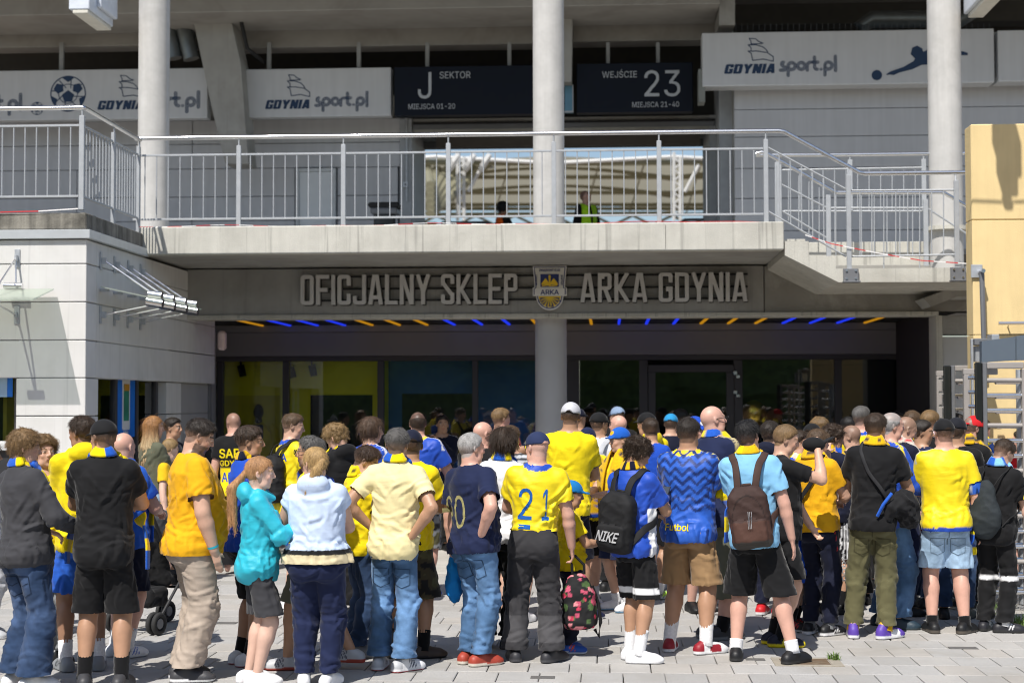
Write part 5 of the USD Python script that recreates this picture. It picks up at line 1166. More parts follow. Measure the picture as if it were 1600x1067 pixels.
def person(loc, H, face, label, group=None, g=1.0, belly=0.0, sex='m', skin='fair', hair='brown', style='short', head=(0, 0), lean=0.0, arms=('down', 'down'), feet=None, top=None, bot=None, shoes=None, sock=None, cap=None, scarf=None, beard=0.0, glasses=None, decals=(), detail=1, seed=0, stance=1.0, extra=None, shift=0.0, knee=None):
    """one standing figure; x to its right, y ahead, z up; face: degrees it is turned from facing away from the camera, clockwise from above"""
    rs = np.random.RandomState(1000 + seed)
    e = empty('person', loc, -face, label=label, cat='person', group=group)
    if shift == 0: shift = rs.uniform(-.13, .13)
    fine, mid, coarse = ((.0075, .0138, .020), (.0100, .018, .024), (.0140, .024, .030))[2 - detail]
    kid = smooth01(np.array(H), 1.55, 1.2) if H < 1.55 else 0.0
    hh = (.125 + .06 * H) * 1.035; s = hh / .235; sw = (1 if sex == 'm' else .90) * (1 + .25 * (g - 1)); ag = math.sqrt(g)
    U = H - hh * .5; zc = H - hh * .52                       # head centre when upright
    zN = H - hh * 1.07                                        # neck base
    zS, zHip = zN - .047 * H, .505 * H
    Rt = rot('y', shift * .5) @ rot('x', -lean)
    o = np.array([shift * .1, 0, .47 * H])
    def T(x, y, z): return o + Rt @ np.array([x, y, z - .47 * H])
    hipw, shw = .086 if sex == 'm' else .098, .0905 * sw
    zz = np.array([.455, .48, .51, .54, .60, .66, .72, .78, .81]) ; zz = np.append(zz, zN / H - .002)
    zz[-2] = zz[-1] - .024; zz[-3] = zz[-1] - .070
    ww = np.array([.066, .083, hipw, hipw * .98, .078 if sex == 'm' else .071, .081 if sex == 'm' else .076, (.089 * sw), .091 * sw, .056 * sw, .036]) * np.r_[[g ** .9] * 6, [g ** .7] * 2, g ** .5, g ** .4]
    dd = np.array([.060, .068, .071, .066, .058, .060, .066, .060, .044, .036]) * np.r_[[g] * 6, [g ** .8] * 2, g ** .6, g ** .4]
    yy = np.array([-.006, -.008, -.006, .0, .004, .004, .0, -.008, -.012, -.012]); yy = yy + np.array([0, 0, .2, .5, 1, .8, .3, 0, 0, 0]) * belly * .5
    dd = dd + np.array([0, 0, .1, .4, 1, .8, .3, 0, 0, 0]) * belly * .5
    torso = Stack(o - Rt @ np.array([0, 0, .47 * H]), Rt, zz * H, ww * H, dd * H, yy * H)
    # legs
    if feet is None:
        w = .052 * stance; feet = ((-w, rs.uniform(-.015, .02), 8 + rs.uniform(0, 10)), (w, rs.uniform(-.02, .015), 8 + rs.uniform(0, 10)))
    legs = []
    for i, (sx, ft) in enumerate(zip((-1, 1), feet)):
        hip = T(sx * .043 * H * g ** .5, -.004 * H, .50 * H)
        ank = np.array([ft[0] * H, ft[1] * H - .02 * H, .048 * H + (ft[3] if len(ft) > 3 else 0)])
        kn, ank2 = ik(hip, ank, .232 * H, .232 * H, (sx * .15, 1, 0)); legs.append((hip, kn, ank2, sx * math.radians(ft[2])))
    # arms
    al, fl = .172 * H, .148 * H; A = []
    for sx, spec in zip((-1, 1), arms):
        sh = T(sx * (shw * H * (1 + .2 * (g - 1))), -.010 * H, zS)
        pre = {'down': ((.155, .02, .475), (.6, -.8, 0), 0), 'pocket': ((.125, .045, .505), (.8, -.7, 0), 0), 'hips': ((.105, .005, .585), (1, -.75, -.1), 1), 'hipsback': ((.09, -.055, .56), (1, -.6, -.1), 1), 'front': ((.035, .185, .635), (.8, -.4, -.8), 1), 'phone': ((.03, .20, .70), (.7, -.3, -1), 1),
               'cross': ((-.015, .135, .675), (1, .1, -.5), 1), 'face': ((.02, .155, .875), (.6, .1, -1), 1), 'chin': ((-.01, .12, .80), (.6, .2, -1), 1), 'out': ((.33, .16, .80), (.5, -.3, -1), 0), 'hold': ((.165, .05, .485), (.6, -.8, 0), 1), 'elbow': ((.12, .17, .60), (.7, -.8, -.5), 1), 'frontlow': ((.05, .14, .53), (.9, -.5, -.3), 1), 'back': ((.10, -.09, .55), (1, -.5, 0), 0)}
        pos, hint, curl = pre[spec] if isinstance(spec, str) else spec
        hd = T(sx * pos[0] * H * (g ** .35 if pos[0] > .09 else 1), pos[1] * H + (belly + (g - 1) * .05) * H * .5 * (pos[1] > .05), pos[2] * H)
        el, wr = ik(sh, hd, al, fl, Rt @ np.array([sx * hint[0], hint[1], hint[2]])); A.append((sh, el, wr, curl, sx))
    ua = [.0305, .0255, .0245, .0165]; ua = [a * H * ag * (1 if sex == 'm' else .88) for a in ua]
    # head frame
    hy, hp = math.radians(head[0]), math.radians(head[1])
    Rh = Rt @ rot('z', -hy) @ rot('x', -hp)
    nb = T(0, -.010 * H, zN); piv = nb + Rt @ np.array([0, .006, .02 * H]); hc = piv + Rh @ np.array([0, .012 * s, zc - zN - .02 * H])
    def h(x, y, z): return hc + Rh @ (np.array([x, y, z]) * s)
    # hands (fine grid where they are)
    spans = [[(hc[i] - .125 * s, hc[i] + .125 * s)] for i in range(3)]
    hands = []
    for sh, el, wr, curl, sx in A:
        d = (wr - el) / np.linalg.norm(wr - el); hands.append(d)
        if detail >= 1:
            c = wr + d * .05 * H
            for i in range(3): spans[i].append((c[i] - .055 * H, c[i] + .055 * H))
    pts = np.array([p for a in A for p in a[:3]] + [p for l in legs for p in l[:3]] + [hc])
    lo, hi = pts.min(0) - .22 * ag, pts.max(0) + .22 * ag; lo[2] = -.03; hi[2] = hc[2] + .2
    lo[1] = min(lo[1], -.26 * g); hi[1] = max(hi[1], .26 * g + belly)
    F = Field(axis_grid(lo[0], hi[0], coarse, fine, spans[0]), axis_grid(lo[1], hi[1], coarse, fine, spans[1]), axis_grid(lo[2], hi[2], coarse, fine, spans[2]))
    # ---- body
    F.add(torso, .02)
    for sx in (-1, 1): F.add(Cap(T(sx * .02 * H, -.014 * H, zN - .008 * H), T(sx * shw * H * .88, -.012 * H, zS + .002), .024 * H, .026 * H * ag), .03)
    F.add(Cap(nb - Rt @ np.array([0, 0, .02]), hc + Rh @ np.array([0, -.02 * s, -.05 * s]), .034 * H * g ** .35 * (1 if sex == 'm' else .85), .060 * s * g ** .3), .02)
    for (sh, el, wr, curl, sx), d in zip(A, hands):
        F.add(Cap(sh, el, ua[0], ua[1]), .025); m = el + (wr - el) * .3
        F.add(Cap(el, m, ua[1] * .95, ua[2] * 1.04), .015); F.add(Cap(m, wr, ua[2] * 1.04, ua[3]), .015)
        hl = .058 * H; up = np.array([0, 0, 1.0]); inward = np.array([-sx, .15, 0]); n = inward - d * (inward @ d)
        if abs(d[2]) < .75: n = np.array([-.35 * sx, 0, -1.0]); n = n - d * (n @ d)       # palm looks in or down
        n /= np.linalg.norm(n); w = np.cross(d, n)
        if (w @ np.array([0, 1, .4])) < 0: w = -w                                             # thumb side: ahead or up
        R = np.stack([w, n, d], 1)
        F.add(RBox(wr + d * hl * .55, np.array([.0245, .0125, .036]) * H / 1.75 * ag, .011, R), .014)
        cv = (.35, .95)[curl]
        for q in range(4):
            b = wr + d * hl * .98 + w * (.0185 - .0122 * q) * H / 1.75; L = (.036, .041, .038, .029)[q] * H / 1.75; r = .0078 * H / 1.75 * ag
            c1 = cv * .6 + .1 * q * .3; d1 = d * math.cos(c1) + n * math.sin(c1); d2 = d * math.cos(c1 + cv) + n * math.sin(c1 + cv)
            m = b + d1 * L; F.add(Cap(b - d * .01, m, r * 1.08, r), .003); F.add(Cap(m, m + d2 * L * .8, r, r * .85), .003)
        b = wr + d * hl * .35 + w * .02 * H / 1.75; d1 = d * .62 + w * .7 + n * .35; d1 /= np.linalg.norm(d1); m = b + d1 * .03 * H / 1.75
        d2 = d * .85 + w * .25 + n * .45; d2 /= np.linalg.norm(d2); F.add(Cap(b, m, .0105 * ag, .009 * ag), .008); F.add(Cap(m, m + d2 * .027 * H / 1.75, .009, .0075), .003)
    tr = [.0485 * H * g ** .8 * (1 if sex == 'm' else 1.04), .0335 * H * g ** .6, .0330 * H * g ** .5, .0205 * H * g ** .25]
    for (hip, kn, ank, fa), sx in zip(legs, (-1, 1)):
        F.add(Cap(hip, kn, tr[0], tr[1]), .03); d = ank - kn; m = kn + d * .3; back = np.array([0, -1.0, 0])
        F.add(Cap(kn, m, tr[1] * .97, tr[2] * 1.02), .02); F.add(Cap(m + back * .006 * H, ank, tr[2] * 1.05, tr[3]), .02); F.add(Ell(m + back * .014 * H, np.array([.027, .028, .062]) * H * g ** .4), .02)
        fd = np.array([math.sin(fa), math.cos(fa), 0]); F.add(Cap(ank - [0, 0, .018 * H], ank + fd * .066 * H - [0, 0, .026 * H], .018 * H, .013 * H), .012)
    for sx in (-1, 1): F.add(Ell(T(sx * .040 * H * g ** .6, -.038 * H * g ** .5, .505 * H), np.array([.046, .044, .054]) * H * g ** .7), .03)
    if sex == 'f' and H > 1.5:
        for sx in (-1, 1): F.add(Ell(T(sx * .045 * H, .052 * H * g, .715 * H), np.array([.042, .035, .042]) * H * g ** .6), .03)
    # ---- head
    fat = g ** .25
    cran = Ell(h(0, -.012, .022), np.array([.074, .094, .090]) * s, Rh)
    F.add(cran, .012); F.add(Ell(h(0, .024, -.035), np.array([.056 * fat, .064, .078]) * s, Rh), .02 * s)
    F.add(Cap(h(-.032 * fat, .03, -.078), h(.032 * fat, .03, -.078), .030 * s * fat, .030 * s * fat), .02); F.add(Ell(h(0, .064, -.096), np.array([.020, .016, .014]) * s, Rh), .015)
    F.add(Cap(h(-.034, .076, .024), h(.034, .076, .024), .011 * s, .011 * s), .012)
    for sx in (-1, 1):
        F.add(Ell(h(sx * .0385, .062, -.026), np.array([.017, .015, .016]) * s, Rh), .015)
        F.add(Ell(h(sx * .031, .103, .006), np.array([.017, .014, .010]) * s, Rh), sub=True); F.add(Ell(h(sx * .031, .075, .005), np.array([.014, .014, .011]) * s, Rh), .002)
        Re = Rh @ rot('z', sx * .35) @ rot('x', .15); F.add(Ell(h(sx * .0765, -.012, -.006), np.array([.009, .021, .032]) * s, Re), .005); F.add(Ell(h(sx * .083, -.006, -.004), np.array([.006, .011, .018]) * s, Re), sub=True)
    F.add(Cap(h(0, .086, .016), h(0, .104, -.022), .0075 * s, .0105 * s), .008)
    for sx in (-1, 1): F.add(Ell(h(sx * .011, .094, -.027), np.array([.009, .010, .008]) * s, Rh), .005)
    F.add(Cap(h(-.018, .083, -.052), h(.018, .083, -.052), .0062 * s, .0062 * s), .004); F.add(Cap(h(-.015, .082, -.0615), h(.015, .082, -.0615), .0068 * s, .0068 * s), .004)
    v, f = F.net(); v = relax(v, f, 1, .35)
    q = (v - hc) @ Rh / s                      # head coordinates
    sk = C(SKINC.get(skin, skin)); hcol = np.array(HAIRC[hair]) if isinstance(hair, str) else np.array(hair)
    col = np.tile(sk, (len(v), 1)); inh = (np.linalg.norm(q, axis=1) < .15)
    nz = meshkit.noise(v * 40, seed)
    def mixc(w, c): col[:] = col * (1 - w[:, None]) + np.asarray(c) * w[:, None]
    wl = inh * smooth01(q[:, 1], .076, .084) * smooth01(np.abs(q[:, 0]), .026, .020) * smooth01(np.abs(q[:, 2] + .057), .0125, .009); mixc(wl * .75, sk * [.82, .52, .5])
    mixc(inh * smooth01(np.abs(q[:, 2] + .0567), .0022, .0008) * smooth01(np.abs(q[:, 0]), .024, .018) * (q[:, 1] > .07), sk * .25)
    for sx in (-1, 1):
        r = np.hypot((q[:, 0] - sx * .031) / .0135, (q[:, 2] - .0045) / .0058); mixc(inh * (q[:, 1] > .05) * smooth01(r, 1.0, .7), (.55, .50, .47))
        r = np.hypot(q[:, 0] - sx * .031, (q[:, 2] - .0045)); mixc(inh * (q[:, 1] > .05) * smooth01(r, .0062, .004), (.03, .022, .018))
        mixc(inh * (q[:, 1] > .05) * smooth01(np.abs(q[:, 2] - .0135 + .6 * np.abs(np.abs(q[:, 0]) - .031) ** 1.5), .004, .002) * smooth01(np.abs(q[:, 0] - sx * .031), .019, .014) * .7, sk * .4)
        eb = q[:, 2] - (.028 - .25 * np.abs(np.abs(q[:, 0]) - .034)); mixc(inh * (q[:, 1] > .05) * smooth01(np.abs(eb), .0055, .0035) * smooth01(np.abs(np.abs(q[:, 0]) - .033), .021, .016) * .8, np.minimum(hcol, sk * .5))
        mixc(inh * smooth01(np.linalg.norm(q - [sx * .045, .06, -.03], axis=1), .035, .005) * .35, sk * [1.0, .70, .66])
    mixc(inh * smooth01(np.linalg.norm(q - [0, .112, -.024], axis=1), .025, .006) * .3, sk * [1.0, .72, .68])
    if beard:
        wb = inh * smooth01(q[:, 2] + .2 * np.abs(q[:, 0]), -.028, -.045) * (q[:, 1] > -.02) * smooth01(q[:, 2], -.135, -.12) * (1 - wl); mixc(wb * beard * (.75 + .5 * nz).clip(0, 1), hcol * .9)
    # hair line: how far forward hair grows at each height
    zl = np.array([-.14, -.085, -.07, -.045, -.02, 0, .02, .045, .062, .078, .2]); yl = np.array([-.4, -.4, -.055, -.03, -.022, -.004, .026, .040, .060, .082, .3])
    ys = np.interp(q[:, 2], zl, yl); scal = smooth01(ys - q[:, 1], -.004, .006) * inh * (q[:, 2] > -.09)
    if style in ('short', 'fade', 'crop', 'buzz', 'balding'): mixc(scal * (.9 if style != 'buzz' else .62) * (.8 + .4 * nz).clip(0, 1), hcol if style != 'fade' else hcol * .5 + sk * .22)
    if style == 'bald': mixc(scal * .22 * smooth01(q[:, 2], .05, -.02), hcol)
    bodyv, bodyf, bodyc = v, f, col
    # ---- hair
    hr = None
    if style not in ('bald', 'buzz') and not (cap and cap.get('hide')):
        th = {'short': (.013, .005), 'fade': (.014, .0015), 'crop': (.011, .007), 'curly': (.026, .014), 'mop': (.024, .015), 'bob': (.022, .026), 'long': (.016, .020), 'pony': (.010, .009), 'balding': (.007, .008)}[style]
        if cap: th = (.004, th[1])
        hg = fine * (1.0 if detail == 2 else .9); span = .19 if style in ('curly', 'mop', 'bob') else .15
        low = (.62 if style in ('long', 'pony') else .26 if style in ('bob', 'mop') else .16) * s
        ax = [np.arange(hc[i] - (span * s if i < 2 else low) - ({'long': .06, 'pony': .20}.get(style, 0) if i == 1 else .10 if style == 'pony' and i == 0 else 0), hc[i] + span * s, max(hg, .008 if style == 'long' else 0)) for i in range(3)]
        K = Field(*ax); gx, gy, gz = np.meshgrid(*[a.astype(np.float32) for a in ax], indexing='ij')
        pq = (np.stack([gx, gy, gz], -1) - hc) @ Rh / s
        K.F[:] = .2; K.F[:] = np.minimum(cran.d(gx, gy, gz), .2)
        band = np.abs(K.F) < .07; pb = pq[band]
        t = smooth01(pb[:, 2], -.02, .06) ; thick = (th[1] + (th[0] - th[1]) * t) * s
        if style in ('short', 'fade') and not cap: thick = thick + .005 * s * smooth01(pb[:, 1], 0, .07) * t
        fr = {'curly': 34, 'mop': 22, 'bob': 16}.get(style, 30)
        nn = meshkit.noise(np.c_[pb[:, 0] * fr, pb[:, 1] * fr, pb[:, 2] * fr * .7], seed + 3) - .5 + (.5 * (meshkit.noise(pb * fr * 2.3, seed + 4) - .5))
        amp = {'curly': .030, 'mop': .020, 'bob': .012, 'long': .010, 'short': .009, 'fade': .009}.get(style, .005)
        yl2 = np.interp(pb[:, 2], zl, yl + (.014 if style in ('curly', 'mop', 'bob') else .004))
        val = K.F[band] - thick * (smooth01(yl2 - pb[:, 1], -.004, .028) if style in ('short', 'fade', 'crop') else 1.0) * (smooth01(pb[:, 2], -.085, -.035) * .85 + .15 if style in ('short', 'fade', 'crop') else 1.0) + nn * amp * s
        zb = {'bob': -.13, 'mop': -.10, 'curly': -.088, 'long': -.3}.get(style, -.078)
        cut = np.maximum((pb[:, 1] - yl2) * s, (zb - pb[:, 2]) * s)
        if style in ('bob', 'long'): cut = np.where((np.abs(pb[:, 0]) > .055) & (pb[:, 2] < .05), np.maximum((pb[:, 1] - .035) * s, (zb - pb[:, 2]) * s), cut)
        if style == 'balding': cut = np.maximum(cut, (pb[:, 2] - .045 - .3 * np.maximum(-pb[:, 1] - .05, 0)) * s)
        if cap and not cap.get('hat'): cut = np.maximum(cut, (pb[:, 2] - .03) * s)
        K.F[:] = .2; K.F[band] = np.maximum(val, cut)
        if style == 'long':
            for i in range(26):
                a = math.radians(-100 + 200 * i / 25); r = .085 * s; p0 = hc + Rh @ (np.array([math.sin(a) * .075, -math.cos(a) * .085 - .01, .02]) * s)
                p1 = hc + Rt @ np.array([math.sin(a) * .095 + rs.uniform(-.015, .015), -math.cos(a) * .085 - .035 + (.02 if abs(a) > 1.2 else 0), -.20 * s]); p2 = p1 + np.array([rs.uniform(-.02, .02), -.015 + rs.uniform(-.02, .02), -.16 - rs.uniform(0, .16)])
                K.add(Cap(p0, p1, .018, .017), .010); K.add(Cap(p1, p2, .016, .005), .006)
        if style == 'pony':
            b = h(0, -.105, .035 if extra is None else extra.get('ponyz', .035)); pd = (extra or {}).get('pony', (0, -.06, -.30)); K.add(Ell(b, (.02, .02, .02)), .01)
            for i in range(9):
                j = rs.uniform(-.016, .016, 3); m1 = b + np.array([pd[0] * .3, pd[1] * 1.1, pd[2] * .3]) + j; K.add(Cap(b, m1, .017, .022), .008); K.add(Cap(m1, b + np.array(pd) + j * 1.6, .021, .006), .006)
        hv, hf = K.net()
        if len(hv):
            hn = meshkit.noise(np.c_[hv[:, 0] * 60, hv[:, 1] * 60, hv[:, 2] * 14], seed); hn2 = meshkit.noise(hv * 9, seed + 1)
            hcv = hcol[None] * (.55 + .55 * hn + .4 * hn2)[:, None]
            if style in ('short', 'fade', 'crop'): hq2 = (hv - hc) @ Rh / s; wf = (smooth01(hq2[:, 2], .03, -.03) * (.55 if style == 'fade' else .28))[:, None]; hcv = hcv * (1 - wf) + sk * .55 * wf
            if extra and 'tips' in extra: w = smooth01(hv[:, 2], hc[2] + .02, hc[2] - .2)[:, None]; hcv = hcv * (1 - w) + np.array(extra['tips']) * (.7 + .5 * hn)[:, None] * w
            hp = obj('hair', (hv, hf), HAIR, e, smooth=True, col=hcv)
            if detail >= 1 and not cap: strands(hp, hv, vnormals(hv, hf), hc, Rh, s, style, hcol, rs, 2300 if detail == 2 else 900)
    # ---- garments
    def garment(name, build, m, colour, amp=.005, sz=16.0, sx=7.0, tilt=.5, cell=None, rlx=1, after=None, hems=None):
        c = cell or (mid if detail < 2 else .0115); Gf_ = Field(np.arange(lo[0], hi[0], c), np.arange(lo[1], hi[1], c), np.arange(lo[2], hi[2], c)); build(Gf_); gv, gf = Gf_.net()
        if not len(gv): return None
        if hems is not None:                      # cloth ends in a thin open edge
            fc = gv[gf].mean(1); fn = np.cross(gv[gf[:, 1]] - gv[gf[:, 0]], gv[gf[:, 2]] - gv[gf[:, 0]]); fn /= np.linalg.norm(fn, axis=1, keepdims=True) + 1e-12; drop = np.zeros(len(gf), bool)
            for o_, d_, r_ in hems(): drop |= (fn @ d_ > .6) & (np.abs((fc - o_) @ d_) < c * 1.2) & (np.linalg.norm(fc - o_, axis=1) < r_)
            gf = gf[~drop]; gv, gf = largest(gv, gf)
        gv = relax(gv, gf, rlx, .5); n = vnormals(gv, gf); am = amp
        if after is not None: am = amp * after(gv)
        if detail >= 1: gv = creases(gv, n, H, 'top' if hems is not None and name not in ('shorts', 'trousers') else 'shorts' if name == 'shorts' else 'legs', seed, 1.0 if amp > .004 else .8); n = vnormals(gv, gf)
        gv = folds(gv, n, am, seed + len(name), sz, sx, tilt)
        obj(name, (gv, gf), m, e, smooth=True, col=colour(gv)); Gf_.gv = gv; return Gf_
    def cutbelow(G_, o_, n_):       # keeps the side the normal points to
        n_ = np.asarray(n_, float) / np.linalg.norm(n_); d = -((G_.xs[:, None, None] - o_[0]) * n_[0] + (G_.ys[None, :, None] - o_[1]) * n_[1] + (G_.zs[None, None, :] - o_[2]) * n_[2]); G_.F = np.maximum(G_.F, d.astype(np.float32))
    SH = TR = None
    def tl(p): return (p - o) @ Rt + [0, 0, .47 * H]      # torso coordinates
    if bot:
        kind = bot.get('k', 'trousers'); loose = bot.get('loose', 1.0) * (.90 if kind != 'shorts' else .95); end = bot.get('end', .055 if kind != 'shorts' else .29)
        hemr = bot.get('hem', .056 if kind == 'shorts' else .034 if kind == 'jogger' else .040)
        def bb(Gb):
            pel = Stack(torso.o, Rt, zz[:5] * H, ww[:5] * H, dd[:5] * H, yy[:5] * H); Gb.add(pel, .02, .013)
            for sx in (-1, 1): Gb.add(Ell(T(sx * .040 * H * g ** .6, -.038 * H * g ** .5, .505 * H), np.array([.046, .044, .054]) * H * g ** .7), .03, .010)
            cutbelow(Gb, T(0, 0, bot.get('rise', .585) * H), Rt @ np.array([0, 0, -1.0]))
            body_ = Gb.F.copy(); Gb.F[:] = .5; out = None
            for hip, kn, ank, fa in legs:
                Gb.F[:] = .5
                if kind == 'shorts':
                    t = (hip[2] - end * H) / (hip[2] - kn[2]); hm = hip + (kn - hip) * min(t, 1.0) if t <= 1 else kn + (ank - kn) * ((kn[2] - end * H) / (kn[2] - ank[2])); b2 = hm + (kn - hip) / np.linalg.norm(kn - hip) * .05
                    Gb.add(Cap(hip, hm, tr[0] * 1.04 * loose, hemr * H * loose), .03, .006); Gb.add(Cap(hm, b2, hemr * H * loose, hemr * H * loose * 1.02), .01, .006); cutbelow(Gb, hm, (hip - hm) * [.3, .3, 1] + [0, .0, .0])
                else:
                    Gb.add(Cap(hip, kn, tr[0] * 1.03 * max(loose, .96), tr[1] * 1.18 * loose), .03, .011); Gb.add(Cap(kn, ank, max(tr[1] * 1.16 * loose, tr[1] * 1.02), hemr * H * loose), .03, .012); Gb.add(Ell(kn + (ank - kn) * .3 - [0, .013 * H, 0], np.array([.031, .033, .075]) * H * g ** .4 * max(loose, 1)), .03, .010)
                    Gb.add(Cap(ank, ank - [0, 0, .05], hemr * H * loose, hemr * H * loose), .01, .008); cutbelow(Gb, np.array([0, 0, end * H]), (0, 0, 1))
                out = Gb.F.copy() if out is None else np.minimum(out, Gb.F)
            k = .02; hq = np.maximum(k - np.abs(out - body_), 0) / k; Gb.F = (np.minimum(out, body_) - hq * hq * k * .25).astype(np.float32)
        base = C(bot['c'])
        def bc(p):
            c = np.tile(base, (len(p), 1))
            if bot.get('wash'):
                w = smooth01(meshkit.noise(p * [9, 9, 4], seed + 8), .35, .75) * .5 + smooth01(p[:, 2], .42 * H, .3 * H) * smooth01(p[:, 2], .2 * H, .3 * H) * .3; c = c * (1 - .25 * bot['wash']) + c * w[:, None] * 1.1 * bot['wash'] + .03 * w[:, None] * bot['wash']
            if bot.get('camo'): k = meshkit.noise(p * 14, seed); c = np.where((k > .58)[:, None], C('olive') * .9, np.where((k < .36)[:, None], C('black') * 1.5, c * 1.0))
            if 'paint' in bot: bot['paint'](p, c, H)
            return c
        jn = kind != 'shorts'
        TR = garment({'shorts': 'shorts'}.get(kind, 'trousers'), bb, DENIM if bot.get('denim') else CLOTH, bc, amp=.0055 if jn else .0042, sz=11, sx=5, tilt=1.0, after=(lambda p: .55 + .9 * smooth01(np.abs(p[:, 2] - .27 * H), .12 * H, 0) + 1.0 * smooth01(p[:, 2], .16 * H, .07 * H)) if jn else None, hems=(lambda: [(np.array([kn_[0], kn_[1], end * H]), np.array([0, 0, -1.0]), .3) for hp_, kn_, an_, fa_ in legs]))
    if top:
        slv = top.get('sleeve', .62); lo_ = top.get('loose', 1.0); hem = top.get('hem', .475); infl = top.get('infl', .010)
        def tb(Gt):
            fl_ = np.interp(zz, [.46, .53, .59, .65, .72, .85], [.016, .014, .015, .011, .005, .003]) * top.get('flare', 1.0) * lo_
            if top.get('blouson'): fl_ = np.interp(zz, [.46, hem, hem + .03, .66, .85], [.008, .008, .030, .016, .006]) * lo_
            st_ = Stack(torso.o, Rt, zz * H, (ww + fl_ * .8) * H, (dd + fl_) * H, yy * H); Gt.add(st_, .02, infl)
            for sx in (-1, 1):
                Gt.add(Cap(T(sx * .02 * H, -.014 * H, zN - .010 * H), T(sx * shw * H * .88, -.012 * H, zS), .024 * H, .026 * H * ag), .03, infl * .8)
                if hem < .52: Gt.add(Ell(T(sx * .040 * H * g ** .6, -.038 * H * g ** .5, .51 * H), np.array([.046, .044, .054]) * H * g ** .7), .04, .021)
            if sex == 'f' and H > 1.5:
                for sx in (-1, 1): Gt.add(Ell(T(sx * .045 * H, .052 * H * g, .71 * H), np.array([.044, .036, .046]) * H * g ** .6), .04, infl)
            cutbelow(Gt, T(0, 0, hem * H), Rt @ np.array([0, top.get('hemtilt', 0), 1.0]))
            tor = Gt.F.copy(); arm = None
            for sh, el, wr, curl, sx in A:
                Gt.F[:] = .5; d = (el - sh) / np.linalg.norm(el - sh)
                if slv <= 1.0:
                    e2 = sh + (el - sh) * slv; Gt.add(Cap(sh, e2 + d * .05, ua[0] * 1.04, ua[0] * 1.03 * (1 + .16 * lo_)), .02, infl); cutbelow(Gt, e2, -d)
                else:
                    Gt.add(Cap(sh, el, ua[0] * 1.04, ua[1] * 1.18), .02, infl + .006 * lo_); Gt.add(Cap(el, el + (wr - el) * min(slv - 1, .97), ua[1] * 1.18, ua[3] * 1.25), .02, infl + .006 * lo_)
                arm = Gt.F.copy() if arm is None else np.minimum(arm, Gt.F)
            k = .03; hq = np.maximum(k - np.abs(arm - tor), 0) / k; Gt.F = (np.minimum(arm, tor) - hq * hq * k * .25).astype(np.float32)
            nk = Cap(nb - Rt @ np.array([0, -.012, .0]), nb + Rt @ np.array([0, .05, .2]), .046 * H * g ** .3, .06 * H); Gt.add(nk, sub=True)
            if top.get('hood'):
                Gt.add(Ell(nb + Rt @ np.array([0, -.075, -.015]), np.array([.115, .07, .085]) * top['hood'], Rt @ rot('x', .35)), .02); Gt.add(Cap(T(-.05 * H, -.005 * H, zN), T(-.03 * H, .06 * H, zN - .03 * H), .026, .022), .03); Gt.add(Cap(T(.05 * H, -.005 * H, zN), T(.03 * H, .06 * H, zN - .03 * H), .026, .022), .03); Gt.add(nk, sub=True)
        tc = C(top['c'])
        def tcol(p):
            c = np.tile(tc, (len(p), 1)); t_ = tl(p)
            dc = np.linalg.norm((p - nb) * [1, 1, 1.2], axis=1)
            if 'collar' in top: c[(dc < .062 * H * g ** .3)] = C(top['collar'])
            if 'hemc' in top: c[t_[:, 2] < (hem + .025) * H] = C(top['hemc'])
            if 'cuff' in top:
                for sh, el, wr, curl, sx in A:
                    d = (el - sh) / np.linalg.norm(el - sh); u = (p - sh) @ d / np.linalg.norm(el - sh); near = np.linalg.norm(p - sh - np.outer((p - sh) @ d, d), axis=1) < .085 * ag; c[near & (u > slv - top.get('cuffw', .1)) & (sx * t_[:, 0] > .08 * H)] = C(top['cuff'])
            if 'shoulder' in top:
                for sx in (-1, 1):
                    a_ = np.abs(t_[:, 1] + .012 * H); c[(sx * t_[:, 0] > .05 * H) & (a_ < .022) & ((a_ % .016) < .009) & (p[:, 2] > zS - .2 * (slv > 1) - .05)] = C(top['shoulder'])
            if 'yoke' in top: c[t_[:, 2] > (zS - .13 * H)] = C(top['yoke'])
            if 'paint' in top: top['paint'](p, c, t_, H)
            return c
        SH = garment(top.get('name', 'shirt'), tb, {'satin': SATIN, 'denim': DENIM}.get(top.get('m'), CLOTH), tcol, cell=top.get('cell'), amp=.0052 * top.get('fold', 1.0), sz=10, sx=6, tilt=.9, after=lambda p: .45 + 1.1 * smooth01(np.abs(tl(p)[:, 2] - .56 * H), .10 * H, 0), hems=lambda: [(T(0, 0, hem * H), -(Rt @ np.array([0, top.get('hemtilt', 0), 1.0])), .5)] + [(sh + (el - sh) * slv, (el - sh) / np.linalg.norm(el - sh), .13) for sh, el, wr, curl, sx in A if slv <= 1])
    BASE = SH if SH is not None else F
    hid = np.zeros(len(bodyv), bool)
    for G_ in (SH, TR):
        if G_ is not None: hid |= G_.sample(bodyv) < -.017
    if hid.any():                                  # the skin far below the clothes is kept, but coarse
        key = np.round(bodyv[hid] / .045).astype(int); _, inv = np.unique(key, axis=0, return_inverse=True); inv = np.asarray(inv).ravel()
        mp = np.full(len(bodyv), -1); nv_ = (~hid).sum(); mp[~hid] = np.arange(nv_); mp[hid] = nv_ + inv
        cen = np.stack([np.bincount(inv, bodyv[hid][:, i]) / np.bincount(inv) for i in range(3)], 1); cc_ = np.stack([np.bincount(inv, bodyc[hid][:, i]) / np.bincount(inv) for i in range(3)], 1)
        bodyv, bodyc = np.vstack([bodyv[~hid], cen]), np.vstack([bodyc[~hid], cc_]); bodyf = mp[bodyf]
        bodyf = bodyf[(bodyf[:, 0] != bodyf[:, 1]) & (bodyf[:, 1] != bodyf[:, 2]) & (bodyf[:, 0] != bodyf[:, 2])]
    obj('body', (bodyv, bodyf), SKIN, e, smooth=True, col=bodyc)
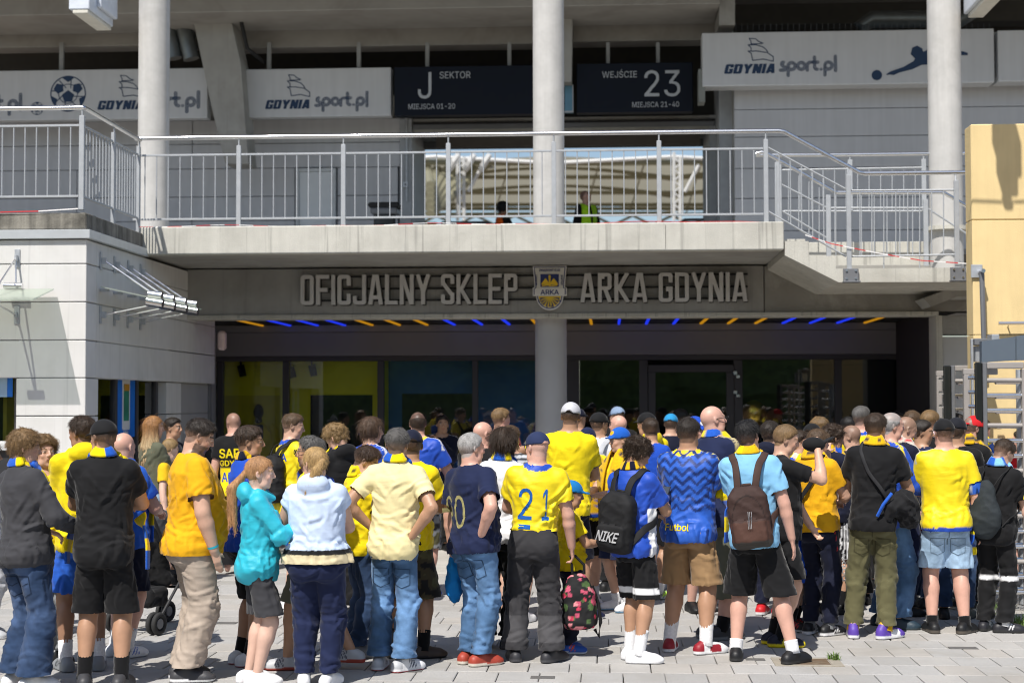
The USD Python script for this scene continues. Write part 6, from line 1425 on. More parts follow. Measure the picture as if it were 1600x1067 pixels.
    # ---- socks and shoes
    for (hip, kn, ank, fa), ft in zip(legs, feet):
        fd = np.array([math.sin(fa), math.cos(fa), 0]); rt = np.array([fd[1], -fd[0], 0]); lift = ft[3] if len(ft) > 3 else 0
        if sock:
            u = (kn - ank) / np.linalg.norm(kn - ank); L = sock.get('h', .09) * H; pp_ = [ank - u * .03 + [0, 0, 0]] + [ank + u * L * t for t in (.05, .25, .45, .65, .85, 1.0)]
            rr = [tr[3] * 1.25 + .004] + [tr[3] * (1.16 + .30 * t * (L / (.2 * H))) + .0045 + .002 * (i % 2) for i, t in enumerate((.05, .25, .45, .65, .85, 1.0))]
            tm = tube(pp_, rr, 16); sc = np.tile(C(sock['c']), (len(tm.vertices), 1))
            if 'band' in sock: sc[16 * 5:16 * 6] = C(sock['band'])
            obj('sock', tm, KNIT, e, smooth=True, col=sc)
        if shoes:
            c = .0095 if detail == 2 else .0125 if detail == 1 else .017; L = .152 * H if H > 1.5 else .16 * H; W = .0248 * H; hz = shoes.get('high', 0)
            a0 = np.array([ank[0], ank[1], 0]) - fd * .035 * H; a1 = a0 + fd * (L - .05 * H); zo = lift
            S = Field(*[np.arange(min(a0[i], a1[i], a0[i] + fd[i] * L) - .075 if i < 2 else -.02 + zo * .5, max(a0[i], a1[i], a0[i] + fd[i] * L) + .075 if i < 2 else .13 * H / 1.75 + .03 + hz + zo, c) for i in range(3)])
            up_ = np.array([0, 0, zo])
            S.add(Cap(a0 + up_ + [0, 0, .030], a1 + up_ + [0, 0, .026], W * .98, W * 1.06), .02); S.add(Cap(a0 + up_ + [0, 0, .05 + hz * .4], ank - u * .0 + [0, 0, .02 + hz] if False else np.array([ank[0], ank[1], .085 * H / 1.75 + hz + zo]) - fd * .004, W * .86, W * .90), .03); S.add(Cap(np.array([ank[0], ank[1], .072 + zo]), a1 + up_ + [0, 0, .040] + fd * .0, W * .8, W * .7), .03); S.add(Ell(a1 + up_ + fd * .015 + [0, 0, .028], np.array([W * 1.12, W * 1.5, .034]), np.stack([rt, fd, [0, 0, 1.0]], 1)), .02)
            S.add(Cap(a0 + up_ + [0, 0, .010], a1 + up_ + [0, 0, .010] + fd * .01, W * 1.08, W * 1.14), .005); cutbelow(S, np.array([0, 0, .002 + zo]), (0, 0, 1))
            cutbelow(S, np.array([0, 0, .10 * H / 1.75 + hz + zo]) , (0, 0, -1))
            sv, sf = S.net()
            if len(sv):
                z = sv[:, 2] - zo; sc = np.tile(C(shoes['c']), (len(sv), 1)); al_ = (sv - a0) @ fd; la = np.abs((sv - a0) @ rt)
                if 'c2' in shoes: sc[((al_ > .25 * L) & (al_ < .62 * L) & (z < .075)) | (al_ > .9 * L)] = C(shoes['c2'])
                if 'stripe' in shoes: sc[(al_ > .30 * L) & (al_ < .56 * L) & (la > W * .55) & (((al_ - (z - .03) * .6) % .026) < .011) & (z > .03)] = C(shoes['stripe'])
                if 'heel' in shoes: sc[(al_ < .02) & (z > .03)] = C(shoes['heel'])
                if 'top' in shoes: sc[z > .085 + hz * .8] = C(shoes['top'])
                if 'lace' in shoes: sc[(la < W * .35) & (al_ > .3 * L) & (al_ < .62 * L) & (z > .06)] = C(shoes['lace'])
                sc[z < .022 + .006 * (al_ < .3 * L)] = C(shoes.get('sole', 'white'))
                if 'sole2' in shoes: sc[z < .010] = C(shoes['sole2'])
                obj('shoe', (relax(sv, sf, 1, .4), sf), SHOE, e, smooth=True, col=sc)
    # ---- cap or hat
    if cap:
        cg = fine; K = Field(*[np.arange(hc[i] - .23 * s, hc[i] + .23 * s, cg) for i in range(3)]); Rc = Rh @ rot('z', math.radians(cap.get('turn', 0))) @ rot('x', math.radians(cap.get('tilt', 4)))
        def hq_(x, y, z): return hc + Rc @ (np.array([x, y, z]) * s)
        if cap.get('hat'):
            K.add(Ell(hq_(0, -.008, .05), np.array([.088, .104, .088]) * s, Rc), .01); K.add(Cap(hq_(0, -.05, .13), hq_(0, .04, .125), .04 * s, .035 * s), .04); cutbelow(K, hq_(0, 0, .035), Rc @ np.array([0, 0, 1.0])); K.add(Ell(hq_(0, -.005, .038), np.array([.135, .155, .010]) * s, Rc), .008)
        else:
            K.add(Ell(hq_(0, -.010, .030), np.array([.086, .106, .096 + cap.get('tall', 0)]) * s, Rc), .01)
            if cap.get('tall'): K.add(Ell(hq_(0, .03, .07), np.array([.07, .06, .065]) * s, Rc), .03)
            cutbelow(K, hq_(0, 0, .022), Rc @ np.array([0, .10, 1.0]))
            if not cap.get('beanie'):
                for k in range(5):
                    a = (k - 2) * .30; K.add(Cap(hq_(math.sin(a) * .068, .075, .030), hq_(math.sin(a) * .075, .125 + .035 * math.cos(a * 1.6), .026 - abs(k - 2) * .006 - .004), .009 * s, .0055 * s), .012)
        cv, cf = K.net(); qq = (cv - hc) @ Rc / s; cc = np.tile(C(cap['c']), (len(cv), 1))
        if 'brim' in cap: cc[(qq[:, 1] > .088 + .25 * np.maximum(qq[:, 2] - .03, 0)) & (qq[:, 2] < .042)] = C(cap['brim'])
        if 'mesh' in cap: cc[(qq[:, 1] < .02)] = C(cap['mesh'])
        if 'band' in cap: cc[(qq[:, 2] > .045) & (qq[:, 2] < .072) & (np.hypot(qq[:, 0], qq[:, 1]) < .11)] = C(cap['band'])
        if not cap.get('hat') and not cap.get('beanie'):
            gap = (np.hypot(qq[:, 0] / .034, (qq[:, 2] - .03) / .026) < 1) & (qq[:, 1] < -.05); cc[gap] = hcol * .7 if style != 'bald' else sk
        if 'logo' in cap: cc[(np.hypot(qq[:, 0] / .030, (qq[:, 2] - .068) / .022) < 1) & (qq[:, 1] > .04)] = C(cap['logo'])
        obj('cap' if not cap.get('hat') else 'hat', (relax(cv, cf, 1, .4), cf), CLOTH, e, smooth=True, col=cc)
        if 'text' in cap:
            t = meshkit.text_mesh(cap['text'], .026 * s, .004, True); tv = t.vertices.copy(); tv[:, 0] -= tv[:, 0].mean(); tv[:, 0] *= -1; aa = tv[:, 0] / (.088 * s)
            w = np.stack([np.sin(aa) * (.090 * s + tv[:, 2]), np.cos(aa) * (.098 * s + tv[:, 2]) - .006, .042 * s + tv[:, 1]], 1); obj('cap_lettering', (hc + w @ Rc.T, t.faces[:, ::-1]), CLOTH, e, col=np.tile(C(cap.get('textc', 'yellow')), (len(w), 1)))
    if glasses is not None:
        rr = []
        for sx in (-1, 1):
            ring = [h(sx * .032 + .022 * math.cos(a), .108, .004 + .016 * math.sin(a)) for a in np.linspace(0, 2 * math.pi, 13)]; rr.append(tube(ring, .0028 * s, 6)); rr.append(tube([h(sx * .054, .106, .008), h(sx * .074, .06, .010), h(sx * .080, -.008, .008)], .0026 * s, 6))
            if glasses == 'sun': lens = Ell(h(sx * .032, .106, .004), np.array([.023, .004, .017]) * s, Rh); t = trimesh.creation.icosphere(2); t.apply_scale(lens.r); t.vertices = t.vertices @ Rh.T + lens.c; rr.append(t)
        rr.append(tube([h(-.01, .109, .008), h(.01, .109, .008)], .0026 * s, 6)); gm = cat_(rr); obj('glasses', gm, SHOE, e, smooth=True, col=np.tile([.012, .012, .014], (len(gm.vertices), 1)))
    # ---- ribbons lying on the clothes: scarf, straps
    def ribbon(name, path, wid, thick, m, colour, off, parent=e, n=60, across=7, field=None, free=None):
        p = np.asarray(path, float); d = np.r_[0, np.cumsum(np.linalg.norm(np.diff(p, axis=0), axis=1))]; u = np.linspace(0, d[-1], n)
        from scipy.interpolate import PchipInterpolator
        c = np.stack([PchipInterpolator(d, p[:, i])(u) for i in range(3)], 1); B = field or BASE
        c = B.push(c, off + thick / 2, 4); t = np.gradient(c, axis=0); t /= np.linalg.norm(t, axis=1, keepdims=True)
        nn = B.grad(c, .03); nn = relax_line(nn, 6)
        if name == 'scarf' and free != 'flat': rad = (c - nb) * [1, 1, 0]; rad /= np.linalg.norm(rad, axis=1, keepdims=True) + 1e-9; wr_ = (smooth01(c[:, 2], zN - .03 * H, zN + .0 * H))[:, None]; nn = nn * (1 - wr_) + (rad + [0, 0, .45]) * wr_
        nn = relax_line(nn, 3); nn -= t * (nn * t).sum(1)[:, None]; nn /= np.linalg.norm(nn, axis=1, keepdims=True) + 1e-9; w = np.cross(t, nn)
        wd = wid(u / d[-1]) if callable(wid) else np.full(n, wid)
        ang = np.linspace(0, 2 * math.pi, across * 2, endpoint=False)
        ca, sa = np.sign(np.cos(ang)) * np.abs(np.cos(ang)) ** .6, np.sign(np.sin(ang)) * np.abs(np.sin(ang)) ** .6
        v = c[:, None] + w[:, None] * (wd[:, None] / 2 * ca[None])[..., None] + nn[:, None] * (thick / 2 * sa)[None, :, None]; k = across * 2; v = v.reshape(-1, 3)
        dd_ = B.sample(v); gg = B.grad(v); v = v + gg * np.maximum(.003 - dd_, 0)[:, None]
        fs = []
        i, j = np.meshgrid(np.arange(n - 1), np.arange(k), indexing='ij'); q4 = np.stack([i * k + j, (i + 1) * k + j, (i + 1) * k + (j + 1) % k, i * k + (j + 1) % k], -1).reshape(-1, 4); fs = np.vstack([q4[:, [0, 1, 2]], q4[:, [0, 2, 3]]])
        endc = [[0, a_, a_ + 1] for a_ in range(1, k - 1)]; fs = np.vstack([fs, endc, [[(n - 1) * k + a, (n - 1) * k + c_, (n - 1) * k + b] for a, b, c_ in endc]])
        uu = np.repeat(u, k); cc = colour(uu, np.tile(ca, n), d[-1], v) if callable(colour) else np.tile(C(colour), (len(v), 1))
        obj(name, (v, fs), m, parent, smooth=50, col=None) if False else obj(name, (v, fs[:, ::-1]), m, parent, smooth=True, col=cc); return v
    ctx = dict(e=e, T=T, H=H, nb=nb, zN=zN, zS=zS, A=A, hc=hc, h=h, Rt=Rt, Rh=Rh, ribbon=ribbon, BASE=BASE, F=F, legs=legs, shw=shw, g=g, s=s, loc=np.asarray(loc, float), face=face, tr=tr, hands=hands, belly=belly, seed=seed, TR=TR)
    if scarf:
        fd_ = .085 * H * g + belly * .5 * H; endz = scarf.get('ends', (.58, .56)); x1 = .055 * H
        up_pts = lambda sx, ez: [T(sx * (x1 + .01), fd_, ez * H), T(sx * x1, fd_ + .01, .70 * H), T(sx * (x1 - .005), fd_ * .82, zS - .02 * H), T(sx * .045 * H, .018 * H, zN + .004 * H), T(sx * .036 * H, -.032 * H, zN + .012 * H)]
        pth = up_pts(-1, endz[0]) + [T(0, -.050 * H, zN + .016 * H)] + up_pts(1, endz[1])[::-1]
        if scarf.get('short'): pth = pth[2:-2]
        ca_, cb_ = C(scarf.get('c', 'yellow')), C(scarf.get('c2', 'blue')); st = scarf.get('stripe', .11)
        def scol(u, a, L, v):
            if scarf.get('print'):
                c = np.tile(ca_, (len(u), 1)); k = meshkit.noise(np.c_[u * 38, a * 2.2, u * 0 + seed], 5); c[(np.abs(a) < .62) & (k > .50)] = cb_; c[np.abs(np.abs(a) - .8) < .09] = cb_
                fr_ = (u < .05) | (u > L - .05); c[fr_] = cb_; return c
            w = ((u / st).astype(int) % 2 == 0); c = np.where(w[:, None], ca_, cb_); fr_ = (u < .05) | (u > L - .05); c[fr_] = C('blue') if not scarf.get('short') else c[fr_]; return c
        wd = scarf.get('w', .105); ribbon('scarf', pth, lambda t: wd * (1 - .25 * np.exp(-((t - .5) / .18) ** 2)), scarf.get('t', .022), KNIT, scol, .006, n=110 if detail == 2 else 64, across=6)
    if bot and bot.get('pockets'):
        for sx in (-1, 1):
            o_ = Polygon([(-.062, .07), (.062, .07), (.062, -.05), (0, -.078), (-.062, -.05)]); decal(ctx, geom=unary_union([o_.difference(o_.buffer(-.0055)), LineString([(-.05, .02), (0, .0), (.05, .02)]).buffer(.002)]), x=sx * .046, z=min(.455, (top or {}).get('hem', .475) - .064), c=C(bot['c']) * bot.get('pk', .45), name='pocket_seam', on='legs')
        decal(ctx, geom=sbox(-.0035, -.16, .0035, .02), x=0, z=.50, c=C(bot['c']) * .45, name='seam', on='legs')
    for dcl in decals: decal(ctx, **dcl)
    return ctx

def relax_line(n, k):
    for _ in range(k): n = np.vstack([n[:1], (n[:-2] + n[1:-1] * 2 + n[2:]) / 4, n[-1:]])
    return n
def subdivide(v, f, L):
    for _ in range(5):
        m = trimesh.Trimesh(v, f, process=False); e = m.edges_unique_length
        if e.max() < L: break
        v, f = trimesh.remesh.subdivide(v, f)
    return v, f
def decal(ctx, text=None, geom=None, x=0, z=.7, h=.1, w=None, c='blue', side='back', name='print', bold=True, slant=0, on=None):
    """lettering or a mark laid on the garment; x, z: its centre on the torso (fractions of the height), seen from that side"""
    if text: t = meshkit.text_mesh(text, h, .001, bold); v, f = np.array(t.vertices), np.array(t.faces)
    else:
        t = cat_([trimesh.creation.extrude_polygon(g_, .001, engine='earcut') for g_ in getattr(geom, 'geoms', [geom])]); v, f = np.array(t.vertices), np.array(t.faces)
    keep = (v[f][:, :, 2] > .0005).all(1); f = f[keep]; used = np.unique(f); mp = np.full(len(v), -1); mp[used] = np.arange(len(used)); v, f = v[used], mp[f]
    if text:
        v[:, 0] -= (v[:, 0].max() + v[:, 0].min()) / 2; v[:, 1] -= (v[:, 1].max() + v[:, 1].min()) / 2
        if w: v[:, 0] *= w / (v[:, 0].max() - v[:, 0].min())
    v, f = subdivide(v, f, .022); v[:, 0] += slant * v[:, 1]
    H, Rt = ctx['H'], ctx['Rt']; B = ctx['TR'] if on == 'legs' else ctx['BASE']
    sgn, dirv = {'back': (1, np.array([0, 1.0, 0])), 'front': (-1, np.array([0, -1.0, 0])), 'right': (1, np.array([-1.0, 0, 0])), 'left': (-1, np.array([1.0, 0, 0]))}[side]
    c0 = ctx['T'](x * H if side in ('back', 'front') else 0, x * H if side in ('right', 'left') else 0, z * H)
    ux = Rt @ (np.array([sgn, 0, 0]) if side in ('back', 'front') else np.array([0, sgn, 0])); d = Rt @ dirv; uz = Rt @ np.array([0, 0, 1.0])
    p = c0 + np.outer(v[:, 0], ux) + np.outer(v[:, 1], uz) - d * .45
    t = np.zeros(len(p)); hit = np.zeros(len(p), bool)
    for _ in range(60):
        dd = B.sample(p + d * t[:, None]); t = t + np.where(hit, 0, np.clip(dd, .002, .05)); hit |= dd < .002
    ok = hit & (t < .8); t = np.where(ok, t, np.median(t[ok]) if ok.any() else .4)
    p = p + d * t[:, None]
    if hasattr(B, 'gv'):       # follow the folds of the cloth
        from scipy.spatial import cKDTree
        dist, ix = cKDTree(B.gv).query(p, k=4); fv = B.sample(B.gv); w_ = 1 / (dist + .002) ** 2; p = p - d * ((fv[ix] * w_).sum(1) / w_.sum(1) * .6 + fv[ix].max(1) * .4 + .004)[:, None]
    else: p = p - d * .008
    fl = (f[:, [0, 1, 2]])
    obj(name, (p, fl), CLOTH, ctx['e'], smooth=False, col=np.tile(C(c), (len(p), 1)))

def at_px(px, py_top, D):
    """ground point and height of somebody whose head top is seen at the pixel, D metres off"""
    p = P(px, py_top, D); return np.array([p[0], D, 0.0]), p[2]
# ---------------------------------------------------------------- things people carry
def local(ctx, name, label, cat): return empty(name, ctx['loc'], -ctx['face'], label=label, cat=cat)
def wrist(ctx, i, k=.085): A = ctx['A'][i]; return A[2] + ctx['hands'][i] * k * ctx['H'] / 1.75
def backpack(ctx, label, c='black', c2=None, size=(.29, .44, .15), zc=.645, strap='black', logo=None, tilt=0.0, base=None, name='backpack', dx=0.0, dy=0.0, soft=False):
    H, T, B = ctx['H'], ctx['T'], ctx['BASE']; e = local(ctx, name, label, 'backpack')
    ys = np.linspace(-.45, .1, 80); p = np.array([T(dx, y, zc * H) for y in ys]); d = B.sample(p); y0 = ys[np.argmax(d < .0)] if (d < 0).any() else -.12
    w, h, dp = size; R = ctx['Rt'] @ rot('y', tilt); c0 = T(dx, y0 - dp * .46 + dy, zc * H)
    S = Field(*[np.arange(c0[i] - m, c0[i] + m, .011) for i, m in enumerate((w * .75, dp + .08, h * .65))])
    q = lambda x, y, z: c0 + R @ np.array([x, y, z])
    if soft:
        S.add(Ell(q(0, 0, -.06), (w * .5, dp * .6, h * .40), R), .02); S.add(Ell(q(0, 0, .14), (w * .32, dp * .4, h * .28), R), .06)
    else:
        S.add(RBox(q(0, 0, -.02), (w * .5, dp * .5, h * .46), .055, R), .0); S.add(RBox(q(0, .01, h * .30), (w * .36, dp * .42, h * .22), .05, R), .05)
        S.add(RBox(q(0, -dp * .48, -h * .22), (w * .42, .035, h * .20), .03, R), .012)
        S.add(RBox(q(0, -dp * .49, -h * .035), (w * .43, .005, .007), .003, R), sub=True)
    v, f = S.net(); v = relax(v, f, 1, .4); v = folds(v, vnormals(v, f), .006, ctx['seed'], 9, 6); u = (v - c0) @ R
    col = np.tile(C(c), (len(v), 1))
    if c2 is not None: col[u[:, 2] < -h * .06] = C(c2)
    if base is not None: col[u[:, 2] < -h * .38] = C(base)
    if soft is False:
        arch = np.abs(np.hypot(u[:, 0] / (w * .40), (u[:, 2] + .02) / (h * .40)) - 1) < .035; col[arch & (u[:, 1] < 0) & (u[:, 2] > -.02)] *= .45
    obj('bag', (v, f), BAGM, e, smooth=True, col=col)
    zN, zS = ctx['zN'], ctx['zS']
    for sx in (-1, 1):
        pts = [q(sx * w * .22, .0, h * .44), T(sx * .052 * H, -.075 * H, zN - .035 * H), T(sx * .064 * H, -.012 * H, zS + .03 * H), T(sx * .068 * H, .075 * H, .735 * H), T(sx * .085 * H, .06 * H, .66 * H), T(sx * .098 * H, .0, .615 * H), T(sx * .085 * H, -.06 * H, .585 * H), q(sx * w * .40, .02, -h * .34)]
        ctx['ribbon']('strap', pts, .012 if soft else .055, .012 if soft else .012, BAGM, strap, .004, parent=e, n=50, across=4)
    if not soft:
        hl = [q(-.04, dp * .2, h * .46), q(-.03, dp * .1, h * .53), q(.03, dp * .1, h * .53), q(.04, dp * .2, h * .46)]; m = tube(hl, .012, 8); obj('grab_handle', m, BAGM, e, smooth=True, col=np.tile(C(strap), (len(m.vertices), 1)))
    if logo:
        t = meshkit.text_mesh(logo['text'], logo['h'], .003, True); v = np.array(t.vertices); v[:, 0] -= v[:, 0].mean(); v[:, 1] -= v[:, 1].mean()
        if 'w' in logo: v[:, 0] *= logo['w'] / np.ptp(v[:, 0])
        v[:, 0] += logo.get('shear', 0) * v[:, 1]
        g_ = np.stack([v[:, 0] + logo.get('x', 0), np.full(len(v), -.4), v[:, 1] + logo['z']], 1); pw = c0 + g_ @ R.T; d_ = R @ np.array([0, 1.0, 0]); t_ = np.zeros(len(pw)); pw2, f2 = pw, np.array(t.faces)
        for _ in range(50): t_ += np.clip(S.sample(pw + d_ * t_[:, None]), -.01, .05)
        obj('logo', (pw + d_ * (np.minimum(t_, np.median(t_) + .03) - .012 + 0 * v[:, 2])[:, None], f2), CLOTH, e, col=np.tile(C(logo['c']), (len(pw), 1)))
    return e
def phone(ctx, i, label, c='black'):
    e = local(ctx, 'phone', label, 'phone'); p = wrist(ctx, i, .075) + np.array([0, .02, .03]); d = ctx['hands'][i]
    up = np.array([0, .55, .8]); up /= np.linalg.norm(up); x = np.array([1.0, 0, 0]); n = np.cross(x, up); R = np.stack([x, up, n], 1)
    m = bx(-.037, .037, -.075, .075, -.0045, .0045, .004); m.vertices = m.vertices @ R.T + p; obj('case', m, SHOE, e, col=np.tile(C(c), (len(m.vertices), 1)))
    m = bx(-.033, .033, -.069, .069, .0047, .0056); m.vertices = m.vertices @ R.T + p; obj('screen', m, mat('phone_screen', (.05, .06, .08), .1), e)
def paper(ctx, i, label, c='white', name='paper', w=.09, h=.12, yaw=0.0):
    e = local(ctx, name, label, 'paper'); p = wrist(ctx, i, .08) + np.array([0, .01, .05]); R = rot('z', yaw) @ rot('x', .4)
    n = 7; u = np.linspace(-1, 1, n); vs = np.array([[a * w * .5, .02 * a * a, b * h * .5] for b in (-1, 0, 1) for a in u]); vs = np.vstack([vs, vs + [0, .002, 0]]) @ R.T + p
    fs = []
    for o_, fl in ((0, 1), (3 * n, -1)):
        for j in range(2):
            for k in range(n - 1):
                a = o_ + j * n + k; fs += [[a, a + 1, a + n + 1][::fl], [a, a + n + 1, a + n][::fl]]
    m = trimesh.Trimesh(vs, fs, process=False); obj('sheet', m, CLOTH, e, col=np.tile(C(c), (len(vs), 1)))
def strap(ctx, label, side=1, c='black', bag=None, wid=.04, name='crossbody_bag', cat='bag'):
    """shoulder strap running across the back to a small bag at the other hip"""
    T, H, zS = ctx['T'], ctx['H'], ctx['zS']; e = local(ctx, name, label, cat); s = side
    p = [T(-s * .10 * H, .06 * H, .60 * H), T(-s * .02 * H, .09 * H, .66 * H), T(s * .04 * H, .08 * H, .74 * H), T(s * .058 * H, -.01 * H, zS + .03 * H), T(s * .03 * H, -.08 * H, .75 * H), T(-s * .03 * H, -.09 * H, .67 * H), T(-s * .085 * H, -.05 * H, .59 * H), T(-s * .112 * H, -.0, .565 * H)]
    ctx['ribbon']('strap', p, wid, .010, BAGM, c, .004, parent=e, n=60, across=4)
    if bag:
        c0 = T(-s * .135 * H * ctx['g'] ** .4, .02 * H, .535 * H); S = Field(*[np.arange(c0[i] - .2, c0[i] + .2, .011) for i in range(3)])
        S.add(RBox(c0, (.035, bag[0] / 2, bag[1] / 2), .03, ctx['Rt']), 0); v, f = S.net(); col = np.tile(C(bag[2]), (len(v), 1)); obj('pouch', (relax(v, f, 1), f), BAGM, e, smooth=True, col=col)

def pp(px, ty, D, label, grp='supporters outside the shop', **k):
    loc, H = at_px(px, ty, D)
    if 'H' in k: H = k.pop('H')
    k.setdefault('detail', 2 if D < 12.95 else 1 if D < 15.6 else 0)
    k.setdefault('seed', int(px * 3 + D * 7) % 977)
    if k['detail'] == 0 and 'head' not in k: r_ = np.random.RandomState(int(px)); k['head'] = (r_.choice([-55, -30, 25, 50]) + r_.uniform(-10, 10), r_.uniform(-2, 16))
    return person(loc, H, label=label, group=grp, **k)
def tee(c, **k): return dict(c=c, **k)
def shorts(c, **k): return dict(k='shorts', c=c, **k)
def jeans(c='denim', **k): return dict(k='trousers', c=c, denim=1, wash=k.pop('wash', 1.0), **k)
def jog(c, **k): return dict(k='jogger', c=c, **k)
def trs(c, **k): return dict(k='trousers', c=c, **k)
WS = dict(c='white'); BS = dict(c='black', sole='black'); DS = dict(c='charcoal', sole='black')
wsock = dict(c='white', h=.085); bsock = dict(c='black', h=.075); lowsock = dict(c='white', h=.04)
def jersey_stripes(p, c, t, H):
    w = np.abs(t[:, 0]) > .085 * H; c[w & (np.abs(t[:, 1]) < .012 * H) & (t[:, 2] < .74 * H)] = C('royal')

# ---------------------------------------------------------------- the crowd, front row first
pp(44, 672, 10.9, 'curly blond boy in charcoal sweatshirt at the left edge, back turned', face=38, head=(28, 8), top=tee('charcoal', sleeve=1.72, hem=.46, name='sweatshirt', fold=1.2, blouson=1, loose=1.15), bot=jeans('ddenim', loose=1.22, hem=.055, pockets=1), arms=('elbow', 'elbow'), shoes=WS, hair='sandy', style='mop', skin='fair', scarf=dict(short=1, stripe=.09, w=.085, t=.028), stance=1.3)
pp(82, 681, 11.9, 'smiling curly boy facing the camera behind the charcoal sweatshirt boy', face=150, head=(-12, -2), top=tee('yellow', sleeve=.7), bot=jog('grey'), arms=('down', 'elbow'), shoes=BS, hair='sandy', style='curly', skin='fair', scarf=dict(c='yellow', c2='blue', stripe=.06, ends=(.56, .50)))
c_ = pp(165, 655, 10.95, 'man in black T-shirt, black shorts and black cap with striped scarf', face=-8, head=(-42, 3), g=1.08, top=tee('black', hem=.45, loose=1.2, fold=1.1), bot=shorts('black', end=.275, hem=.064), arms=('cross', 'cross'), shoes=DS, sock=dict(c='black', h=.085), hair='dark', style='fade', skin='tan', cap=dict(c='black', logo='black'), scarf=dict(short=1, stripe=.12, w=.09, t=.03), stance=1.35)
for sx_ in (-1, 1):
    T_, H_ = c_['T'], c_['H']; c_['ribbon']('scarf', [T_(sx_ * .115 * H_, .10 * H_, .63 * H_), T_(sx_ * .138 * H_, .085 * H_, .57 * H_), T_(sx_ * .150 * H_, .075 * H_, .50 * H_), T_(sx_ * .150 * H_, .07 * H_, (.455 if sx_ < 0 else .43) * H_)], .13, .022, KNIT, lambda u, a, L, v: np.where((((u / .085).astype(int) % 2 == 0) & (u < L * .8))[:, None], C('yellow'), C('blue')), .006, n=44)
pp(130, 649, 11.7, 'brown haired man in yellow hooded top beside the black cap man', face=-25, head=(-40, 5), top=tee('yellow', sleeve=1.9, hood=1, hem=.46, name='hoodie'), bot=shorts('blue', end=.30), arms=('frontlow', 'front'), shoes=dict(c='grey', stripe='black', sole='grey'), sock=dict(c='white', h=.07), hair='brown', style='short', skin='brown', stance=1.2)
pp(196, 674, 12.3, 'bald man in navy blue T-shirt pushing the pushchair', face=28, head=(-5, 6), g=1.2, top=tee('blue', cuff='royal', cuffw=.15, sleeve=.68), bot=shorts('dnavy'), arms=('front', 'front'), shoes=dict(c='white', stripe='blue'), sock=wsock, hair='grey', style='bald', skin='pink', scarf=dict(c='yellow', c2='blue', stripe=.10, ends=(.52, .5)))
pp(92, 752, 13.4, 'small child in grey clothes half hidden between the curly boys', face=170, top=tee('lgrey', sleeve=1.8), bot=shorts('grey', end=.2), arms=('down', 'down'), shoes=dict(c='black'), hair='lbrown', style='short', skin='pale')
pp(238, 650, 17.0, 'long haired blonde woman in olive top and ripped light jeans by the kiosk', face=42, head=(25, 2), sex='f', top=tee('olivetop', sleeve=1.8, hem=.55), bot=jeans('ldenim'), arms=('frontlow', 'frontlow'), shoes=WS, hair=(.24, .115, .04), style='long', extra=dict(tips=(.46, .34, .19)), skin='fair', detail=1)
pp(269, 652, 18.2, 'short haired man in dark navy polo shirt against the kiosk wall', face=100, top=tee('dnavy', collar='navy'), bot=trs('black'), hair='dark', style='fade', skin='tan', detail=1)
pp(262, 684, 17.0, 'blond child in yellow shirt beside the long haired woman', face=85, top=tee('mustard'), bot=shorts('black'), hair='blond', style='crop', skin='pale')
pp(296, 661, 19.3, 'person in white straw hat with black band near the shop corner', face=170, head=(5, 25), top=tee('black', yoke='black'), bot=trs('black'), hair='grey', cap=dict(hat=1, c='white', band='black'), skin='pink', scarf=dict(), glasses='sun')
c_ = pp(303, 651, 11.3, 'big bearded man in ochre T-shirt and beige cargo trousers', face=62, head=(8, 24), g=1.36, belly=.035, top=tee('ochre', hem=.475, loose=1.1, sleeve=.66, fold=1.2), bot=trs('beige', loose=1.12, hem=.05), arms=('pocket', 'pocket'), shoes=dict(c='charcoal', sole='white'), hair='dark', style='fade', beard=.85, skin='fair', stance=1.0)
c_['hand_side'] = 1
A_ = c_['A'][1]; u_ = (A_[2] - A_[1]) / np.linalg.norm(A_[2] - A_[1])
m_ = tube([A_[2] - u_ * .03, A_[2] - u_ * .015], [.040, .039], 16, False); obj('wristband', m_, SHOE, c_['e'], smooth=True, col=np.tile(C('turq'), (len(m_.vertices), 1)))
pk = trimesh.util.concatenate([]) if False else None
pp(371, 643, 18.3, 'shaven headed man in black shirt with yellow lettering near the mannequin', face=-4, top=tee('black', paint=lambda p, c, t, H: c.__setitem__(t[:, 2] < .66 * H, C('yellow'))), bot=trs('black'), style='buzz', hair='lbrown', skin='pink', decals=[dict(text='SARA', z=.745, h=.10, w=.34, c='yellow'), dict(text='GDYNIA', z=.685, h=.06, w=.34, c='yellow'), dict(text='ARKA', z=.60, h=.10, w=.3, c='royal')])
pp(388, 664, 11.95, 'dark haired boy in royal blue shirt and black shorts behind the ochre man', face=58, head=(22, 2), g=1.08, top=tee('royal', collar='royal', sleeve=.66), bot=shorts('black', end=.27, hem=.06), arms=('elbow', 'down'), shoes=dict(c='white', sole='white', sole2='red'), sock=dict(c='black', h=.06), hair='brown', style='fade', skin='tan', scarf=dict(short=1, c='mustard', c2='dnavy', stripe=.05, w=.09))
c_ = pp(404, 711, 11.15, 'girl with red-blond ponytail in turquoise jacket and dark shorts', face=72, head=(8, 4), sex='f', top=tee('turq', sleeve=1.9, hood=.95, hem=.415, loose=1.25, name='jacket', m='satin', fold=1.25, cell=.011), bot=shorts('charcoal', end=.30, hem=.062), arms=('front', 'phone'), shoes=WS, hair=(.36, .19, .085), style='pony', extra=dict(pony=(-.03, -.085, -.40), ponyz=-.005), skin='pale', stance=.75)
e_ = local(c_, 'water_bottle', 'clear plastic water bottle held by the girl in the turquoise jacket', 'bottle'); w_ = wrist(c_, 1, .08)
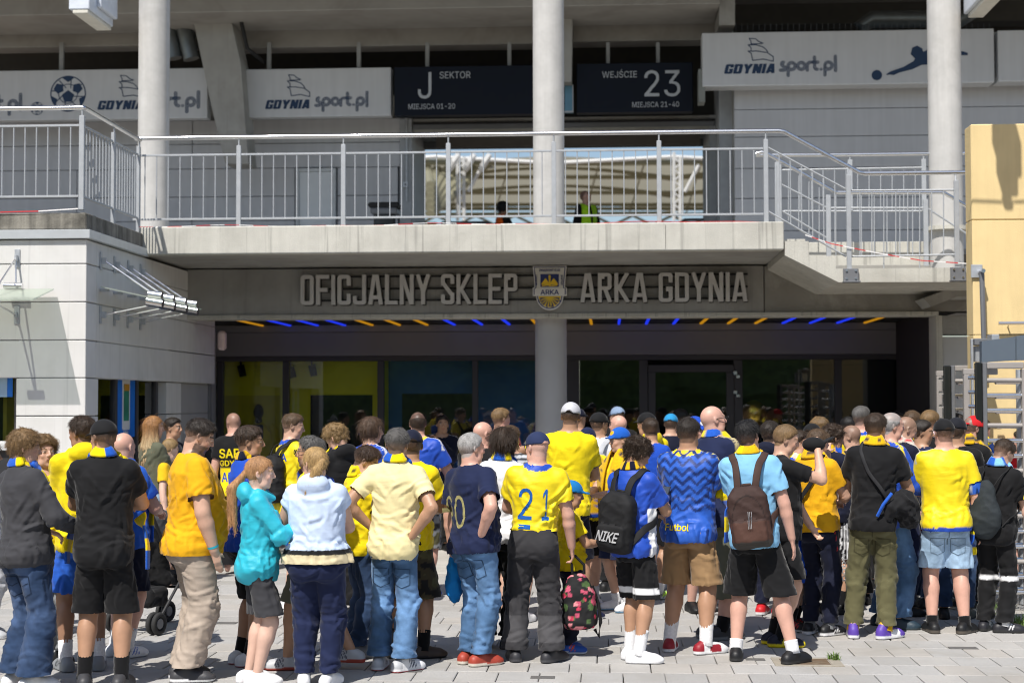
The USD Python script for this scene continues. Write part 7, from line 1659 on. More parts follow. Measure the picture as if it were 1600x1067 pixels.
obj('bottle', tube([w_ + [0, .02, z] for z in (-.08, -.07, .05, .085, .09, .11)], [.028, .032, .032, .014, .013, .013], 16), mat('bottle_plastic', (.5, .6, .7), .1, extra={'transmission_weight': .6}), e_, smooth=40); obj('lid', cyl(w_ + [0, .02, .111], w_ + [0, .02, .13], .015), mat('lid_blue', (.02, .15, .5), .4), e_)
c_ = pp(459, 645, 15.3, 'boy in yellow jersey with black backpack looking right', face=55, head=(25, 12), top=tee('yellow', collar='royal', m='satin', sleeve=.64, paint=jersey_stripes), bot=shorts('royal', end=.30), arms=('elbow', 'elbow'), shoes=dict(c='white', stripe='blue'), sock=dict(c='lgrey', h=.06), hair='lbrown', style='fade', skin='fair', detail=1, decals=[dict(text='ARKA', z=.77, h=.07, w=.26, c='royal')])
backpack(c_, 'black backpack on the boy in the yellow jersey', zc=.66)
pp(484, 681, 11.75, 'grey haired man in glasses facing left behind the blonde woman', face=-86, head=(-4, 0), top=tee('yellow', sleeve=.66), bot=shorts('greygreen'), arms=('frontlow', 'front'), feet=((-.02, .11, 6), (.03, -.16, 6, .05)), shoes=dict(c='lgrey', stripe='navy', sole='rust', sole2='rust'), hair='dgrey', style='short', beard=.55, glasses='clear', skin='tan')
pp(497, 697, 11.1, 'blonde woman in pale blue sleeveless hooded top and navy joggers', face=4, head=(-48, 4), sex='f', g=1.40, top=tee('pblue', hood=1.0, sleeve=.34, hem=.512, loose=1.15, name='hoodie', cell=.0085, paint=lambda p, c, t, H: (c.__setitem__(t[:, 2] < .572 * H, C('black')), c.__setitem__(t[:, 2] < .552 * H, C((.55, .47, .30))))), bot=jog('navy', loose=1.05, rise=.60), arms=('elbow', 'front'), shoes=WS, hair=(.36, .23, .095), style='pony', extra=dict(pony=(-.10, -.05, -.22), ponyz=.01), skin='fair', scarf=dict(short=1, c='royal', c2='lblue', stripe=.04, w=.08))
pp(562, 692, 12.4, 'brown haired boy with head bowed wearing yellow and navy scarf', face=62, head=(25, 30), top=tee('yellow', sleeve=.66), bot=jeans('ddenim', wash=.6), arms=('front', 'phone'), shoes=dict(c='grey', sole='grey'), hair=(.04, .022, .013), style='short', skin='fair', scarf=dict(print=1, c='yellow', c2='dnavy', ends=(.50, .46), w=.12))
c_ = pp(614, 668, 11.8, 'man in pale yellow T-shirt and blue jeans with hands on hips', face=6, head=(6, 3), top=tee('paleyellow', hem=.445, loose=1.15, sleeve=.66, fold=1.3, hemtilt=.1), bot=jeans('denim', loose=1.05, hem=.048, pockets=1), arms=('hips', 'hipsback'), shoes=dict(c='white', sole='white', sole2='red', stripe='navy', heel='lgrey'), hair='dgrey', style='fade', skin='tan', scarf=dict(short=1, c='blue', c2='yellow', stripe=.10, w=.085, t=.028), stance=1.15, feet=((-.055, .01, 4), (.058, -.03, 38)))
pp(640, 671, 12.35, 'man in navy cap and camouflage shorts behind the pale yellow T-shirt', face=10, head=(-20, 5), top=tee('yellow', sleeve=.66), bot=shorts('camo', camo=1, end=.26, hem=.066), arms=('front', 'front'), shoes=dict(c='brown', sole='black'), sock=bsock, hair='brown', style='short', cap=dict(c='dnavy'), skin='tan', feet=((-.08, .02, 8), (.07, 0, 55)))
c_ = pp(745, 675, 12.05, 'grey haired man in navy T-shirt with gold 90 and blue jeans', face=38, head=(18, 4), g=1.14, belly=.02, top=tee('navy', hem=.475, sleeve=.72, loose=1.15, fold=1.2), bot=jeans('denim', wash=.8, pockets=1), arms=('down', 'hipsback'), shoes=dict(c='rust', sole='cream'), hair=(.30, .29, .28), style='crop', skin='pink', stance=.9, decals=[dict(text='90', x=-.045, z=.66, h=.24, w=.24, c=(.30, .27, .12), bold=False)])
e_ = local(c_, 'blue_jacket', 'bright blue garment hanging beside the man in the navy 90 shirt', 'jacket'); w_ = wrist(c_, 0, .05)
S_ = Field(*[np.arange(w_[i] - .22, w_[i] + .22, .012) for i in range(2)], np.arange(w_[2] - .42, w_[2] + .12, .012)); S_.add(Ell(w_ + [0, .05, -.12], (.055, .09, .2)), 0); S_.add(Ell(w_ + [0, .02, -.26], (.05, .07, .1)), .05); v_, f_ = S_.net(); v_ = folds(v_, vnormals(v_, f_), .012, 3, 8, 16); obj('cloth', (v_, f_), CLOTH, e_, smooth=True, col=np.tile((.01, .22, .62), (len(v_), 1)))
pp(779, 668, 12.9, 'woman in white T-shirt and black trousers hidden behind the number 21 shirt', face=10, sex='f', top=tee('white', sleeve=.7), bot=trs('black'), arms=('front', 'front'), shoes=BS, hair='brown', style='bob', skin='fair', scarf=dict(c='blue', c2='yellow', stripe=.08))
c_ = pp(830, 674, 12.25, 'man in navy cap and yellow shirt with blue number 21', face=-3, head=(-38, 6), g=1.16, top=tee('yellow', collar='royal', m='satin', hem=.566, loose=.9, flare=.2, sleeve=.64, fold=1.0), bot=trs((.035, .034, .037), loose=1.14, hem=.05, rise=.578, paint=lambda p, c, H: c.__setitem__((p[:, 2] < .20 * H) & (p[:, 2] > .09 * H) & (p[:, 1] < .0), C((.07, .068, .072)))), arms=('front', 'hold'), shoes=dict(c=(.03, .03, .035), sole=(.06, .06, .065), lace='grey'), style='bald', hair='grey', skin='pink', cap=dict(c='navy', logo='yellow', mesh=(.02, .03, .08)), stance=1.3, feet=((-.075, .0, 10), (.085, -.03, 40)),
         decals=[dict(text='2', x=-.045, z=.685, h=.235, w=.105, c=(.015, .11, .40), bold=False), dict(text='1', x=.045, z=.685, h=.235, w=.055, c=(.015, .11, .40), bold=False), dict(geom=sbox(-.045, -.017, .045, .017), x=-.045, z=.585, c=(.015, .11, .40))])
# floral backpack hanging from his hand
w_ = wrist(c_, 1, .07); e_ = local(c_, 'floral_backpack', 'black backpack with pink flowers hanging from the hand of the number 21 man', 'backpack')
ctr = w_ + np.array([.05, .02, -.36]); S_ = Field(*[np.arange(ctr[i] - (.2, .16, .33)[i], ctr[i] + (.2, .16, .33)[i], .011) for i in range(3)])
S_.add(RBox(ctr + [0, 0, -.05], (.135, .085, .16), .075, rot('y', -.10)), 0); S_.add(Ell(ctr + [-.012, .0, .10], (.105, .07, .115)), .06); S_.add(RBox(ctr + [.01, -.07, -.10], (.105, .035, .10), .034, rot('y', -.10)), .02); v_, f_ = S_.net(); v_ = folds(relax(v_, f_, 1), vnormals(v_, f_), .008, 9, 9, 7)
rsf = np.random.RandomState(5); col_ = np.tile(C('black'), (len(v_), 1))
for _ in range(120):
    p_ = v_[rsf.randint(len(v_))]; r_ = rsf.uniform(.012, .034); d_ = np.linalg.norm(v_ - p_, axis=1) * (1 + .5 * meshkit.noise(v_ * 60, 3)); k_ = [(.50, .08, .14), (.62, .22, .24), (.55, .04, .09), (.06, .11, .035)][rsf.choice(4, p=[.3, .25, .15, .3])]
    w2 = (d_ < r_)[:, None]; col_ = np.where(w2, np.array(k_) * (.5 + .9 * meshkit.noise(v_ * 120, 8))[:, None], col_)
obj('bag', (v_, f_), BAGM, e_, smooth=True, col=col_)
m_ = tube([ctr + [-.05, 0, .21], ctr + [-.055, -.01, .28], w_ + [-.02, 0, -.01], w_ + [.02, .02, -.01], ctr + [.04, 0, .28], ctr + [.04, 0, .21]], .011, 8); obj('grab_handle', m_, BAGM, e_, smooth=True, col=np.tile(C('black'), (len(m_.vertices), 1)))
m_ = tube([ctr + [.10, 0, .12], ctr + [.15, .01, -.02], ctr + [.165, .01, -.16], ctr + [.15, 0, -.27], ctr + [.12, 0, -.21]], .014, 8); obj('strap', m_, BAGM, e_, col=np.tile(C('black'), (len(m_.vertices), 1)))
c_ = pp(891, 750, 12.65, 'small child in blue cap and yellow shirt holding rolled paper', face=75, head=(5, 8), top=tee('yellow', sleeve=.7), bot=trs('dnavy'), arms=('down', 'front'), shoes=dict(c='blue', stripe='orange'), hair='brown', style='short', cap=dict(c=(.01, .17, .45)), skin='tan')
paper(c_, 1, 'rolled white paper cup in the hand of the child in the blue cap', w=.10, h=.14)
c_ = pp(992, 682, 12.28, 'curly boy in blue jersey with black sports backpack looking at phone', face=34, head=(22, 26), top=tee('royal', m='satin', hem=.46, sleeve=.72, loose=1.15, paint=lambda p, c, t, H: (c.__setitem__((t[:, 0] > .07 * H) & (np.abs(t[:, 1]) < .03 * H) & (t[:, 2] < .68 * H), C('white')))), bot=shorts('black', end=.275, hem=.06, paint=lambda p, c, H: c.__setitem__((p[:, 2] < .325 * H) & (p[:, 2] > .30 * H), C('white'))), arms=('front', 'phone'), shoes=WS, sock=dict(c='white', h=.10, band='lgrey'), hair='brown', style='curly', skin='tan', scarf=dict(short=1, c='mustard', c2='dnavy', stripe=.03, w=.09), feet=((-.05, .05, 4), (.055, -.04, 60)))
backpack(c_, 'black sports backpack with large white NIKE print on the curly boy', zc=.62, size=(.29, .45, .15), tilt=.12, dx=-.03, logo=dict(text='NIKE', h=.075, w=.19, z=-.10, x=-.01, c='white', shear=.3))
phone(c_, 1, 'dark phone held by the curly boy with the sports backpack')
c_ = pp(1076, 652, 12.75, 'man in blue patterned jersey and tan shorts with striped scarf', face=22, head=(0, 2), g=1.2, top=tee('blue', m='satin', collar='yellow', hem=.465, sleeve=.72, loose=1.05, shoulder='yellow', paint=lambda p, c, t, H: c.__setitem__(((t[:, 2] * 14 + np.abs((t[:, 0] * 9) % 1 - .5) * 1.6) % 1 < .42) & (t[:, 2] > .60 * H), C((.008, .03, .16)))), bot=shorts('tan', end=.285, hem=.066), arms=('cross', 'cross'), shoes=dict(c='white', c2='darkred', heel='darkred', sole='white'), sock=dict(c='white', h=.105), hair='dark', style='fade', skin='tan', stance=1.45, feet=((-.085, .0, 12), (.085, -.02, 38)), decals=[dict(text='Futbol', x=-.02, z=.535, h=.05, w=.2, c='yellow')])
# scarf end over his right forearm
T_ = c_['T']; H_ = c_['H']
c_['ribbon']('scarf', [T_(.13 * H_, .06 * H_, .70 * H_), T_(.155 * H_, .05 * H_, .66 * H_), T_(.16 * H_, .045 * H_, .56 * H_), T_(.155 * H_, .05 * H_, .47 * H_)], .17, .022, KNIT, lambda u, a, L, v: np.where((((u / .12).astype(int) % 2) == 0)[:, None], C('yellow'), C('blue')), .006, n=40)
c_ = pp(1181, 655, 12.3, 'dark haired boy in light blue T-shirt with brown backpack', face=12, head=(18, -2), top=tee('lblue', hem=.465, sleeve=.68, loose=1.1, fold=1.2), bot=shorts('black', end=.27, hem=.066, loose=1.05), arms=('frontlow', 'down'), shoes=dict(c='black', sole=(.03, .03, .03), heel='black'), sock=lowsock, hair='black', style='short', skin='pink', scarf=dict(short=1, c='yellow', c2='mustard', stripe=.3, w=.09), feet=((-.09, .02, 6), (.15, -.02, 34)), shift=.0)
backpack(c_, 'brown school backpack with white zip flash on the light blue T-shirt boy', c=(.045, .024, .02), c2=(.075, .035, .025), base=(.05, .045, .04), strap=(.055, .03, .024), zc=.60, size=(.30, .46, .15), tilt=-.06, logo=dict(text='///', h=.10, w=.035, z=-.02, x=.01, c='white'))
c_ = pp(1122, 632, 13.5, 'tall bald man in glasses and navy shirt with gold shoulder stripes', face=48, head=(22, -6), g=1.3, belly=.03, top=tee('navy', shoulder=(.45, .38, .2), hem=.47, sleeve=.7, loose=1.1), bot=shorts('greygreen', end=.17, hem=.056, loose=.95), arms=('front', 'front'), shoes=dict(c='charcoal', sole='grey'), sock=dict(c='black', h=.05), style='bald', hair='grey', skin='pink', glasses='clear', scarf=dict(c='yellow', c2='blue', stripe=.12, ends=(.45, .42), w=.11))
c_ = pp(1222, 661, 13.1, 'fair haired boy holding a black cap to his face beside the brown backpack', face=82, head=(8, 16), top=tee('black', sleeve=.66), bot=shorts('black', end=.3), arms=('frontlow', 'face'), shoes=dict(c='dnavy', c2='yellow', sole='yellow'), sock=bsock, hair='sandy', style='crop', skin='fair')
e_ = local(c_, 'peaked_hat', 'black peaked cap held in front of the face of the fair haired boy', 'cap'); w_ = wrist(c_, 1, .07)
S_ = Field(*[np.arange(w_[i] - .17, w_[i] + .17, .010) for i in range(3)]); S_.add(Ell(w_ + [-.02, -.02, -.01], (.075, .095, .06)), 0); S_.add(Ell(w_ + [-.03, .09, .02], (.07, .075, .010), rot('x', .5)), .01); v_, f_ = S_.net(); obj('crown_and_peak', (v_, f_), CLOTH, e_, smooth=True, col=np.tile(C('black'), (len(v_), 1)))
pp(1244, 671, 14.0, 'dark haired boy in blue jersey covering his mouth with his hand', face=102, head=(6, 8), top=tee('royal', m='satin', yoke='royal', shoulder='white', sleeve=.7), bot=shorts('royal', end=.24, hem=.062), arms=('frontlow', 'face'), shoes=dict(c='black', stripe='red'), sock=bsock, hair='brown', style='short', skin='fair', scarf=dict(short=1, c='cream', c2='yellow', stripe=.05))
c_ = pp(1281, 667, 13.75, 'boy in ochre T-shirt and navy joggers with a crossbody bag', face=36, head=(22, 30), top=tee('ochre', hem=.49, sleeve=.66, fold=1.15), bot=jog('dnavy', paint=lambda p, c, H: c.__setitem__((p[:, 0] > .09 * H) & (np.abs(p[:, 1]) < .05 * H) & (p[:, 2] > .41 * H), C('red'))), arms=('front', 'front'), shoes=dict(c='black', sole='white', stripe='white'), sock=dict(c='grey', h=.05), hair='lbrown', style='fade', skin='fair', scarf=dict(short=1, print=1, c='mustard', c2='navy', w=.13, t=.03))
strap(c_, 'black crossbody strap with small grey pouch on the boy in ochre', side=1, bag=(.20, .24, (.06, .06, .055)))
t_ = meshkit.text_mesh('AKIDO', .055, .003, True); v_ = np.array(t_.vertices); H_ = c_['H']; kn_ = c_['legs'][1]
pL = np.stack([np.full(len(v_), 0), v_[:, 1], -v_[:, 0]], 1); ct_ = (kn_[0] + kn_[1]) / 2; obj('trouser_lettering', (np.stack([kn_[1][0] + .075 * H_ * .8 + v_[:, 2] - .0 * v_[:, 0], kn_[1][1] - .04 + v_[:, 1], .40 * H_ - v_[:, 0]], 1), t_.faces), CLOTH, c_['e'], col=np.tile(C('white'), (len(v_), 1)))
paper(c_, 1, 'white paper sheet held by the boy in the ochre T-shirt', w=.12, h=.09)
c_ = pp(1360, 645, 13.6, 'tall boy in black T-shirt and olive joggers with purple shoes', face=10, head=(26, 2), top=tee('black', hem=.47, sleeve=.68, loose=1.15), bot=jog('olive', loose=1.15, pockets=1, pk=.6), arms=('front', 'elbow'), shoes=dict(c='purple', c2='white', top='mustard', heel='purple', sole='white', high=.05), sock=dict(c='mustard', h=.03), hair='brown', style='fade', skin='tan', scarf=dict(short=1, print=1, c='mustard', c2='navy', w=.11, t=.028), feet=((-.085, -.01, 4), (.06, -.02, 42)))
strap(c_, 'thin black strap across the back of the boy in olive joggers', side=-1, wid=.03, c=(.02, .02, .022))
e_ = local(c_, 'black_jacket', 'rolled black jacket with a blue strap carried under the arm in the olive joggers group', 'jacket'); T_, H_ = c_['T'], c_['H']
S_ = Field(np.arange(-.1, .45, .013), np.arange(-.3, .35, .013), np.arange(.75, 1.35, .013)); S_.add(Ell(T_(.125 * H_, -.02 * H_, .60 * H_), (.11, .13, .12)), 0); S_.add(Ell(T_(.155 * H_, -.01 * H_, .555 * H_), (.09, .11, .13)), .05); S_.add(Ell(T_(.07 * H_, -.075 * H_, .57 * H_), (.06, .06, .08)), .05)
v_, f_ = S_.net(); v_ = folds(relax(v_, f_, 1), vnormals(v_, f_), .020, 4, 9, 9); obj('cloth', (v_, f_), CLOTH, e_, smooth=True, col=np.tile(C('black') * 1.3, (len(v_), 1)))
m_ = tube([T_(.02 * H_, -.105 * H_, .545 * H_), T_(.045 * H_, -.11 * H_, .60 * H_), T_(.08 * H_, -.10 * H_, .65 * H_)], .014, 8); obj('blue_edge', m_, CLOTH, e_, smooth=True, col=np.tile(C('blue'), (len(m_.vertices), 1)))
pp(1389, 642, 14.2, 'old bald man in royal blue track jacket with yellow shoulder stripes', face=76, head=(4, 2), g=1.15, top=tee('royal', sleeve=1.9, shoulder='yellow', name='jacket', m='satin', hem=.46, fold=1.2), bot=jeans('denim', loose=1.1, hem=.056), arms=('frontlow', 'front'), shoes=dict(c=(.02, .04, .06), sole=(.04, .06, .07)), style='balding', hair='grey', skin='pink', stance=1.5)
c_ = pp(1476, 654, 13.9, 'man in black cap, yellow shirt and light denim shorts', face=2, head=(-12, 2), g=1.18, top=tee('yellow', m='satin', hem=.47, hemc='royal', sleeve=.68, loose=1.0, shoulder=(.6, .6, .45)), bot=shorts('ldenim', end=.30, hem=.064, denim=1, wash=.8, pockets=1, pk=.6), arms=('front', 'down'), shoes=dict(c='black', sole=(.10, .085, .07)), sock=dict(c='black', h=.03), hair='brown', style='fade', skin='pink', cap=dict(c='black'), stance=1.3, feet=((-.07, .01, 8), (.075, -.01, 36)))
A_ = c_['A'][1]; u_ = (A_[1] - A_[0]) / np.linalg.norm(A_[1] - A_[0]); m_ = tube([A_[0] + u_ * .19, A_[0] + u_ * .24, A_[0] + u_ * .30], [.068, .067, .060], 20); cc_ = np.tile(C('blue'), (60, 1)); cc_[22:34] = C('lgrey'); obj('armband', m_, SATIN, c_['e'], smooth=True, col=cc_)
T_, H_ = c_['T'], c_['H']; c_['ribbon']('scarf', [T_(.10 * H_, .03 * H_, .62 * H_), T_(.115 * H_, .01 * H_, .54 * H_), T_(.118 * H_, .01 * H_, .44 * H_), T_(.115 * H_, .015 * H_, .36 * H_)], .13, .022, KNIT, lambda u, a, L, v: np.where(((u > L * .86) | ((u > L * .52) & (u < L * .62) & (a > 0)))[:, None], C('yellow'), C('blue')), .008, n=40)
c_ = pp(1552, 682, 14.0, 'boy in black T-shirt and black tracksuit trousers with drawstring bag', face=34, head=(24, 32), top=tee('black', hem=.42, sleeve=.74, loose=1.25), bot=jog('black', hem=.04, loose=1.05, paint=lambda p, c, H: c.__setitem__((p[:, 2] < .285 * H) & (p[:, 2] > .262 * H), C('white'))), arms=('phone', 'front'), shoes=dict(c=(.02, .02, .025), stripe='white', sole=(.03, .03, .03)), sock=lowsock, hair='brown', style='fade', skin='fair', scarf=dict(short=1, c='blue', c2='lblue', stripe=.06, w=.10, t=.03), feet=((-.05, .0, 6), (.06, -.02, 55)))
backpack(c_, 'dark drawstring bag on the boy in black by the turnstile', c=(.022, .028, .032), size=(.30, .46, .14), zc=.62, soft=True, dx=-.04, name='drawstring_bag')
c_ = pp(1668, 668, 11.6, 'person in yellow jersey cut off by the right edge', face=10, top=tee('yellow', hem=.45, sleeve=.75, loose=1.2), bot=shorts('black'), arms=('elbow', 'down'), shoes=BS, hair='brown', style='short')
pp(-18, 690, 13.2, 'person in light grey cut off by the left edge', face=60, sex='f', top=tee('lgrey', sleeve=1.9, hem=.34, loose=1.3), bot=jog('lgrey'), arms=('down', 'down'), shoes=dict(c='lgrey', sole='white'), hair='brown', style='bob', skin='tan')
# middle of the crowd
pp(536, 660, 14.6, 'fair curly haired boy in black hooded top with head bowed left', face=-40, head=(-22, 32), top=tee('black', sleeve=1.9, hood=1, name='hoodie'), bot=trs('black'), arms=('front', 'front'), hair=(.22, .14, .06), style='curly', skin='fair', shoes=BS, scarf=dict(short=1, c='yellow', c2='navy', stripe=.05))
pp(582, 652, 15.2, 'boy with longish brown hair in blue and white jersey', face=42, head=(22, 4), top=tee('royal', m='satin', shoulder='white', sleeve=.66), bot=shorts('royal'), arms=('front', 'front'), hair=(.06, .034, .019), style='bob', skin='fair', shoes=WS)
pp(571, 664, 17.4, 'supporter in yellow shirt and royal blue cap behind the longish haired boy', face=-20, top=tee('yellow'), bot=shorts('royal'), hair='brown', cap=dict(c='royal'), shoes=WS)
pp(654, 642, 16.2, 'heavy man in blue football shirt and grey patterned shorts', face=14, head=(-28, 0), g=1.26, top=tee('royal', m='satin', collar='yellow', shoulder='white', hem=.46, sleeve=.7, loose=1.1), bot=shorts('grey', camo=1, end=.26), arms=('front', 'elbow'), shoes=dict(c='blue', c2='white', sole='white'), sock=dict(c='grey', h=.03), hair='brown', style='balding', skin='pink', detail=1, feet=((-.06, 0, 8), (.06, 0, 20)))
pp(686, 648, 21.3, 'young man in dark tracksuit jacket with hand on chin in the shade', face=176, head=(-8, 0), top=tee('dnavy', sleeve=1.9, shoulder='white', name='jacket'), bot=trs('black'), arms=('chin', 'front'), shoes=BS, hair='dark', style='short', skin='tan', detail=1)
pp(779, 637, 17.6, 'fair haired man in dark red T-shirt looking right', face=20, head=(32, 0), top=tee('darkred', sleeve=.66), bot=trs('black'), hair='sandy', style='fade', skin='pink', detail=1, shoes=BS)
pp(752, 657, 15.0, 'bald man in black T-shirt and sunglasses behind the navy shirt', face=24, head=(30, 10), g=1.1, top=tee('black', sleeve=.64), bot=trs('black'), style='bald', hair='brown', skin='pink', glasses='sun', shoes=BS, arms=('front', 'elbow'))
pp(806, 664, 14.4, 'brown haired boy in grey and white striped top behind the number 21 man', face=14, head=(12, 2), top=tee('lgrey', sleeve=.7, paint=lambda p, c, t, H: c.__setitem__((t[:, 2] % .045) < .018, C('charcoal'))), bot=shorts('black'), hair='lbrown', style='short', skin='fair', shoes=WS)
c_ = pp(884, 628, 14.6, 'tall man in yellow T-shirt and grey mesh cap with one arm stretched left', face=2, head=(6, 4), g=1.06, top=tee('yellow', sleeve=.7, cuff=(.03, .04, .06), cuffw=.06, loose=1.1), bot=shorts('dnavy', end=.27), arms=('out', 'front'), shoes=dict(c='navy', stripe='lblue'), hair='dark', style='fade', skin='tan', cap=dict(c='dnavy', mesh=(.50, .50, .53)), sock=dict(c='lgrey', h=.03), feet=((-.07, 0, 10), (.08, 0, 60)))
c_ = pp(913, 667, 15.6, 'boy in navy cap lettered ARKA facing the camera with long scarf', face=176, head=(12, 12), top=tee('yellow', sleeve=.72, cuff='navy', cuffw=.08), bot=shorts('black', end=.28), arms=('front', 'front'), shoes=WS, sock=dict(c='white', h=.07), hair='brown', style='short', skin='fair', detail=1, cap=dict(c='navy', text='ARKA', tilt=8), scarf=dict(print=1, c='mustard', c2='royal', ends=(.50, .47), w=.17, t=.02))
paper(c_, 0, 'small white ticket in the hands of the boy in the navy cap', w=.10, h=.06)
c_ = pp(966, 667, 15.2, 'boy in royal blue cap facing left with yellow and navy scarf', face=232, head=(8, 4), top=tee('yellow', sleeve=.7), bot=shorts('navy', end=.28), arms=('front', 'front'), shoes=dict(c='white', sole=(.2, .4, .6)), sock=dict(c='white', h=.05), hair='sandy', style='short', skin='fair', cap=dict(c=(.012, .10, .46), logo='mustard'), scarf=dict(print=1, c='mustard', c2='navy', ends=(.55, .55), w=.13))
phone(c_, 0, 'dark phone held by the boy in the royal blue cap')
c_ = pp(934, 644, 16.9, 'man in black cap and white and red shirt with grey backpack', face=14, head=(30, 2), top=tee('white', sleeve=.66, yoke='white', hemc='red', paint=lambda p, c, t, H: c.__setitem__(t[:, 2] < .72 * H, C('red'))), bot=trs('black'), hair='dark', style='fade', skin='tan', cap=dict(c='black', logo='white'), glasses='clear', shoes=BS, detail=1)
backpack(c_, 'light grey backpack with green piping on the man in the black cap', c=(.36, .36, .37), c2=(.30, .30, .31), strap='lgrey', zc=.66)
pp(968, 647, 18.2, 'bald man facing left in front of the shop door', face=-62, head=(-4, 0), top=tee('lgrey', paint=lambda p, c, t, H: c.__setitem__((t[:, 2] % .06) < .025, C('charcoal'))), bot=trs('black'), style='bald', hair='brown', skin='pink', shoes=BS)
pp(961, 635, 20.3, 'person in pale blue mesh cap by the shop door', face=4, top=tee('black'), bot=trs('black'), hair='brown', cap=dict(c='navy', mesh=(.22, .30, .44)), shoes=BS)
pp(905, 637, 18.8, 'man in navy cap and navy shirt behind the grey mesh cap', face=24, head=(20, 0), top=tee('dnavy'), bot=trs('black'), hair='dark', style='fade', skin='tan', shoes=BS, cap=dict(c='dnavy'))
c_ = pp(1014, 644, 17.0, 'man in black cap and bright yellow hooded jacket, pale jeans', face=-32, head=(-18, 2), top=tee('yellow', sleeve=1.9, hood=1.1, name='jacket', loose=1.2, hem=.50), bot=jeans('ldenim'), arms=('frontlow', 'front'), hair='dark', style='fade', skin='tan', cap=dict(c='black'), shoes=WS, detail=1)
pp(1072, 638, 20.6, 'dark haired man in dark clothes in the shaded doorway', face=8, top=tee('dnavy'), bot=trs('black'), hair='black', style='short', skin='tan', shoes=BS)
pp(1046, 646, 19.6, 'person in turquoise cap in front of the shop door', face=-10, top=tee('dnavy'), bot=trs('black'), hair='brown', cap=dict(c=(.02, .24, .50)), shoes=BS)
pp(1093, 650, 15.2, 'boy in bright blue cap looking over the patterned jersey shoulder', face=150, head=(-14, 6), top=tee('navy'), bot=shorts('navy'), hair='brown', style='short', skin='pink', cap=dict(c='royal', logo='white', tilt=0), scarf=dict(short=1), shoes=BS, detail=1)
pp(1265, 661, 16.2, 'person in black baseball cap behind the boy in ochre', face=26, head=(10, 8), top=tee('black'), bot=trs('black'), hair='brown', style='fade', cap=dict(c='black'), skin='fair', shoes=BS)
pp(1283, 651, 17.2, 'fair haired boy near the shop glass right of the door', face=-10, top=tee('greygreen'), bot=trs('black'), hair='sandy', style='mop', skin='fair', shoes=BS)
pp(1305, 664, 15.1, 'dark haired boy in navy top and black shorts with white side stripes', face=58, head=(12, 12), top=tee('dnavy', sleeve=.7), bot=shorts('black', end=.29, paint=lambda p, c, H: c.__setitem__((p[:, 0] > .06 * H) & (np.abs(p[:, 1]) < .035 * H) & (((p[:, 1] + 1) % .022) < .009), C('white'))), arms=('front', 'front'), shoes=dict(c='black', sole='black', c2='charcoal'), sock=bsock, hair='brown', style='curly', skin='tan', scarf=dict(short=1, c='mustard', c2='royal', stripe=.06), detail=1)
pp(1345, 634, 17.2, 'man with cropped grey-brown hair in yellow shirt near the dark end wall', face=30, top=tee('yellow', collar='royal'), bot=trs('black'), hair='dgrey', style='fade', skin='pink', shoes=BS)
pp(1336, 662, 15.8, 'boy with shaved nape in black top left of the olive joggers boy', face=-14, top=tee('black'), bot=trs('black'), hair='brown', style='buzz', skin='fair', shoes=BS)
pp(1326, 650, 18.6, 'dark haired man in navy near the recess end wall', face=30, top=tee('dnavy', shoulder='mustard'), bot=trs('black'), hair='black', style='short', skin='brown', shoes=BS)
pp(1408, 647, 15.0, 'shaven headed boy with red and yellow scarf looking down', face=64, head=(14, 26), top=tee('dnavy', sleeve=.7), bot=trs('navy'), arms=('front', 'front'), style='buzz', hair='lbrown', skin='fair', shoes=BS, scarf=dict(print=1, c='cream', c2='red', ends=(.44, .42), w=.12))
pp(1436, 641, 16.8, 'brown haired man in navy jacket with bright yellow hood', face=18, head=(10, 4), top=tee('dnavy', sleeve=1.9, hood=1.15, name='jacket', paint=lambda p, c, t, H: c.__setitem__((t[:, 2] > .775 * H) & (np.abs(t[:, 0]) < .08 * H), C('yellow'))), bot=jeans('denim'), arms=('front', 'front'), hair='lbrown', style='fade', skin='tan', shoes=BS, detail=1)
pp(1464, 640, 15.9, 'sandy haired man in black T-shirt left of the black cap man', face=26, head=(16, 0), top=tee('black', sleeve=.66), bot=shorts('black', end=.3), arms=('front', 'frontlow'), hair='sandy', style='fade', skin='pink', shoes=dict(c='black', sole='grey'), sock=dict(c='white', h=.04), scarf=dict(c='red', c2='white', stripe=.05, ends=(.42, .40)))
pp(1489, 652, 14.8, 'second man in dark cap and dark jeans close behind the yellow shirt', face=20, head=(16, 4), top=tee('black', sleeve=1.9), bot=jeans('ddenim'), arms=('front', 'front'), hair='dark', cap=dict(c=(.012, .013, .018)), skin='tan', shoes=BS)
c_ = pp(1513, 648, 15.4, 'person in red cap and black jacket with blue and yellow scarf', face=58, head=(10, 10), top=tee('black', sleeve=1.9, name='jacket'), bot=trs((.03, .03, .033)), arms=('front', 'front'), hair='brown', style='fade', skin='pink', cap=dict(c='red', turn=180), shoes=dict(c='black', sole='cream'), scarf=dict(short=1, print=1, c='mustard', c2='navy', w=.14, t=.03))
pp(1498, 645, 18.2, 'dark haired man half hidden behind the red cap', face=10, top=tee('charcoal'), bot=trs('black'), hair='dark', style='short', skin='brown', shoes=BS)
pp(1534, 652, 17.0, 'person in yellow and navy scarf at the turnstile panel', face=100, top=tee('charcoal'), bot=trs('black'), hair='brown', style='short', skin='pink', shoes=BS, scarf=dict(short=1, w=.14))
pp(1401, 640, 21.4, 'man in sunglasses in the dark end of the shop recess', face=178, top=tee('black'), bot=trs('black'), hair='black', style='short', skin='tan', glasses='sun', shoes=BS)
pp(1577, 660, 18.4, 'supporter in blue shirt seen through the turnstile bars', face=10, top=tee('blue'), bot=shorts('black'), hair='brown', style='short', skin='tan', shoes=BS)
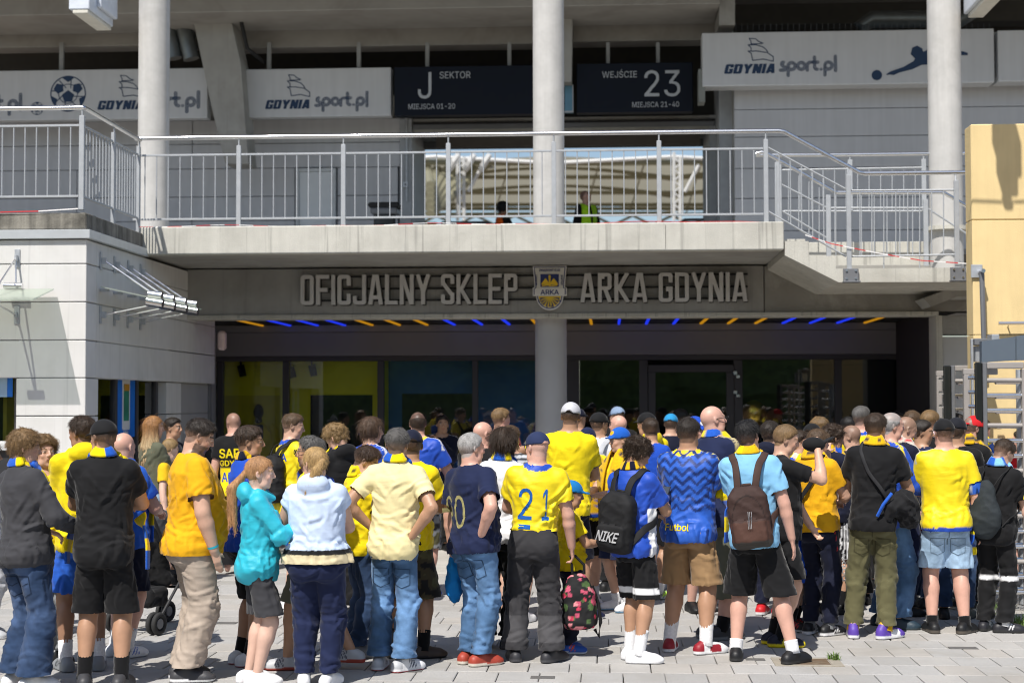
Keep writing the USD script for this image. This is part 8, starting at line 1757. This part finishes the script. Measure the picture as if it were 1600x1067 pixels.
pp(1592, 672, 17.2, 'supporter in white and red shirt seen through the turnstile bars', face=-20, top=tee('white', yoke='red'), bot=shorts('grey'), hair='dark', style='short', skin='pink', shoes=BS)
pp(1562, 690, 19.6, 'supporter in orange top seen low through the turnstile bars', face=20, top=tee('orange'), bot=shorts('black'), hair='dark', style='short', skin='tan', shoes=WS)
# legs and figures glimpsed deep in the crowd
pp(1022, 652, 16.2, 'boy in blue jersey and black shorts between the yellow jacket and patterned jersey', face=40, top=tee('royal'), bot=shorts('black', end=.29), hair='brown', style='short', skin='tan', shoes=dict(c='grey', stripe='neon'), sock=lowsock)
pp(1205, 657, 15.0, 'boy in navy hooded top behind the brown backpack', face=30, top=tee('dnavy', sleeve=1.9, hood=1), bot=jog('dnavy'), hair='dark', style='short', skin='fair', shoes=dict(c='red', sole='white'))
pp(1440, 655, 15.6, 'supporter in white and navy shirt behind the track jacket man', face=50, top=tee('white', yoke='navy'), bot=trs('ddenim'), hair='dark', style='short', skin='tan', shoes=BS)
# stewards on the terrace
def upstairs(px, ty, Y, label, **k):
    p = P(px, ty, Y); return person(np.array([p[0], Y, ZT]), p[2] - ZT, label=label, group='stewards on the terrace', detail=1, **k)
upstairs(786, 315, 29.6, 'steward with dark curly hair in orange vest sitting low behind the terrace railing', face=60, head=(20, 0), sex='m', top=tee('black', sleeve=.7, paint=lambda p, c, t, H: c.__setitem__((np.abs(t[:, 0]) < .085 * H), C((.85, .13, .01)))), bot=trs('black'), hair='black', style='bob', skin='tan', arms=('down', 'elbow'), seed=3)
upstairs(918, 296.5, 29.8, 'steward in neon yellow vest over black looking up behind the railing', face=140, head=(-25, -18), top=tee('black', sleeve=1.9, paint=lambda p, c, t, H: c.__setitem__((np.abs(t[:, 0]) < .095 * H) & (np.abs(t[:, 0]) > .015 * H) & (t[:, 2] > .5 * H), np.where((np.abs(t[(np.abs(t[:, 0]) < .095 * H) & (np.abs(t[:, 0]) > .015 * H) & (t[:, 2] > .5 * H)][:, 2] / H - .6) < .018)[:, None], C('lgrey'), C('neon')))), bot=trs('black'), style='buzz', hair='brown', skin='pink', arms=('down', 'down'), seed=8)
# pushchair
g_ = G(240, 985); pc = empty('pushchair', (g_[0], g_[1] + .1, 0), -20, label='black folding pushchair with dark hood in front of the bald man in blue', cat='pushchair')
PB, RUB = mat('pushchair_black', (.018, .018, .02), .6), mat('rubber_black', (.022, .022, .022), .8)
for sx in (-1, 1):
    obj('frame_bar', tube([(sx * .22, -.38, 1.02), (sx * .22, -.12, .62), (sx * .20, .42, .10)], .014, 8), PB, pc); obj('frame_bar', tube([(sx * .22, -.30, .10), (sx * .21, .12, .50)], .013, 8), PB, pc)
    for y in (-.30, .42):
        for dx in (-.03, .03):
            w = trimesh.creation.torus(.075, .022, major_sections=24, minor_sections=8); w.vertices = w.vertices[:, [2, 0, 1]] + [sx * .21 + dx, y, .097]; obj('wheel', w, RUB, pc, smooth=True); obj('hub', cyl((sx * .21 + dx - .012, y, .097), (sx * .21 + dx + .012, y, .097), .045, 14), GREYM, pc)
obj('cross_bar', cyl((-.2, -.30, .12), (.2, -.30, .12), .011), PB, pc); obj('cross_bar', cyl((-.2, .1, .36), (.2, .1, .36), .011), PB, pc); obj('handle_bar', cyl((-.22, -.38, 1.02), (.22, -.38, 1.02), .018, 10), PB, pc)
S_ = Field(np.arange(-.3, .3, .016), np.arange(-.5, .5, .016), np.arange(.15, 1.15, .016)); S_.add(RBox((0, .08, .44), (.19, .18, .05), .04), 0); S_.add(RBox((0, -.14, .66), (.19, .05, .26), .04, rot('x', .35)), .05); S_.add(Ell((0, -.12, .90), (.20, .24, .17)), .04); S_.add(Ell((0, .10, .84), (.17, .22, .17)), sub=True); S_.add(RBox((0, -.18, .30), (.17, .14, .08), .04), .01)
v_, f_ = S_.net(); v_ = folds(v_, vnormals(v_, f_), .010, 2, 9, 9); obj('seat_and_hood', (v_, f_), CLOTH, pc, smooth=True, col=np.where((v_[:, 2] > .78)[:, None], C((.05, .052, .055)), C('black')))
m_ = trimesh.creation.icosphere(2); m_.apply_scale((.06, .11, .045)); m_.apply_translation((.10, .30, .50)); obj('neon_toy', m_, mat('toy_neon', (.20, .60, .03), .5), pc, smooth=True, label='bright green toy or shoe in the pushchair')
